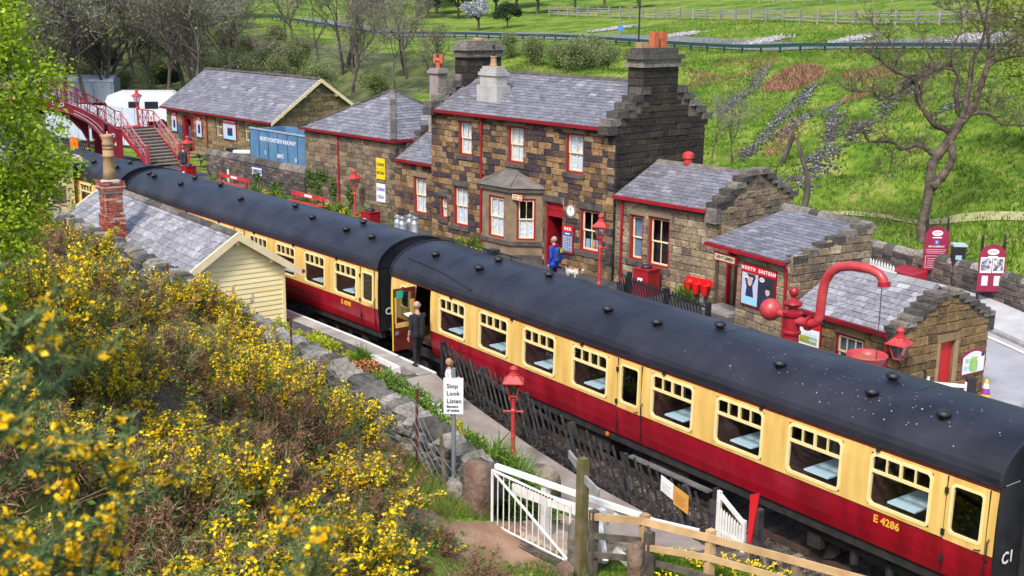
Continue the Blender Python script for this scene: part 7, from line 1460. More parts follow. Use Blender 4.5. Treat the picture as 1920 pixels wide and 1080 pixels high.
# ---------------------------------------------------------------- leaf clouds
def leaf_tris(c, d, ln, wd, rng):
    """thin triangles: base c, direction d (n,3), length and width arrays"""
    n = len(c); s = rng.normal(size=(n, 3)); w = np.cross(d, s); w /= np.linalg.norm(w, axis=1, keepdims=True) + 1e-9
    return np.stack([c - w*wd[:, None]/2, c + w*wd[:, None]/2, c + d*ln[:, None]], 1).reshape(-1, 3)
def leaf_quads(c, ln, wd, rng, up=.4):
    n = len(c); d = rng.normal(size=(n, 3)); d[:, 2] = d[:, 2]*.5; d /= np.linalg.norm(d, axis=1, keepdims=True); s = rng.normal(size=(n, 3)); s[:, 2] += up; w = np.cross(d, s); w /= np.linalg.norm(w, axis=1, keepdims=True) + 1e-9
    L_ = ln[:, None]; W_ = wd[:, None]/2
    return np.stack([c, c + d*L_*.5 + w*W_, c + d*L_, c + d*L_*.5 - w*W_], 1).reshape(-1, 3)
def unit(n, rng, zmin=-1):
    v = rng.normal(size=(n, 3)); v /= np.linalg.norm(v, axis=1, keepdims=True)
    if zmin > -1: v[:, 2] = np.where(v[:, 2] < zmin, -v[:, 2], v[:, 2])
    return v
def plant_mesh(seed, r, h, n, m_, ln=.08, wd=.03):
    g = np.random.default_rng(seed); u = unit(n, g, 0); rad = g.uniform(.3, 1, n)**.5; c = u*np.array([r, r, h])*rad[:, None]*(1 + .25*np.sin(u[:, :1]*7 + u[:, 1:2]*5)); d = u + g.normal(size=(n, 3))*.5; d /= np.linalg.norm(d, axis=1, keepdims=True)
    return cloud('foliage', leaf_tris(c, d, g.uniform(.6, 1.3, n)*ln, g.uniform(.6, 1.3, n)*wd, g), 3, m_, 'mesh')
def flower_mesh(seed, r, h, n, m_, s=.04):
    g = np.random.default_rng(seed); u = unit(n, g, .1); c = u*np.array([r, r, h])*g.uniform(.85, 1.12, n)[:, None]; c = np.repeat(c, 3, 0) + g.normal(size=(3*n, 3))*s*.3
    return cloud('flowers', leaf_quads(c, np.full(3*n, s), np.full(3*n, s*.8), g, 1.5), 4, m_, 'mesh')
YGREEN = ramp_mat('spurge_leaf', [(0, (.25, .3, .02)), (.6, (.45, .5, .03)), (1, (.6, .62, .06))], rough=.7, bump=0, trans=.2)
REDLEAF = ramp_mat('rusty_leaf', [(0, (.16, .08, .03)), (.6, (.3, .14, .06)), (1, (.36, .3, .1))], rough=.7, bump=0)
FOL = {'green': plant_mesh(1, .32, .3, 900, PLANTGREEN), 'yellow': plant_mesh(2, .34, .28, 1100, YGREEN, .06, .035), 'rust': plant_mesh(3, .28, .22, 700, REDLEAF), 'spiky': plant_mesh(4, .22, .38, 500, PLANTGREEN, .3, .025)}
FLO = {'pink': flower_mesh(5, .26, .34, 60, PINK, .05), 'white': flower_mesh(6, .3, .3, 110, PETALWHITE, .035), 'yellow': flower_mesh(7, .28, .36, 60, PETALYELLOW, .05), 'orange': flower_mesh(8, .26, .25, 70, PETALORANGE, .045)}
def plant(label, kind, flo, x, y, z, s=1.0, group='plants in the flower bed', rz=0):
    t = thing('garden_plant', label, 'plant', (x, y, z), rz, group); o = link('foliage', FOL[kind], t); o.scale = (s, s, s)
    if flo: q = link('flowers', FLO[flo], t); q.scale = (s, s, s)
    return t
def bed(label, kind, flo, x, f_, s=1.0): y = bf(x) + (dwy(x) + .28 - bf(x))*f_; return plant(label, kind, flo, x, y, bedz(x, f_) - .02, s*(1.35 if x > 3.2 else .85), rz=random.uniform(0, 360))
for k, (x, f_, s) in enumerate(((.3, .35, 1.1), (.9, .3, 1.0), (1.5, .55, 1.3), (.1, .7, 1.2), (1.2, .75, 1.2), (2.2, .35, .9))): bed('bright yellow green spurge clump at the far end of the flower bed', 'yellow', None, x, f_, s)
bed('orange flowered clump at the far end of the wall top bed', 'rust', 'orange', 1.6, .95, 1.1)
bed('loose spiky green plant by the white corner boards', 'spiky', None, 2.6, .3, 1.2)
for x, f_, s in ((3.0, .7, 1.0), (3.6, .45, 1.0), (4.4, .8, .9)): bed('rusty red leaved clump behind the white corner boards', 'rust', 'orange', x, f_, s)
for x, f_, s in ((5.0, .5, 1.1), (5.6, .8, 1.0), (5.9, .35, 1.15), (6.6, .6, 1.0), (8.3, .85, 1.0)): bed('rounded mid green clump in the middle of the flower bed', 'green', None, x, f_, s)
for x, f_ in ((6.3, .15), (6.9, .25)): bed('green clump covered in small white flowers at the bed front', 'green', 'white', x, f_, 1.0)
for x, f_, s in ((7.7, .35, 1.0), (8.2, .2, .9)): bed('low plant with orange yellow flowers behind the white sign', 'yellow', 'orange', x, f_, s)
bed('bright pink flowered clump beside the white sign pole', 'rust', 'pink', 8.9, .55, .9); bed('smaller bright pink flowered clump right of the sign pole', 'green', 'pink', 9.3, .4, .8)
for x, f_, s in ((9.6, .8, 1.1), (9.9, .5, .9), (10.4, .3, 1.0), (10.7, .7, 1.2), (11.2, .5, 1.2)): bed('straggling green plant near the gate end of the flower bed', 'spiky' if s > 1.1 else 'green', None, x, f_, s)
for x, f_ in ((9.2, .2), (10.0, .15), (11.3, .25)): bed('small plant with yellow flowers along the path edge of the bed', 'green', 'yellow', x, f_, .7)
for k, (x, y, z, s, kd) in enumerate(((10.2, -3.3, .45, 1.3, 'spiky'), (11.0, -3.35, .35, 1.5, 'green'), (11.6, -3.6, .35, 1.4, 'spiky'), (11.3, -2.8, .1, 1.2, 'green'), (12.0, -3.7, .4, 1.2, 'green'), (13.2, -3.4, .3, 1.1, 'spiky'))): plant('ferny green bush behind the white gate and handrail', kd, None, x, y, z, s, 'bushes behind the white gate')
# planting along the far platform, under walls
fpx = [(-33.4, 7.9), (-32.4, 8.0), (-31.3, 8.25), (-28.2, 8.5), (-27.2, 8.6), (-26.2, 8.7), (-25.2, 8.85), (-23.6, 9.1), (-21.6, 9.3), (-20.5, 9.35), (-19.8, 9.3), (-18.6, 9.6), (-18.0, 9.7), (-15.3, 9.35), (-14.6, 9.3), (-13.9, 9.2), (-10.9, 9.7), (-10.1, 9.8), (-9.4, 9.85), (-8.9, 9.5)]
for k, (x, y) in enumerate(fpx): plant('green daffodil clump with yellow flowers under the station walls' if k % 3 else 'leafy green clump without flowers under the station walls', 'spiky' if k % 2 else 'green', 'yellow' if k % 3 else None, x, y, PZ, 1.15, 'plants along the station walls', k*40)
plant('leafy green clump on the platform beside the wing fire buckets', 'spiky', None, .95, 10.95, PZ, 1.1, 'plants along the station walls')
IVY = ramp_mat('ivy_leaf', [(0, (.03, .07, .015)), (1, (.1, .2, .03))], rough=.6, bump=0)
for k, (x, z, rx, rz_) in enumerate(((.4, 1.3, .35, .5), (1.1, .9, .3, .55), (1.5, 1.6, .5, .2), (2.5, 1.0, .3, .6), (3.9, .9, .2, .4), (-2.6, .6, .5, .2), (-4.4, .9, .3, .2))):
    g = np.random.default_rng(50 + k); n = 420; c = np.stack([x + g.normal(size=n)*rx*.6, -.06 - g.uniform(0, .1, n), z + g.normal(size=n)*rz_*.6], 1); me = cloud('ivy', leaf_quads(c, g.uniform(.05, .11, n), g.uniform(.05, .1, n), g), 4, IVY, 'mesh'); o = link('ivy_creeper', me); o.location = (-24.4, 9.6, PZ) if x > 0 else (-24.4, 9.5, PZ); o.rotation_euler = (0, 0, R(5.9)); tag(o, 'green creeper patch growing on the left of the stone store wall' if x > 0 else 'small creeper growing on the low boundary wall', 'creeper', 'creepers on the station walls')
# ---------------------------------------------------------------- gorse
def gorse_variant(seed, flower, brown):
    """upright whippy stems; every stem is a plume of short spines, the outer ends flowering"""
    g = np.random.default_rng(seed); ns = 70; T = []; TB = []; F = []; S = MB()
    for i in range(ns):
        a = g.uniform(0, 6.28); tilt = g.uniform(.05, 1.25)**1.0; L_ = g.uniform(.65, 1.1)*(1 - .25*tilt); d0 = np.array([math.cos(a)*math.sin(tilt), math.sin(a)*math.sin(tilt), math.cos(tilt)*.9])
        base = np.array([g.normal()*.12, g.normal()*.12, 0]); m = 9; pts = []
        bend = g.normal(size=3)*.14; bend[2] = abs(bend[2])*.5
        for k in range(m + 1): f = k/m; pts.append(base + d0*L_*f + bend*f*f)
        pts = np.array(pts); S.tube([pts[0], pts[m//2], pts[m]], [.012, .008, .003], 3, False)
        nn = 130; f = g.uniform(.25, 1, nn)**.8; P = np.stack([np.interp(f*m, np.arange(m + 1), pts[:, j]) for j in range(3)], 1); P += g.normal(size=(nn, 3))*.035*(1.25 - f[:, None]*.6)
        d = d0[None]*.7 + g.normal(size=(nn, 3))*.75; d /= np.linalg.norm(d, axis=1, keepdims=True)
        tr = leaf_tris(P, d, g.uniform(.05, .11, nn), g.uniform(.008, .016, nn), g)
        dead = g.random() < brown
        (TB if dead else T).append(tr)
        if not dead and g.random() < flower:
            nf = int(g.uniform(26, 60)); f = g.uniform(.5, 1.02, nf); P = np.stack([np.interp(f*m, np.arange(m + 1), pts[:, j]) for j in range(3)], 1) + g.normal(size=(nf, 3))*.03; F.append(leaf_quads(np.repeat(P, 3, 0) + g.normal(size=(nf*3, 3))*.008, g.uniform(.03, .05, nf*3), g.uniform(.024, .038, nf*3), g, .8))
    # brown undergrowth
    nb = int(600 + 1300*brown); u = unit(nb, g, 0); c = u*g.uniform(.15, .72, nb)[:, None]*np.array([1, 1, .7]); d = u*.3 + g.normal(size=(nb, 3))*.7; d /= np.linalg.norm(d, axis=1, keepdims=True); TB.append(leaf_tris(c, d, g.uniform(.06, .16, nb), g.uniform(.008, .016, nb), g))
    return (S.mesh('stems', GORSEBROWN), cloud('spines', np.concatenate(T), 3, GORSEGREEN, 'mesh') if T else None, cloud('dead_growth', np.concatenate(TB), 3, GORSEBROWN, 'mesh'), cloud('flowers', np.concatenate(F), 4, GORSEFLOWER, 'mesh') if F else None)
GV = {'full': [gorse_variant(s, .72, .1) for s in (1, 2)], 'some': [gorse_variant(s, .42, .16) for s in (3, 4)], 'brown': [gorse_variant(s, .07, .75) for s in (5, 6)]}
GLAB = {'full': 'gorse bush thick with yellow flowers', 'some': 'gorse bush half green half brown with scattered flowers', 'brown': 'dead brown gorse bush with hardly any flowers'}
def gorse(kind, x, y, z, s, rz, rnd, label=None, tilt=(0, 0)):
    zone = 'close to the drystone wall' if y > float(np.interp(x, YW_X, YW_Y)) - 2 else 'beside the dirt path' if x > 8 and pathd(x, y) < 2 else 'low on the bank below the camera' if math.hypot(x - CAM.x, y - CAM.y) < 11.5 else 'in the middle of the bank'
    t = thing('gorse_bush', label or GLAB[kind] + ' ' + zone, 'gorse bush', (x, y, z), rz, 'gorse bushes: ' + (label or kind + ' ' + zone)); t.scale = (s*rnd.uniform(.9, 1.15), s*rnd.uniform(.9, 1.15), s*rnd.uniform(.8, 1.25)); t.rotation_euler = (tilt[0], tilt[1], R(rz))
    v = rnd.choice(GV[kind])
    for nm, me_ in zip(('stems', 'spines', 'dead_growth', 'flowers'), v):
        if me_ is not None: link(nm, me_, t)
    return t
CI = cam.matrix_world.inverted()
def project(x, y, z):
    p = CI @ Vector((x, y, z)); return (960 + 2234.5*p.x/-p.z, 540 - 2234.5*p.y/-p.z, -p.z)
rnd = random.Random(12); placed = []; tries = 0
pathd = lambda x, y: abs(y - float(np.interp(x, [6, 9, 10.5, 11.7, 12.6, 13.5, 14.6], [-9.6, -8.4, -7.6, -6.7, -6.1, -5.6, -5.3])))
while tries < 9000 and len(placed) < 285:
    tries += 1; x = rnd.uniform(-15, 24); y = rnd.uniform(-18.5, -5.6)
    if y > float(np.interp(x, YW_X, YW_Y)) - .75: continue
    d = math.hypot(x - CAM.x, y - CAM.y)
    if d < 5.0: continue
    z = gz(x, y); u, v, w = project(x, y, z + .5)
    if w < 0 or u < -160 or u > 1010 or v > 1330 or v < 380: continue
    if pathd(x, y) < (.95 if x > 10 else .75) and x > 6.5: continue
    if x < 2.2 and y > -8.3 - .25*min(0, x) and rnd.random() < .95: continue
    if x > 12.0 and y > -7.3: continue
    if x > 6.9 and y > -6.45: continue
    if x > 14.6 and y > -7.6: continue
    sp = .72 + .026*d
    if any((x - a)**2 + (y - b)**2 < sp*sp for a, b in placed): continue
    placed.append((x, y)); n_ = float(noise2(np.array(x*.9), np.array(y*.9), 3)) + rnd.uniform(-.45, .45)
    kind = 'full' if n_ > .12 else 'some' if n_ > -.28 else 'brown'
    s = rnd.uniform(.8, 1.35)*(.8 if u > 700 else 1)
    if d < 9: s *= .8
    gorse(kind, x, y, z - .08, s, rnd.uniform(0, 360), rnd)
for x, y, s in ((.3, -5.8, 1.2), (1.2, -5.6, 1.25), (1.0, -6.4, 1.2), (2.0, -5.9, 1.0)): gorse('full', x, y, gz(x, y), s, x*97, rnd, 'tall flowering gorse bush growing up against the drystone wall by the shelter')
# bramble and low green growth between the bushes
g = np.random.default_rng(90); n = 30000; x = g.uniform(-12, 20, n); y = g.uniform(-18, -5.6, n); k = (y < np.interp(x, YW_X, YW_Y) - .4) & (np.hypot(x - CAM.x, y - CAM.y) > 5) & (noise2(x*.8, y*.8, 9) > -.1); x, y = x[k], y[k]; pd = np.abs(y - np.interp(x, [6, 9, 10.5, 11.7, 12.6, 13.5, 14.6], [-9.6, -8.4, -7.6, -6.7, -6.1, -5.6, -5.3])); k = (pd > .6) & ~((x > 12) & (y > -6.6)); x, y = x[k], y[k]
z = terr(x, y); c = np.stack([x, y, z + g.uniform(0, .45, len(x))], 1); cloud('bramble_undergrowth', leaf_quads(c, g.uniform(.05, .1, len(x)), g.uniform(.04, .07, len(x)), g), 4, PLANTGREEN, None, kind='stuff')
# dry stalks
n = 9000; x = g.uniform(-12, 20, n); y = g.uniform(-18, -5.6, n); pd = np.abs(y - np.interp(x, [6, 9, 10.5, 11.7, 12.6, 13.5, 14.6], [-9.6, -8.4, -7.6, -6.7, -6.1, -5.6, -5.3])); k = (y < np.interp(x, YW_X, YW_Y) - .3) & (np.hypot(x - CAM.x, y - CAM.y) > 5) & (pd > .5) & ~((x > 12) & (y > -6.8)); x, y = x[k], y[k]; d = g.normal(size=(len(x), 3)); d[:, 2] = np.abs(d[:, 2])*.6 + .1; d /= np.linalg.norm(d, axis=1, keepdims=True)
cloud('dead_stalks', leaf_tris(np.stack([x, y, terr(x, y)], 1), d, g.uniform(.4, 1.3, len(x)), g.uniform(.008, .018, len(x)), g), 3, GORSEBROWN, None, kind='stuff')
# foreground sprays, close to the camera
BIGFLOWER = ramp_mat('gorse_flower_near', [(0, (.75, .36, .005)), (.5, (.85, .55, .006)), (1, (.88, .64, .02))], rough=.5, bump=0, trans=.25)
NEARSPINE = ramp_mat('gorse_spine_near', [(0, (.05, .09, .04)), (.6, (.1, .16, .06)), (1, (.18, .23, .1))], rough=.8, bump=0)
def near_spray(label, tip, base, seed, nf, flower_from=.45, side=5):
    g = np.random.default_rng(seed); tip = np.array(tip); base = np.array(base); t = thing('gorse_spray', label, 'gorse spray', tuple(base), 0, 'blurred gorse sprays close to the camera'); D_ = tip - base; L_ = np.linalg.norm(D_); D_ = D_/L_
    S = MB(); T = []; F = []
    stems = [(np.zeros(3), D_*L_)]
    for k in range(side): f = g.uniform(.3, .85); o = D_*L_*f; dd = D_*.6 + g.normal(size=3)*.4; dd[2] = abs(dd[2])*.8 + .2; dd /= np.linalg.norm(dd); stems.append((o, o + dd*g.uniform(.12, .3)))
    for a, b in stems:
        S.tube([a, (a + b)/2, b], [.004, .0032, .0015], 5); l = np.linalg.norm(b - a); n = int(900*l) + 40; f = g.uniform(.1, 1, n); P = a + (b - a)*f[:, None]; d = (b - a)/l*.6 + g.normal(size=(n, 3))*.7; d /= np.linalg.norm(d, axis=1, keepdims=True); T.append(leaf_tris(P, d, g.uniform(.018, .04, n), g.uniform(.002, .005, n), g))
        m = max(2, int(nf*l/L_)); f = g.uniform(flower_from, 1.0, m); P = a + (b - a)*f[:, None] + g.normal(size=(m, 3))*.008
        for q in P:
            F.append(leaf_quads(np.repeat(q[None], 6, 0) + g.normal(size=(6, 3))*.003, g.uniform(.014, .021, 6), g.uniform(.01, .016, 6), g, .5))
    S.obj('stem', NEARSPINE, t); cloud('spines', np.concatenate(T), 3, NEARSPINE, t); cloud('flowers', np.concatenate(F), 4, BIGFLOWER, t, kind='stuff')
zb = lambda x, y: gz(x, y)
for k, (l, tip, dx) in enumerate((('blurred flowering gorse spray second from the left edge', (26.75, -16.55, 9.63), .05), ('blurred flowering gorse spray reaching right across the lower left', (26.78, -16.42, 9.62), -.1), ('blurred low gorse spray in the bottom left corner', (26.85, -16.72, 9.52), .1), ('blurred flowering gorse spray at the bottom middle of the picture', (27.06, -16.13, 9.4), 0), ('small blurred gorse spray beside the bottom middle one', (27.1, -16.19, 9.35), .05)  )):
    near_spray(l, tip, (tip[0] - .1 + dx, tip[1] + dx*.5, max(zb(tip[0], tip[1]) - .1, tip[2] - (.75 if k != 4 else .6))), 200 + k, 30 if k < 4 else 16, .5, 7 if k < 4 else 3)
for k, (l, tip) in enumerate((('dark green blurred gorse branch above the yellow ones at left', (27.3, -16.78, 10.02)), ('second dark green blurred gorse branch at the left', (27.33, -16.7, 10.0)))):
    near_spray(l, tip, (tip[0] - .15, tip[1] - .35, 9.45), 230 + k, 5, .8, 9)
# ---------------------------------------------------------------- grass
def blades(name, x, y, h, w, m_, lean=.5, k=1, **kw):
    g = np.random.default_rng(len(x)); x = np.repeat(x, k) + g.normal(size=len(x)*k)*h*.3*(k > 1); y = np.repeat(y, k) + g.normal(size=len(y)*k)*h*.3*(k > 1); n = len(x); d = g.normal(size=(n, 3))*lean; d[:, 2] = 1; d /= np.linalg.norm(d, axis=1, keepdims=True)
    c = np.stack([x, y, terr(x, y) - .02], 1); cloud(name, leaf_tris(c, d, g.uniform(.5, 1.2, n)*h, g.uniform(.6, 1.4, n)*w, g), 3, m_, None, kind='stuff', **kw)
n = 34000; x = g.uniform(13.6, 22, n); y = g.uniform(-5.6, -.6, n); k = (y < np.interp(x, YW_X, YW_Y) - .28) ; blades('bank_grass', x[k], y[k], .16, .014, GRASSM)
n = 5000; x = g.uniform(8.2, 11.95, n); y = g.uniform(-6.4, -4.75, n); pd = np.abs(y - np.interp(x, [6, 9, 10.5, 11.7, 12.6, 13.5, 14.6], [-9.6, -8.4, -7.6, -6.7, -6.1, -5.6, -5.3])); k = pd > .55; blades('verge_grass', x[k], y[k], .34, .014, GRASSM, .6)
n = 3000; x = g.uniform(12.5, 15.5, n); y = g.uniform(-6.3, -5.0, n); k = y < np.interp(x, [12.5, 13.4, 14.2, 15.5], [-9, -5.9, -5.2, -4.9]); blades('verge_grass', x[k], y[k], .2, .014, GRASSM, .6)
n = 3000; x = g.uniform(11.8, 14.6, n); y = g.uniform(-4.2, -1.6, n); k = (y > -3.4) & (y < PB(x) - .1) ; blades('scrub_by_crossing', x[k], y[k], .3, .016, ramp_mat('scrub_blade', [(0, (.08, .1, .03)), (.6, (.2, .2, .07)), (1, (.36, .27, .14))], rough=.9, bump=0), .7)
n = 620; x = g.uniform(14.9, 21, n); y = g.uniform(-4.2, -.8, n); k = y < np.interp(x, YW_X, YW_Y) - .4; x, y = x[k], y[k]; c = np.stack([x, y, terr(x, y) + g.uniform(.08, .2, len(x))], 1); cloud('dandelions', leaf_quads(np.repeat(c, 5, 0) + g.normal(size=(len(c)*5, 3))*.008, np.full(len(c)*5, .05), np.full(len(c)*5, .04), g, 2), 4, DANDELION, None, kind='stuff')
# far hillside tufts: in view only
n = 130000; x = g.uniform(-75, 22, n); y = g.uniform(19, 84, n); dd = np.hypot(x - CAM.x, y - CAM.y)
ux = ((x - CAM.x)*cx.x + (y - CAM.y)*cx.y); uz = -((x - CAM.x)*cz.x + (y - CAM.y)*cz.y); uu = 960 + 2234.5*ux/np.maximum(uz, 1)
k = (uu > 850) & (uu < 2010) & (g.random(n) < np.clip(48/dd, 0, 1)**1.2) & (y > np.interp(x, WALLX, WALLY) + .5)
x, y = x[k], y[k]; print('tufts', len(x)); blades('hillside_grass', x, y, .3, .06, GRASSM, .55, 3)
n = 60000; x = g.uniform(-60, 20, n); y = g.uniform(20, 72, n); k = (noise2(x*.45, y*.4, 5) > .25) & (y > np.interp(x, WALLX, WALLY) + 1.5) & (g.random(n) < .45); blades('rough_tussocks', x[k], y[k], .42, .07, ramp_mat('tussock_blade', [(0, (.03, .06, .012)), (.5, (.09, .13, .025)), (.8, (.22, .2, .07)), (1, (.36, .28, .14))], rough=.9, bump=0, noisy=.5, nscale=.35), .7, 2)
# ---------------------------------------------------------------- hillside: scree, bracken, path, road, rail, fences
def scatter_poly(L_, n, w, rng):
    """points along a polyline with a spread"""
    P = np.array(L_, float); s = np.concatenate([[0], np.cumsum(np.hypot(*np.diff(P, axis=0).T))]); t = rng.uniform(0, s[-1], n); x = np.interp(t, s, P[:, 0]); y = np.interp(t, s, P[:, 1]); return x + rng.normal(size=n)*w, y + rng.normal(size=n)*w*1.2
for i, (L_, n, w, s) in enumerate((([(-36.1, 56.0), (-31.5, 49.6), (-25.5, 41.0), (-24.6, 38.9)], 1200, .22, .1), ([(-25.8, 49.4), (-23.2, 44.3), (-19.1, 38.2), (-17.0, 32.9)], 1400, .22, .1), ([(-20.6, 46.1), (-18.8, 42.0), (-17.3, 36.4)], 900, .24, .1), ([(-18.1, 42.5), (-14.6, 37.5), (-11.2, 31.8), (-9.2, 28.5)], 1300, .24, .1), ([(-21.7, 56.8), (-17.8, 49.1), (-15.6, 43.7), (-12.8, 37.8), (-10.9, 32.5), (-8.6, 28.2)], 2600, .38, .1), ([(-10.5, 43.5), (-11.8, 39.5), (-13.2, 37.0)], 600, .25, .09))):
    x, y = scatter_poly(L_, n, w, g); pebbles('scree_stones', x, y, terr(x, y) + .04, g.uniform(.4, 1.3, n)*s, SCREE, .75, kind='stuff')
PALEROCK = ramp_mat('pale_riprap', [(0, (.2, .19, .2)), (.6, (.34, .33, .35)), (1, (.5, .48, .5))], bump=.2)
for i, (x0_, y0_, dx, dy) in enumerate(((-49.3, 70.7, 3, 3), (-39.9, 71.2, 3.5, 3), (-27.3, 70.5, 4.5, 3), (-78.8, 77, 3.5, 3), (-62.7, 72.5, 3, 2.5))):
    n = 600; x = x0_ + g.normal(size=n)*dx*.2 ; y = y0_ + g.normal(size=n)*dy*.36 + (x - x0_)*.3; pebbles('riprap_stones', x, y, terr(x, y) + .1, g.uniform(.07, .2, n), PALEROCK, .8, kind='stuff')
def tuft_patch(name, c, rx, ry, n, h, m_, rot=0):
    a = g.uniform(0, 6.28, n); r = np.sqrt(g.random(n)); x = r*np.cos(a)*rx; y = r*np.sin(a)*ry; q = R(rot); blades(name, c[0] + x*math.cos(q) - y*math.sin(q), c[1] + x*math.sin(q) + y*math.cos(q), h, .07, m_, .8)
tuft_patch('dead_bracken', (-29.3, 51.3), 5.2, 2.0, 2600, .55, BRACKEN, 119); tuft_patch('dead_bracken', (-24.5, 53.5), 3.6, 1.8, 900, .4, BRACKEN, 119); tuft_patch('dead_bracken', (-39, 56), 5, 3, 900, .3, BRACKEN, 119); tuft_patch('dead_bracken', (-36, 49), 4, 2, 700, .3, BRACKEN, 119); tuft_patch('dead_bracken', (-16.8, 36.0), 2.6, .8, 400, .4, BRACKEN, 115); tuft_patch('dead_bracken', (-20.5, 47.5), 3.2, .8, 500, .4, BRACKEN, 115); tuft_patch('dead_bracken', (-37, 52), 3, 2, 500, .3, BRACKEN, 30)
stripe('footpath', [(-6, 24.3), (-1.9, 25.3), (.4, 26.1), (3.7, 26.1), (9, 25.5)], .7, mat('pale_trod', (.3, .3, .12), (.4, .36, .2), rough=.95, scale=2), .05)
GRL = [(-140, 62.5), (-111.7, 65.3), (-84.1, 66.2), (-61.8, 64.3), (-38.6, 62.7), (-21.9, 64.4), (-5, 68)]
stripe('upper_road', [(x, y + 4.2) for x, y in GRL], 5.0, mat('far_road', (.13, .13, .14), (.19, .19, .2), rough=.9), .1)
gr = thing('crash_barrier', 'dark green roadside crash barrier running along the hillside', 'crash barrier', (0, 0, 0), 0); BARG = mat('barrier_green', (.012, .045, .04), (.02, .065, .055), rough=.6)
s_ = 0
for (xa, ya), (xb, yb_) in zip(GRL, GRL[1:]):
    L_ = math.hypot(xb - xa, yb_ - ya); k = int(L_/2.2)
    for i in range(k):
        p = [(xa + (xb - xa)*f_/k, ya + (yb_ - ya)*f_/k) for f_ in (i, i + 1)]; z = [gz(*q) for q in p]
        B = MB(); B.bar((*p[0], z[0]), (*p[0], z[0] + .78), .14, .12, (1, 0, 0)); B.obj('post', BARG, gr)
        B = MB(); B.bar((p[0][0], p[0][1] - .1, z[0] + .64), (p[1][0], p[1][1] - .1, z[1] + .64), .1, .3); B.obj('beam', BARG, gr)
def far_fence(label, L_, rails, h, sp, m_):
    t = thing('post_and_rail_fence', label, 'fence', (0, 0, 0), 0, 'post and rail fences on the hill')
    for (xa, ya), (xb, yb_) in zip(L_, L_[1:]):
        k = max(1, int(math.hypot(xb - xa, yb_ - ya)/sp))
        for i in range(k):
            p = [(xa + (xb - xa)*f_/k, ya + (yb_ - ya)*f_/k) for f_ in (i, i + 1)]; z = [gz(*q) for q in p]
            B = MB(); B.bar((*p[0], z[0] - .1), (*p[0], z[0] + h), .18, .16, (1, 0, 0)); B.obj('post', m_, t)
            B = MB()
            for q in rails: B.bar((*p[0], z[0] + q), (*p[1], z[1] + q), .05, .11)
            B.obj('rails', m_, t, kind='stuff')
HILLT = mat('grey_fence_timber', (.2, .17, .16), (.33, .29, .28), rough=.9, scale=4, rand=.2)
far_fence('grey post and rail fence along the top of the hillside', [(-108.2, 90.4), (-74.2, 85.3), (-54.2, 80.8), (-28, 76.7), (-10, 75)], (.3, .62, .94, 1.2), 1.45, 2.6, HILLT)
far_fence('second grey fence higher up the hillside', [(-80, 103), (-50, 97), (-22, 92)], (.4, .8, 1.15), 1.4, 3.0, HILLT)
# ---------------------------------------------------------------- trees
def grow_tree(seed, H=10, spread=.55, levels=4, r0=.22, trunk=.35, tw=.03, nsplit=(2, 4), twn=7, twl=(.5, 1.3), upb=.25):
    """tapered trunk and limbs; returns trunk MB, twig triangle array and twig tips"""
    g = random.Random(seed); T = MB(); tw_c, tw_d, tw_l, tw_w, tips = [], [], [], [], []
    def branch(p, d, L_, r, lev):
        n = 4 if lev > 1 else 5; pts = [p]; rad = [r]
        for k in range(n):
            d = (d + Vector((g.gauss(0, .13), g.gauss(0, .13), g.gauss(0, .08) + upb*.12))).normalized(); p = p + d*L_/n; pts.append(p); rad.append(r*(1 - .5*(k + 1)/n))
        T.tube(pts, rad, 7 if lev == 0 else 5 if lev == 1 else 4 if lev == 2 else 3, False)
        if lev >= levels - 1:
            for k in range(twn):
                q = pts[1 + g.randrange(n)]; dd = (d*.7 + Vector((g.gauss(0, .6), g.gauss(0, .6), g.gauss(.15, .5)))).normalized(); l = g.uniform(*twl); tw_c.append(q); tw_d.append(dd); tw_l.append(l); tw_w.append(tw); tips.append(q + dd*l*.8); tips.append(q + dd*l*.45)
                for j in range(2): e = (dd + Vector((g.gauss(0, .5), g.gauss(0, .5), g.gauss(.1, .4)))).normalized(); tw_c.append(q + dd*l*g.uniform(.3, .7)); tw_d.append(e); tw_l.append(l*.6); tw_w.append(tw*.7)
            return
        k = g.randint(*nsplit)
        for i in range(k):
            i0 = g.randint(2 if lev == 0 else 1, n); q = pts[i0] if i < k - 1 else pts[-1]; a = g.uniform(0, 6.28); o = d.orthogonal().normalized(); o = (Matrix.Rotation(a, 3, d) @ o); nd = (d*(1 - spread) + o*spread*g.uniform(.7, 1.4) + Vector((0, 0, upb))).normalized()
            branch(q, nd, L_*g.uniform(.6, .85), rad[i0]*.72, lev + 1)
        if lev == 0: branch(pts[-1], d, L_*.8, rad[-1]*.9, lev + 1)
    branch(Vector((0, 0, -.3)), Vector((g.gauss(0, .06), g.gauss(0, .06), 1)), H*trunk, r0, 0)
    rg = np.random.default_rng(seed); tri = leaf_tris(np.array([tuple(q) for q in tw_c]), np.array([tuple(q) for q in tw_d]), np.array(tw_l), np.array(tw_w), rg)
    return T, tri, np.array([tuple(q) for q in tips])
def tree_meshes(seed, twm=TWIG, leaf=None, nleaf=0, ls=.12, **kw):
    T, tri, tips = grow_tree(seed, **kw); a = T.mesh('trunk', BARK); b = cloud('crown', tri, 3, twm, 'mesh'); c = None
    if leaf is not None and nleaf:
        rg = np.random.default_rng(seed + 5); q = tips[rg.integers(0, len(tips), nleaf)] + rg.normal(size=(nleaf, 3))*ls*2.2; c = cloud('leaves', leaf_quads(q, rg.uniform(.6, 1.3, nleaf)*ls, rg.uniform(.5, 1, nleaf)*ls, rg), 4, leaf, 'mesh')
    return a, b, c
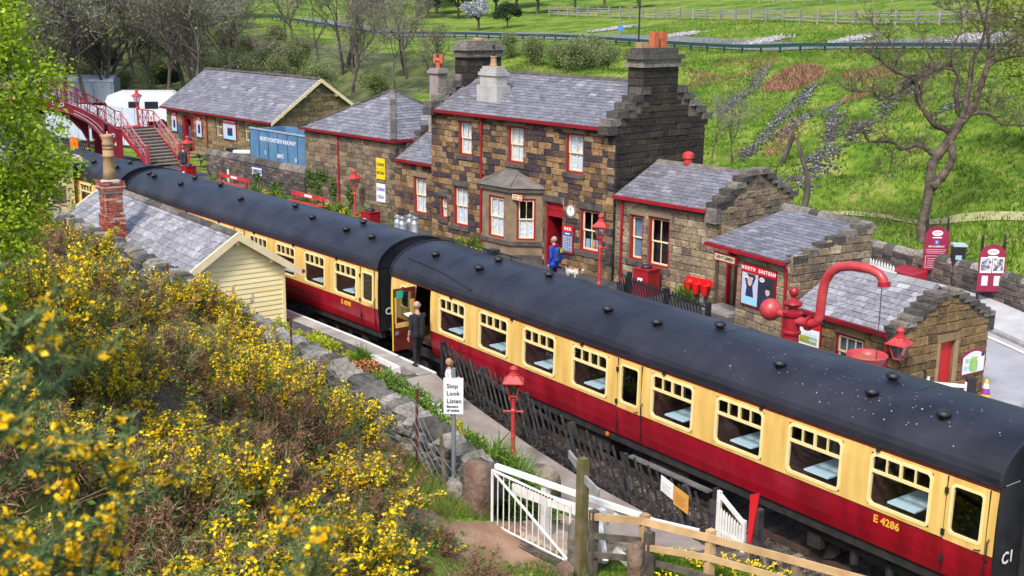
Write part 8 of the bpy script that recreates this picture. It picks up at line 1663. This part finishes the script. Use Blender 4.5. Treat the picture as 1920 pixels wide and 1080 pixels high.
def put_tree(name, label, cat, ms, x, y, s, rz, group, z=None):
    t = thing(name, label, cat, (x, y, gz(x, y) - .1 if z is None else z), rz, group); t.scale = (s*random.uniform(.9, 1.1), s*random.uniform(.9, 1.1), s)
    for nm, me_ in zip(('trunk', 'crown', 'leaves'), ms):
        if me_ is not None: link(nm, me_, t)
    return t
BARE = [tree_meshes(300 + k, GREYTWIG if k % 2 else TWIG, BUDLEAF, 1500 if k % 2 else 500, .16, H=11, r0=.15 + .015*k, spread=.5, levels=5, trunk=.34, nsplit=(2, 4), tw=.035, twn=5) for k in range(5)]
BUDS = [tree_meshes(320 + k, GREYTWIG, BUDLEAF, 5200, .17, H=6, r0=.13, spread=.6, levels=4, trunk=.25, nsplit=(3, 4), tw=.04, twn=6) for k in range(3)]
def bush_tree(seed, m_, n=7000, h=5.5, r=2.6, ls=.26):
    """evergreen or leafy tree seen far off: trunk, limbs and leaf clumps through an uneven crown"""
    g = np.random.default_rng(seed); T = MB(); T.tube([(0, 0, -.3), (.1, 0, h*.3), (0, .1, h*.55)], [.22, .16, .08], 6); cl = []
    for k in range(16): u = unit(1, g, -.25)[0]; c = np.array([0, 0, h*.58]) + u*np.array([r, r, h*.4])*g.uniform(.45, .95); cl.append(c); T.tube([(0, 0, h*.3), tuple(c)], [.07, .02], 4, False)
    cl = np.array(cl); i = g.integers(0, len(cl), n); q = cl[i] + unit(n, g)*(g.uniform(.2, 1, n)**.4)[:, None]*np.array([r*.42, r*.42, h*.17])
    return T.mesh('trunk', BARK), cloud('crown', leaf_quads(q, g.uniform(.6, 1.3, n)*ls, g.uniform(.5, 1, n)*ls, g), 4, m_, 'mesh'), None
DKT = [bush_tree(340 + k, DKLEAF) for k in range(3)]; GRT = [bush_tree(350 + k, ramp_mat('mid_leaf_%d' % k, [(0, (.04, .08, .02)), (.6, (.1, .17, .04)), (1, (.2, .27, .08))], rough=.8, bump=0, trans=.2)) for k in range(2)]
WHT = [bush_tree(360, ramp_mat('blossom', [(0, (.2, .22, .22)), (.6, (.38, .4, .42)), (1, (.55, .57, .6))], rough=.8, bump=0), 5000)]
rnd = random.Random(31); random.seed(5)
LB = ['bare grey tree in the wood beyond the footbridge', 'bare brown twigged tree in the wood beyond the goods shed', 'bare budding tree on the slope behind the goods shed']
for k, (x, y, s) in enumerate([(-65.7, 9, 1.15), (-67.8, 10.8, 1.25), (-68.5, 13.6, 1.3), (-69.3, 14.3, 1.2), (-70.5, 15.8, 1.3), (-67.8, 17.2, 1.1), (-64.5, 17.8, 1.25), (-63, 19.2, 1.3), (-72, 6, 1.2), (-75, 12, 1.3), (-78, 17, 1.25), (-76, 22, 1.1), (-80, 26, 1.1), (-72, 24, .95), (-84, 8, 1.2), (-88, 18, 1.2), (-90, 26, 1.2), (-82, 0, 1.3), (-66, 12, 1.2), (-71, 10, 1.3), (-74, 15, 1.25), (-80, 13, 1.3), (-85, 22, 1.2), (-78, 30, 1.1), (-70, 21, 1.1), (-83, 17, 1.3), (-92, 12, 1.3), (-94, 24, 1.3), (-66, 20, 1.0), (-88, 4, 1.3)]): put_tree('bare_tree', LB[0], 'tree', BARE[k % 5], x, y, s, k*67, 'bare trees beyond the footbridge')
for k, (x, y, s) in enumerate([(-88, 33.5, 1.1), (-94, 36, 1.1), (-84, 30, .9), (-71, 34.3, 1.0), (-72.7, 37.7, 1.15), (-67, 36, .95), (-76, 40, 1.2), (-62, 33, .85), (-64.8, 40, .95), (-59, 35.5, .75), (-56, 37.5, .7), (-80, 44, 1.0), (-69, 42.5, .9)]): put_tree('bare_tree', LB[1], 'tree', BARE[(k + 2) % 5], x, y, s, k*53, 'bare trees behind the goods shed')
for k, (x, y, s) in enumerate([(-78, 36, .8), (-80, 34, .75), (-82, 31, .7), (-74, 33, .75), (-66, 31, .8), (-62, 30, .7), (-70, 29.5, .7), (-58, 33, .65), (-75, 28, .8)]): put_tree('budding_tree', LB[2], 'tree', BUDS[k % 3], x, y, s, k*91, 'budding trees behind the goods shed')
for k, (x, y, s) in enumerate([(-54.4, 52.6, 1.0), (-52, 49.5, .9), (-58.9, 50, .75), (-62, 52, .7), (-56, 50.9, .8), (-66.2, 53, .7), (-49.5, 51, .7)]): put_tree('budding_bush', 'budding grey green bush on the slope behind the house roof', 'bush', BUDS[(k + 1) % 3], x, y, s*.85, k*77, 'budding bushes behind the house roof')
for k, (x, y, s) in enumerate([(-105, 20, 1.5), (-112, 28, 1.6), (-110, 12, 1.5), (-120, 40, 1.6), (-118, 18, 1.7), (-125, 30, 1.7), (-130, 48, 1.7), (-104, 32, 1.3), (-128, 10, 1.6), (-140, 25, 1.9), (-138, 40, 1.8), (-145, 58, 1.8), (-115, 4, 1.5), (-135, -2, 1.7)]): put_tree('evergreen_tree', 'dark evergreen tree massed on the upper left hillside', 'tree', (DKT + BARE)[k % 5], x, y, s*(.75 if k % 5 > 2 else 1), k*37, 'dark trees on the upper left hill')
for k, (x, y, s) in enumerate([(-150, 20, 1.5), (-155, 35, 1.6), (-160, 50, 1.6), (-150, 5, 1.6), (-165, 65, 1.6), (-150, -15, 1.6), (-100, 45, 1.1), (-108, 50, 1.0)]): put_tree('bare_tree', 'bare hazy tree high on the upper left hillside', 'tree', BARE[k % 5], x, y, s, k*41, 'bare trees on the upper left hill')
for k, (x, y, s) in enumerate([(-122, 84, 1.2), (-118, 88, 1.4), (-113, 92, 1.3), (-108, 95, 1.3), (-127, 82, 1.0), (-131, 86, 1.4), (-104, 97, 1.1), (-140, 92, 1.5), (-125, 97, 1.5), (-99, 99, .9), (-150, 84, 1.2)]): put_tree('leafy_tree', 'leafy green tree along the field edge above the crash barrier', 'tree', (GRT + DKT)[k % 5], x, y, s*.85, k*61, 'green trees above the crash barrier')
put_tree('blossom_tree', 'pale grey white blossoming bush above the crash barrier', 'bush', WHT[0], -103, 74.5, .75, 0, None); put_tree('blossom_tree', 'dark twiggy bush beside the pale blossoming one', 'bush', DKT[1], -100, 77, .6, 40, None)
for k, (x, y, s) in enumerate([(-135, 76, .7), (-139, 79, .7)]): put_tree('shrub', 'small grey green shrub at the roadside beside the dark pole', 'shrub', DKT[k], x, y, s, k*61, 'roadside shrubs')
t = thing('telegraph_pole', 'dark blue pole standing on the grassy bank beyond the road', 'pole', (-141, 81, gz(-141, 81) - .2), 0); ftube('pole', mat('pole_dark', (.03, .035, .07), rough=.8), t, [(0, 0, 0), (0, 0, 9)], .35, 8)
t = thing('road_sign', 'small blue roadside sign behind the crash barrier', 'sign', (-66, 66.8, gz(-66, 66.8)), 35); ftube('pole', GREYSTEEL, t, [(0, 0, 0), (0, 0, 2.2)], .06, 6); B = MB(); B.lathe([(.0, 0), (.32, .0), (.32, .03), (0, .03)], 14); o = B.obj('disc', mat('sign_blue2', (.08, .2, .5), rough=.5), t); o.rotation_euler = (R(90), 0, 0); o.location = (0, -.05, 1.4)
t = thing('signal_post', 'red and white post on the wooded slope', 'signal', (-103, 34, gz(-103, 34)), 0); ftube('post', WHITE, t, [(0, 0, 0), (0, 0, 3.2)], .18, 8); box_obj('arm', LAMPRED, t, (-.35, .35, -.2, .2, 3.2, 4.6))
for k, (x, y, s) in enumerate([(-84, 10, 1.1), (-88, 14, 1.2), (-92, 20, 1.3), (-86, 24, 1.0), (-95, 10, 1.3), (-97, 28, 1.2), (-100, 16, 1.3), (-92, 3, 1.2), (-74, 17, .7), (-78, 11, .8), (-73, 21, .7), (-80, 3, .9), (-70, 18.5, .5), (-101, 38, 1.0), (-96, 42, .9), (-88, 40, .6), (-76, 14, .9), (-82, 18, 1.0), (-72, 12, .7), (-79, 22, .9), (-90, 30, 1.0), (-86, 34, .8), (-104, 24, 1.2), (-106, 32, 1.2), (-98, 6, 1.1), (-90, 7, 1.0), (-110, 38, 1.1), (-76, 26, .8), (-82, 38, .7)]): put_tree('undergrowth_shrub', 'dim scrubby bush among the trunks on the wooded left slope', 'bush', (BUDS + DKT[:1] + BUDS)[k % 7], x, y, s*(.9 if k % 7 != 3 else .6), k*49, 'scrub in the left hand wood')
# big gnarled tree: limbs drawn in its own plane, given depth by a wander
gn = thing('gnarled_tree', 'large gnarled bare tree standing on the grassy slope above the roadside wall', 'tree', (1.6, 23.5, gz(1.6, 23.5) - .15), math.degrees(math.atan2(cx.y, cx.x)))
SC = .0224; K = lambda X, Y: ((1560 + X/2.347 - 1735)*SC, (452 - Y/2.347)*SC)
gr_ = random.Random(8); T = MB(); tc, td, tl = [], [], []
def limb(L_, r0, r1, d0=0.0, dd=0.0, twigs=True, n=7):
    pts = []
    for i, q in enumerate(L_): x, z = K(*q); pts.append(Vector((x, d0 + dd*i/(len(L_) - 1) + gr_.gauss(0, .05), z)))
    sm = []
    for i in range(len(pts) - 1):
        p0, p1, p2, p3 = pts[max(i - 1, 0)], pts[i], pts[i + 1], pts[min(i + 2, len(pts) - 1)]
        for k in range(3): t_ = k/3; sm.append(.5*((2*p1) + (p2 - p0)*t_ + (2*p0 - 5*p1 + 4*p2 - p3)*t_*t_ + (3*p1 - p0 - 3*p2 + p3)*t_**3))
    sm.append(pts[-1]); N_ = len(sm); T.tube(sm, [(r0 + (r1 - r0)*i/(N_ - 1))*.84*gr_.uniform(.88, 1.14) for i in range(N_)], n)
    if twigs:
        for i in range(2, N_):
            for k in range(3 if r1 < .05 else 2):
                def tw(p, d, l, r, lev):
                    q = p; ps = [p]
                    for j in range(3): d = (d + Vector((gr_.gauss(0, .25), gr_.gauss(0, .25), gr_.gauss(.05, .2)))).normalized(); q = q + d*l/3; ps.append(q)
                    T.tube(ps, [r, r*.8, r*.55, r*.25], 3, False)
                    if lev:
                        for j in range(3): tw(ps[gr_.randint(1, 3)], (d + Vector((gr_.gauss(0, .6), gr_.gauss(0, .6), gr_.gauss(.1, .5)))).normalized(), l*.6, r*.6, lev - 1)
                a = gr_.uniform(0, 6.28); tw(sm[i], Vector((math.cos(a)*.8, math.sin(a)*.8, gr_.uniform(-.2, .9))).normalized(), gr_.uniform(.35, 1.0), .015, 2)
limb([(402, 1075), (400, 980), (408, 880), (415, 800), (412, 730), (432, 690), (465, 640), (490, 590), (520, 540)], .27, .2, twigs=False, n=10)
limb([(415, 820), (455, 780), (482, 730), (488, 690), (478, 640), (470, 610)], .2, .15, -.1, .05, False, 9)
limb([(500, 570), (540, 520), (562, 470), (588, 380), (600, 290), (580, 190), (535, 90), (510, -20)], .2, .035)
limb([(515, 540), (532, 460), (545, 380), (552, 310), (590, 230), (600, 120), (610, -10)], .16, .03, 0, .8)
limb([(598, 300), (640, 250), (690, 205), (735, 155)], .09, .02, 0, -.6); limb([(600, 330), (640, 310), (710, 292), (790, 285), (850, 275)], .08, .02, 0, .5)
limb([(540, 525), (600, 512), (640, 535), (668, 558), (720, 560), (775, 568)], .09, .02, 0, -.5); limb([(590, 455), (630, 480), (680, 500)], .04, .012, 0, .3)
limb([(490, 600), (440, 578), (395, 560), (350, 505), (315, 455), (295, 385), (230, 358), (190, 340), (150, 310), (100, 285), (50, 262)], .16, .02, 0, -.9)
limb([(292, 395), (240, 425), (200, 445), (150, 462), (115, 425), (60, 432), (0, 420)], .09, .02, -.4, -.6); limb([(200, 350), (215, 300), (175, 220), (130, 190), (100, 150)], .05, .012, -.6, .3)
limb([(430, 695), (385, 665), (350, 650), (290, 668), (250, 640), (165, 642), (140, 605), (90, 612), (0, 640)], .13, .02, 0, .9); limb([(262, 665), (262, 730), (255, 790)], .05, .015, .4, .2)
limb([(500, 520), (490, 430), (495, 370), (460, 342), (410, 350), (370, 375), (345, 440)], .12, .02, .1, .5); limb([(470, 345), (460, 270), (500, 180), (490, 80), (440, 0)], .06, .015, .2, .7); limb([(400, 350), (370, 270), (340, 200)], .05, .012, .3, .4)
limb([(350, 510), (340, 420), (375, 350), (420, 290)], .06, .012, -.2, .4); limb([(560, 200), (500, 130), (430, 110), (380, 90)], .05, .012, 0, .7)
T.obj('trunk', mat('gnarled_bark', (.05, .04, .035), (.16, .12, .09), rough=.95, scale=3, bump=.3, bscale=10), gn, smooth=True)
for l, x, y, L_ in (('broken dark snag leaning on the slope right of the wing gable', -5.68, 24.79, [(0, 0), (.15, .9), (.1, 1.7), (-.3, 2.8), (-.45, 3.4)]), ('short forked stump behind the stepped wing gable', -13.8, 32.5, [(0, 0), (.3, .8), (.55, 1.6)]), ):
    t = thing('tree_snag', l, 'tree stump', (x, y, gz(x, y) - .1), 50); B = MB(); B.tube([(a, 0, b) for a, b in L_], [.17, .15, .13, .09, .05][:len(L_)], 7); B.obj('trunk', BARK, t); B = MB(); m_ = L_[len(L_)//2]; B.tube([(m_[0], 0, m_[1]), (m_[0] - .5, .1, m_[1] + .25)], [.06, .02], 5); B.obj('branch', BARK, t)
for k, (x, y, s) in enumerate(((-16.8, 31.9, .42), (-17.3, 30.9, .35))): put_tree('sapling', ('thin bare sapling right of the house gable', 'smaller bare sapling close behind the house gable')[k], 'tree', BARE[k][:2] + (None,), x, y, s, 20, None)
# leafy branches at the right edge
ry = tree_meshes(371, BARK, LEAFY, 9000, .15, H=9, r0=.25, spread=.6, levels=4, trunk=.4, nsplit=(3, 4), tw=.03, twn=6)
put_tree('leafy_tree', 'yellow green leafing tree at the right edge of the hillside', 'tree', ry, 2.7, 31.4, 1.0, 10, None)
# bright tree at the left edge
T, tri, tips = grow_tree(384, H=4.6, r0=.13, spread=.62, levels=5, trunk=.3, nsplit=(3, 4), tw=.012, twn=5, twl=(.2, .55), upb=.12)
ss_ = np.array([.95, .95, 1.62]); T.v = [tuple(np.array(q)*ss_) for q in T.v]; tri = tri*ss_; tips = tips*ss_
lt = thing('spring_tree', 'bright yellow green young tree filling the left edge', 'tree', (14.7, -14.5, gz(14.7, -14.5) - .2), 30)
T.obj('trunk', BARK, lt); cloud('twigs', tri, 3, BARK, lt); rg = np.random.default_rng(4); n = 62000; q = tips[rg.integers(0, len(tips), n)] + rg.normal(size=(n, 3))*.1; cloud('leaves', leaf_quads(q, rg.uniform(.035, .075, n), rg.uniform(.025, .05, n), rg, .8), 4, LEAF, lt)
# ---------------------------------------------------------------- people and the dog
SKIN = mat('skin', (.5, .25, .17), (.58, .32, .23), rough=.6, scale=20); HAIRB = mat('hair_brown', (.12, .06, .03), (.2, .11, .055), rough=.8, scale=40); HAIRG = mat('hair_grey', (.25, .22, .2), (.34, .31, .29), rough=.8, scale=40)
NAVY = mat('uniform_black', (.008, .009, .014), (.016, .017, .024), rough=.8, scale=8); SHOE = mat('shoe_black', (.01, .01, .01), rough=.4); BLUEJ = mat('blue_anorak', (.008, .035, .34), (.012, .05, .44), rough=.6, scale=8); DKTROU = mat('dark_trousers', (.014, .016, .024), (.026, .028, .038), rough=.9, scale=8); DKJACK = mat('dark_navy_jacket', (.012, .015, .03), (.025, .028, .05), rough=.8, scale=8); JEANS = mat('pale_blue_jeans', (.06, .28, .5), (.1, .36, .6), rough=.9, scale=8); WHITETOP = mat('pale_pink_top', (.66, .58, .58), (.74, .68, .68), rough=.8, scale=8); BLUETROU = mat('blue_trousers', (.02, .06, .3), rough=.9); SHIRT = mat('blue_shirt', (.16, .24, .38), (.22, .3, .45), rough=.8, scale=10)
def capsule_mesh(name, segs, mats, voxel=.011, smooth_it=6):
    """one continuous figure: overlapping tapered limbs fused by a voxel remesh, each face coloured by the limb it belongs to"""
    B = MB()
    for a, b, ra, rb, tg in segs:
        a = Vector(a); b = Vector(b); d = b - a; L_ = max(d.length, 1e-4); u = d/L_; pts = []; rad = []
        for k in range(5): t_ = math.pi/2*(k/4); pts.append(a - u*ra*math.cos(t_)*.999); rad.append(max(ra*math.sin(t_), 1e-3))
        for k in range(5): t_ = math.pi/2*(1 - k/4); pts.append(b + u*rb*math.cos(t_)*.999); rad.append(max(rb*math.sin(t_), 1e-3))
        B.tube(pts, rad, 12)
    me = B.mesh(name, [m_ for _, m_ in mats]); o = link(name, me); md = o.modifiers.new('r', 'REMESH'); md.mode = 'VOXEL'; md.voxel_size = voxel; ms = o.modifiers.new('s', 'SMOOTH'); ms.iterations = smooth_it; ms.factor = .5
    bpy.context.view_layer.update(); m2 = bpy.data.meshes.new_from_object(o.evaluated_get(bpy.context.evaluated_depsgraph_get())); bpy.data.objects.remove(o)
    m2.materials.clear()
    for _, m_ in mats: m2.materials.append(m_)
    n = len(m2.polygons); c = np.empty(n*3, np.float32); m2.polygons.foreach_get('center', c); c = c.reshape(-1, 3); best = np.full(n, 9e9); idx_ = np.zeros(n, np.int32); names = [q for q, _ in mats]
    for a, b, ra, rb, tg in segs:
        a = np.array(a, float); b = np.array(b, float); ab = b - a; t_ = np.clip(((c - a) @ ab)/max(ab @ ab, 1e-9), 0, 1); dd = np.linalg.norm(c - a - t_[:, None]*ab, axis=1) - (ra + (rb - ra)*t_); k = dd < best; best[k] = dd[k]; idx_[k] = names.index(tg)
    m2.polygons.foreach_set('material_index', idx_); m2.polygons.foreach_set('use_smooth', np.ones(n, bool)); m2.update(); m2.name = name; return m2
def hand(S, w, d, s, thumb):
    """palm, four unequal curled fingers and a thumb leaving the side of the palm"""
    w = Vector(w); d = Vector(d).normalized(); t_ = Vector(thumb); t_ = (t_ - d*t_.dot(d)).normalized(); n = d.cross(t_); p = w + d*.085
    S.append((w, p, .027, .034, 'skin'))
    for k, l in enumerate((.07, .08, .075, .058)):
        q = p + t_*(.03 - k*.02); m_ = q + d*l*.55 + n*s*.012; S.append((q, m_, .0115, .011, 'skin')); S.append((m_, m_ + d*l*.35 + n*s*.03, .011, .009, 'skin'))
    q = w + d*.03 + t_*.025; S.append((q, q + d*.03 + t_*.035, .013, .012, 'skin')); S.append((q + d*.03 + t_*.035, q + d*.058 + t_*.038, .012, .009, 'skin'))
def figure(arms, legs, lean=0.0, h=1.0, female=False, seated=False, head_turn=0.0, sleeves='top', coat=.0, hip=.93):
    """forward is +y, the figure's left is -x"""
    S = []; ch = Vector((0, lean*.45, hip + .46)); pel = Vector((0, 0, hip + .02)); sw = .175 if female else .195
    for s in (-1, 1):
        S.append((pel + Vector((s*.075, 0, 0)), ch + Vector((s*.09, 0, -.06)), .125, .125, 'top')); S.append((ch + Vector((s*.05, 0, .0)), ch + Vector((s*sw, 0, .03)), .115, .075, 'top')); S.append((pel + Vector((s*.07, 0, -.04 - coat)), pel + Vector((s*.07, 0, .1)), .14 + .01*bool(coat), .125, 'top' if coat else 'legs'))
    nk = ch + Vector((0, lean*.12, .12)); hd = nk + Vector((0, .02 + lean*.1, .19)); S.append((ch + Vector((0, 0, .08)), nk + Vector((0, .01, .08)), .075, .055, 'skin'))
    q = Matrix.Rotation(head_turn, 3, 'Z'); H = lambda x, y, z: hd + q @ Vector((x, y, z))
    S += [(H(0, -.012, -.005), H(0, -.012, .045), .09, .088, 'skin'), (H(0, .03, -.06), H(0, .04, .02), .058, .068, 'skin'), (H(0, .07, -.085), H(0, .07, -.08), .03, .03, 'skin'), (H(0, .1, .015), H(0, .118, -.02), .011, .015, 'skin'), (H(-.088, 0, -.02), H(-.09, -.005, .02), .014, .017, 'skin'), (H(.088, 0, -.02), H(.09, -.005, .02), .014, .017, 'skin'), (H(-.02, .098, -.058), H(.02, .098, -.058), .009, .009, 'skin')]
    for s, (el, wr, hdv, th) in zip((-1, 1), arms):
        sh = ch + Vector((s*sw, 0, .03)); S.append((sh, el, .062, .05, 'top')); S.append((el, wr, .047, .033, sleeves)); hand(S, wr, hdv, -s, th)
    for s, (kn, an) in zip((-1, 1), legs):
        hp = pel + Vector((s*.09, 0, -.04)); S.append((hp, kn, .092, .063, 'legs')); S.append((kn, an, .062, .046, 'legs')); an = Vector(an); S.append((an + Vector((0, -.03, -.045)), an + Vector((0, .13, -.055)), .042, .036, 'shoe'))
    return S, H
def face_and_hair(t, H, hairm, bald=False, long=False):
    for s in (-1, 1): B = MB(); c = H(s*.033, .087, .012); B.lathe([(0, -.008), (.009, 0), (0, .008)], 8, tuple(c)); B.obj('eye', BLACKINK, t)
    B = MB(); N_ = 14; M_ = 8; c = H(0, -.02, .03)
    if bald: rng_ = [(.093, -.04), (.097, -.01), (.09, .012)]; 
    B = MB()
    for j in range(M_ + 1):
        for i in range(N_ + 1):
            a = math.pi*(1.0 + .0) + (i/N_ - .5)*math.pi*(1.35 if not long else 1.5); e = -.6 + (j/M_)*(2.15) if not bald else -.55 + (j/M_)*.75; r_ = .099 + .004*math.sin(i*5 + j*3)
            x = math.sin(a)*math.cos(e)*r_*.98; y = math.cos(a)*math.cos(e)*r_*1.05; B.v.append(tuple(H(x, y - .012, .03 + math.sin(e)*r_ - (.09*max(0, -.1 - e) if long else 0))))
    for j in range(M_):
        for i in range(N_): k = j*(N_ + 1) + i; B.f.append((k, k + 1, k + N_ + 2, k + N_ + 1)); B.mi.append(0)
    o = B.obj('hair', hairm, t, smooth=True); md = o.modifiers.new('thickness', 'SOLIDIFY'); md.thickness = .012
def person(label, loc, rz, S, H, mats, hairm, bald=False, long=False, h=1.0):
    t = thing('person', label, 'person', loc, rz); link('body', capsule_mesh('body', S, mats), t); face_and_hair(t, H, hairm, bald, long); t.scale = (h, h, h); return t
V = Vector
# guard beside the open door
S, H = figure([((-.26, -.02, 1.1), (-.24, .1, .86), (0, .2, -1), (1, .5, 0)), ((.22, .22, 1.22), (.12, .46, 1.28), (0, 1, .1), (-.6, 0, 1))], [((-.1, .02, .5), (-.11, -.03, .09)), ((.1, .1, .5), (.1, .12, .09))], lean=.06, sleeves='skin')
S = [(a, b, c, d, 'top' if (tg == 'skin' and False) else tg) for a, b, c, d, tg in S]
gd_ = person('bald man in black with rolled sleeves reaching to the open carriage door', (2.32, -.52, PZ), 90, S, H, [('skin', SKIN), ('top', NAVY), ('legs', NAVY), ('shoe', SHOE)], HAIRG, True, h=1.0)
q = Matrix.Translation((2.32, -.52, PZ)) @ Matrix.Rotation(R(90), 4, 'Z'); t = thing('paper_sheets', 'white papers held by the man in black', 'papers', tuple(q @ V((.1, .6, 1.3))), 90); B = MB(); B.hexa([(-.1, -.08, -.01), (.12, -.1, -.02), (.13, .16, .03), (-.09, .18, .03), (-.1, -.08, -.005), (.12, -.1, -.015), (.13, .16, .036), (-.09, .18, .036)]); B.obj('sheets', PAPER, t)
B = MB(); B.lathe([(.036, -.012), (.038, 0), (.036, .012)], 10, (-.24, .095, .88)); B.obj('watch', BLACKINK, gd_)
# walker in the blue anorak with dog
S, H = figure([((-.24, -.05, 1.12), (-.22, .06, .88), (0, .25, -1), (1, .4, 0)), ((.25, -.03, 1.12), (.24, .12, .92), (0, .35, -1), (-1, .4, 0))], [((-.1, .03, .5), (-.1, 0, .09)), ((.1, .0, .5), (.11, -.06, .09))], coat=.06, head_turn=.15)
bl = person('man in a bright blue anorak with dark trousers standing outside the station door', (-3.1, 8.5, PZ), 105, S, H, [('skin', SKIN), ('top', BLUEJ), ('legs', DKTROU), ('shoe', SHOE)], HAIRG, False, h=1.0)
B = MB(); B.tube([(-.13, .06, 1.49), (-.07, .12, 1.47), (.07, .12, 1.47), (.13, .06, 1.49), (.08, -.08, 1.53), (-.08, -.08, 1.53), (-.13, .06, 1.49)], .035, 8); B.obj('scarf', mat('red_scarf', (.3, .02, .04), rough=.9), bl)
B = MB(); B.prism([(-.15, -.13, 1.0), (.15, -.13, 1.0), (.16, -.13, 1.4), (.1, -.13, 1.47), (-.1, -.13, 1.47), (-.16, -.13, 1.4)], (0, -.17, 0)); o = B.obj('backpack', mat('backpack_blue', (.015, .06, .3), (.02, .03, .1), rough=.8, scale=9), bl)
B = MB(); B.box(-.03, .1, -.32, -.3, 1.3, 1.44); B.obj('backpack_tab', YELLOW, bl)
DOGW = mat('dog_white', (.62, .58, .52), (.75, .72, .66), rough=.95, scale=25, bump=.2, bscale=60); DOGB = mat('dog_brown', (.09, .04, .025), (.15, .07, .04), rough=.95, scale=25)
S = [((0, -.2, .33), (0, .18, .34), .1, .115, 'white'), ((0, -.12, .31), (0, -.08, .31), .1, .1, 'white'), ((0, .2, .36), (0, .3, .47), .075, .06, 'white'), ((0, .33, .5), (0, .36, .5), .068, .064, 'brown'), ((0, .4, .48), (0, .48, .46), .04, .03, 'white'), ((-.055, .31, .53), (-.085, .33, .45), .022, .03, 'brown'), ((.055, .31, .53), (.085, .33, .45), .022, .03, 'brown'), ((0, -.27, .38), (0, -.34, .5), .025, .015, 'white'), ((0, -.02, .42), (.02, .06, .42), .05, .045, 'brown')]
for s in (-1, 1): S += [((s*.06, .17, .28), (s*.065, .15, .15), .045, .028, 'white'), ((s*.065, .15, .15), (s*.065, .17, .03), .027, .025, 'white'), ((s*.065, .17, .025), (s*.065, .2, .022), .026, .024, 'white'), ((s*.06, -.2, .3), (s*.07, -.14, .19), .065, .04, 'white'), ((s*.07, -.14, .19), (s*.07, -.25, .12), .036, .026, 'white'), ((s*.07, -.25, .12), (s*.07, -.22, .03), .024, .023, 'white'), ((s*.07, -.22, .025), (s*.07, -.18, .022), .025, .023, 'white')]
dg_ = thing('dog', 'small white and brown terrier on a yellow lead beside the man in blue', 'dog', (-3.5, 9.7, PZ), -75); link('body', capsule_mesh('body', S, [('white', DOGW), ('brown', DOGB)], .011, 4), dg_)
B = MB(); B.lathe([(0, -.012), (.014, 0), (0, .012)], 8, (0, .51, .465)); B.obj('nose', BLACKINK, dg_)
for s in (-1, 1): B = MB(); B.lathe([(0, -.008), (.009, 0), (0, .008)], 6, (s*.035, .415, .52)); B.obj('eye', BLACKINK, dg_)
ha = bl.matrix_basis @ V((.24, .17, .82)); co = dg_.matrix_basis @ V((0, .27, .46)); t = thing('dog_lead', 'yellow lead running from the man in blue to the dog', 'lead', tuple(co)); ftube('lead', mat('lead_yellow', (.75, .5, .05), rough=.6), t, [(0, 0, 0), tuple((ha - co)*.5 + V((0, 0, -.04))), tuple(ha - co)], .012, 5)
# man seen from behind by the footbridge
S, H = figure([((-.3, -.02, 1.14), (-.2, .14, .98), (.4, .6, -.5), (0, .3, 1)), ((.3, -.02, 1.14), (.2, .14, .98), (-.4, .6, -.5), (0, .3, 1))], [((-.1, .02, .5), (-.11, 0, .09)), ((.1, .0, .5), (.12, -.03, .09))], coat=.03)
person('man in a dark jacket and pale blue jeans by the footbridge stairs', (-36.6, 8.0, PZ), 60, S, H, [('skin', SKIN), ('top', DKJACK), ('legs', JEANS), ('shoe', SHOE)], HAIRB)
# child at the fence, half hidden by the sign
S, H = figure([((-.26, .06, 1.12), (-.18, .24, 1.12), (.2, 1, .2), (0, 0, 1)), ((.26, .06, 1.12), (.18, .24, 1.12), (-.2, 1, .2), (0, 0, 1))], [((-.09, .02, .5), (-.1, 0, .09)), ((.09, .0, .5), (.1, -.03, .09))], female=True)
cx_, cy_ = 5.35, -1.5
person('fair haired child in a pale top standing behind the stop look listen sign', (cx_, cy_, float(PH(cx_))), -30, S, H, [('skin', SKIN), ('top', WHITETOP), ('legs', BLUETROU), ('shoe', SHOE)], mat('hair_fair', (.3, .17, .08), (.42, .26, .13), rough=.8, scale=40), long=True, h=.82)
# passenger seated at the last window of the second coach
S, H = figure([((-.27, .06, .76), (-.14, .27, .7), (.3, 1, 0), (0, 0, 1)), ((.27, .06, .76), (.14, .27, .7), (-.3, 1, 0), (0, 0, 1))], [((-.12, .45, .5), (-.12, .45, .09)), ((.12, .45, .5), (.12, .45, .09))], hip=.5)
q = coach1.matrix_basis @ V((17.35, .48, 1.24)); person('passenger in a grey blue shirt seated behind the coach window left of the gangway', tuple(q), 100, S, H, [('skin', SKIN), ('top', SHIRT), ('legs', DKTROU), ('shoe', SHOE)], HAIRG)
# ---------------------------------------------------------------- lettering to mesh
bpy.context.view_layer.update(); dg = bpy.context.evaluated_depsgraph_get()
for o in [o for o in scene.objects if o.type == 'FONT']:
    me_ = bpy.data.meshes.new_from_object(o.evaluated_get(dg)); n_ = o.name; q = bpy.data.objects.new('lettering', me_); col.objects.link(q); q.parent = o.parent; q.matrix_local = o.matrix_local; bpy.data.objects.remove(o)
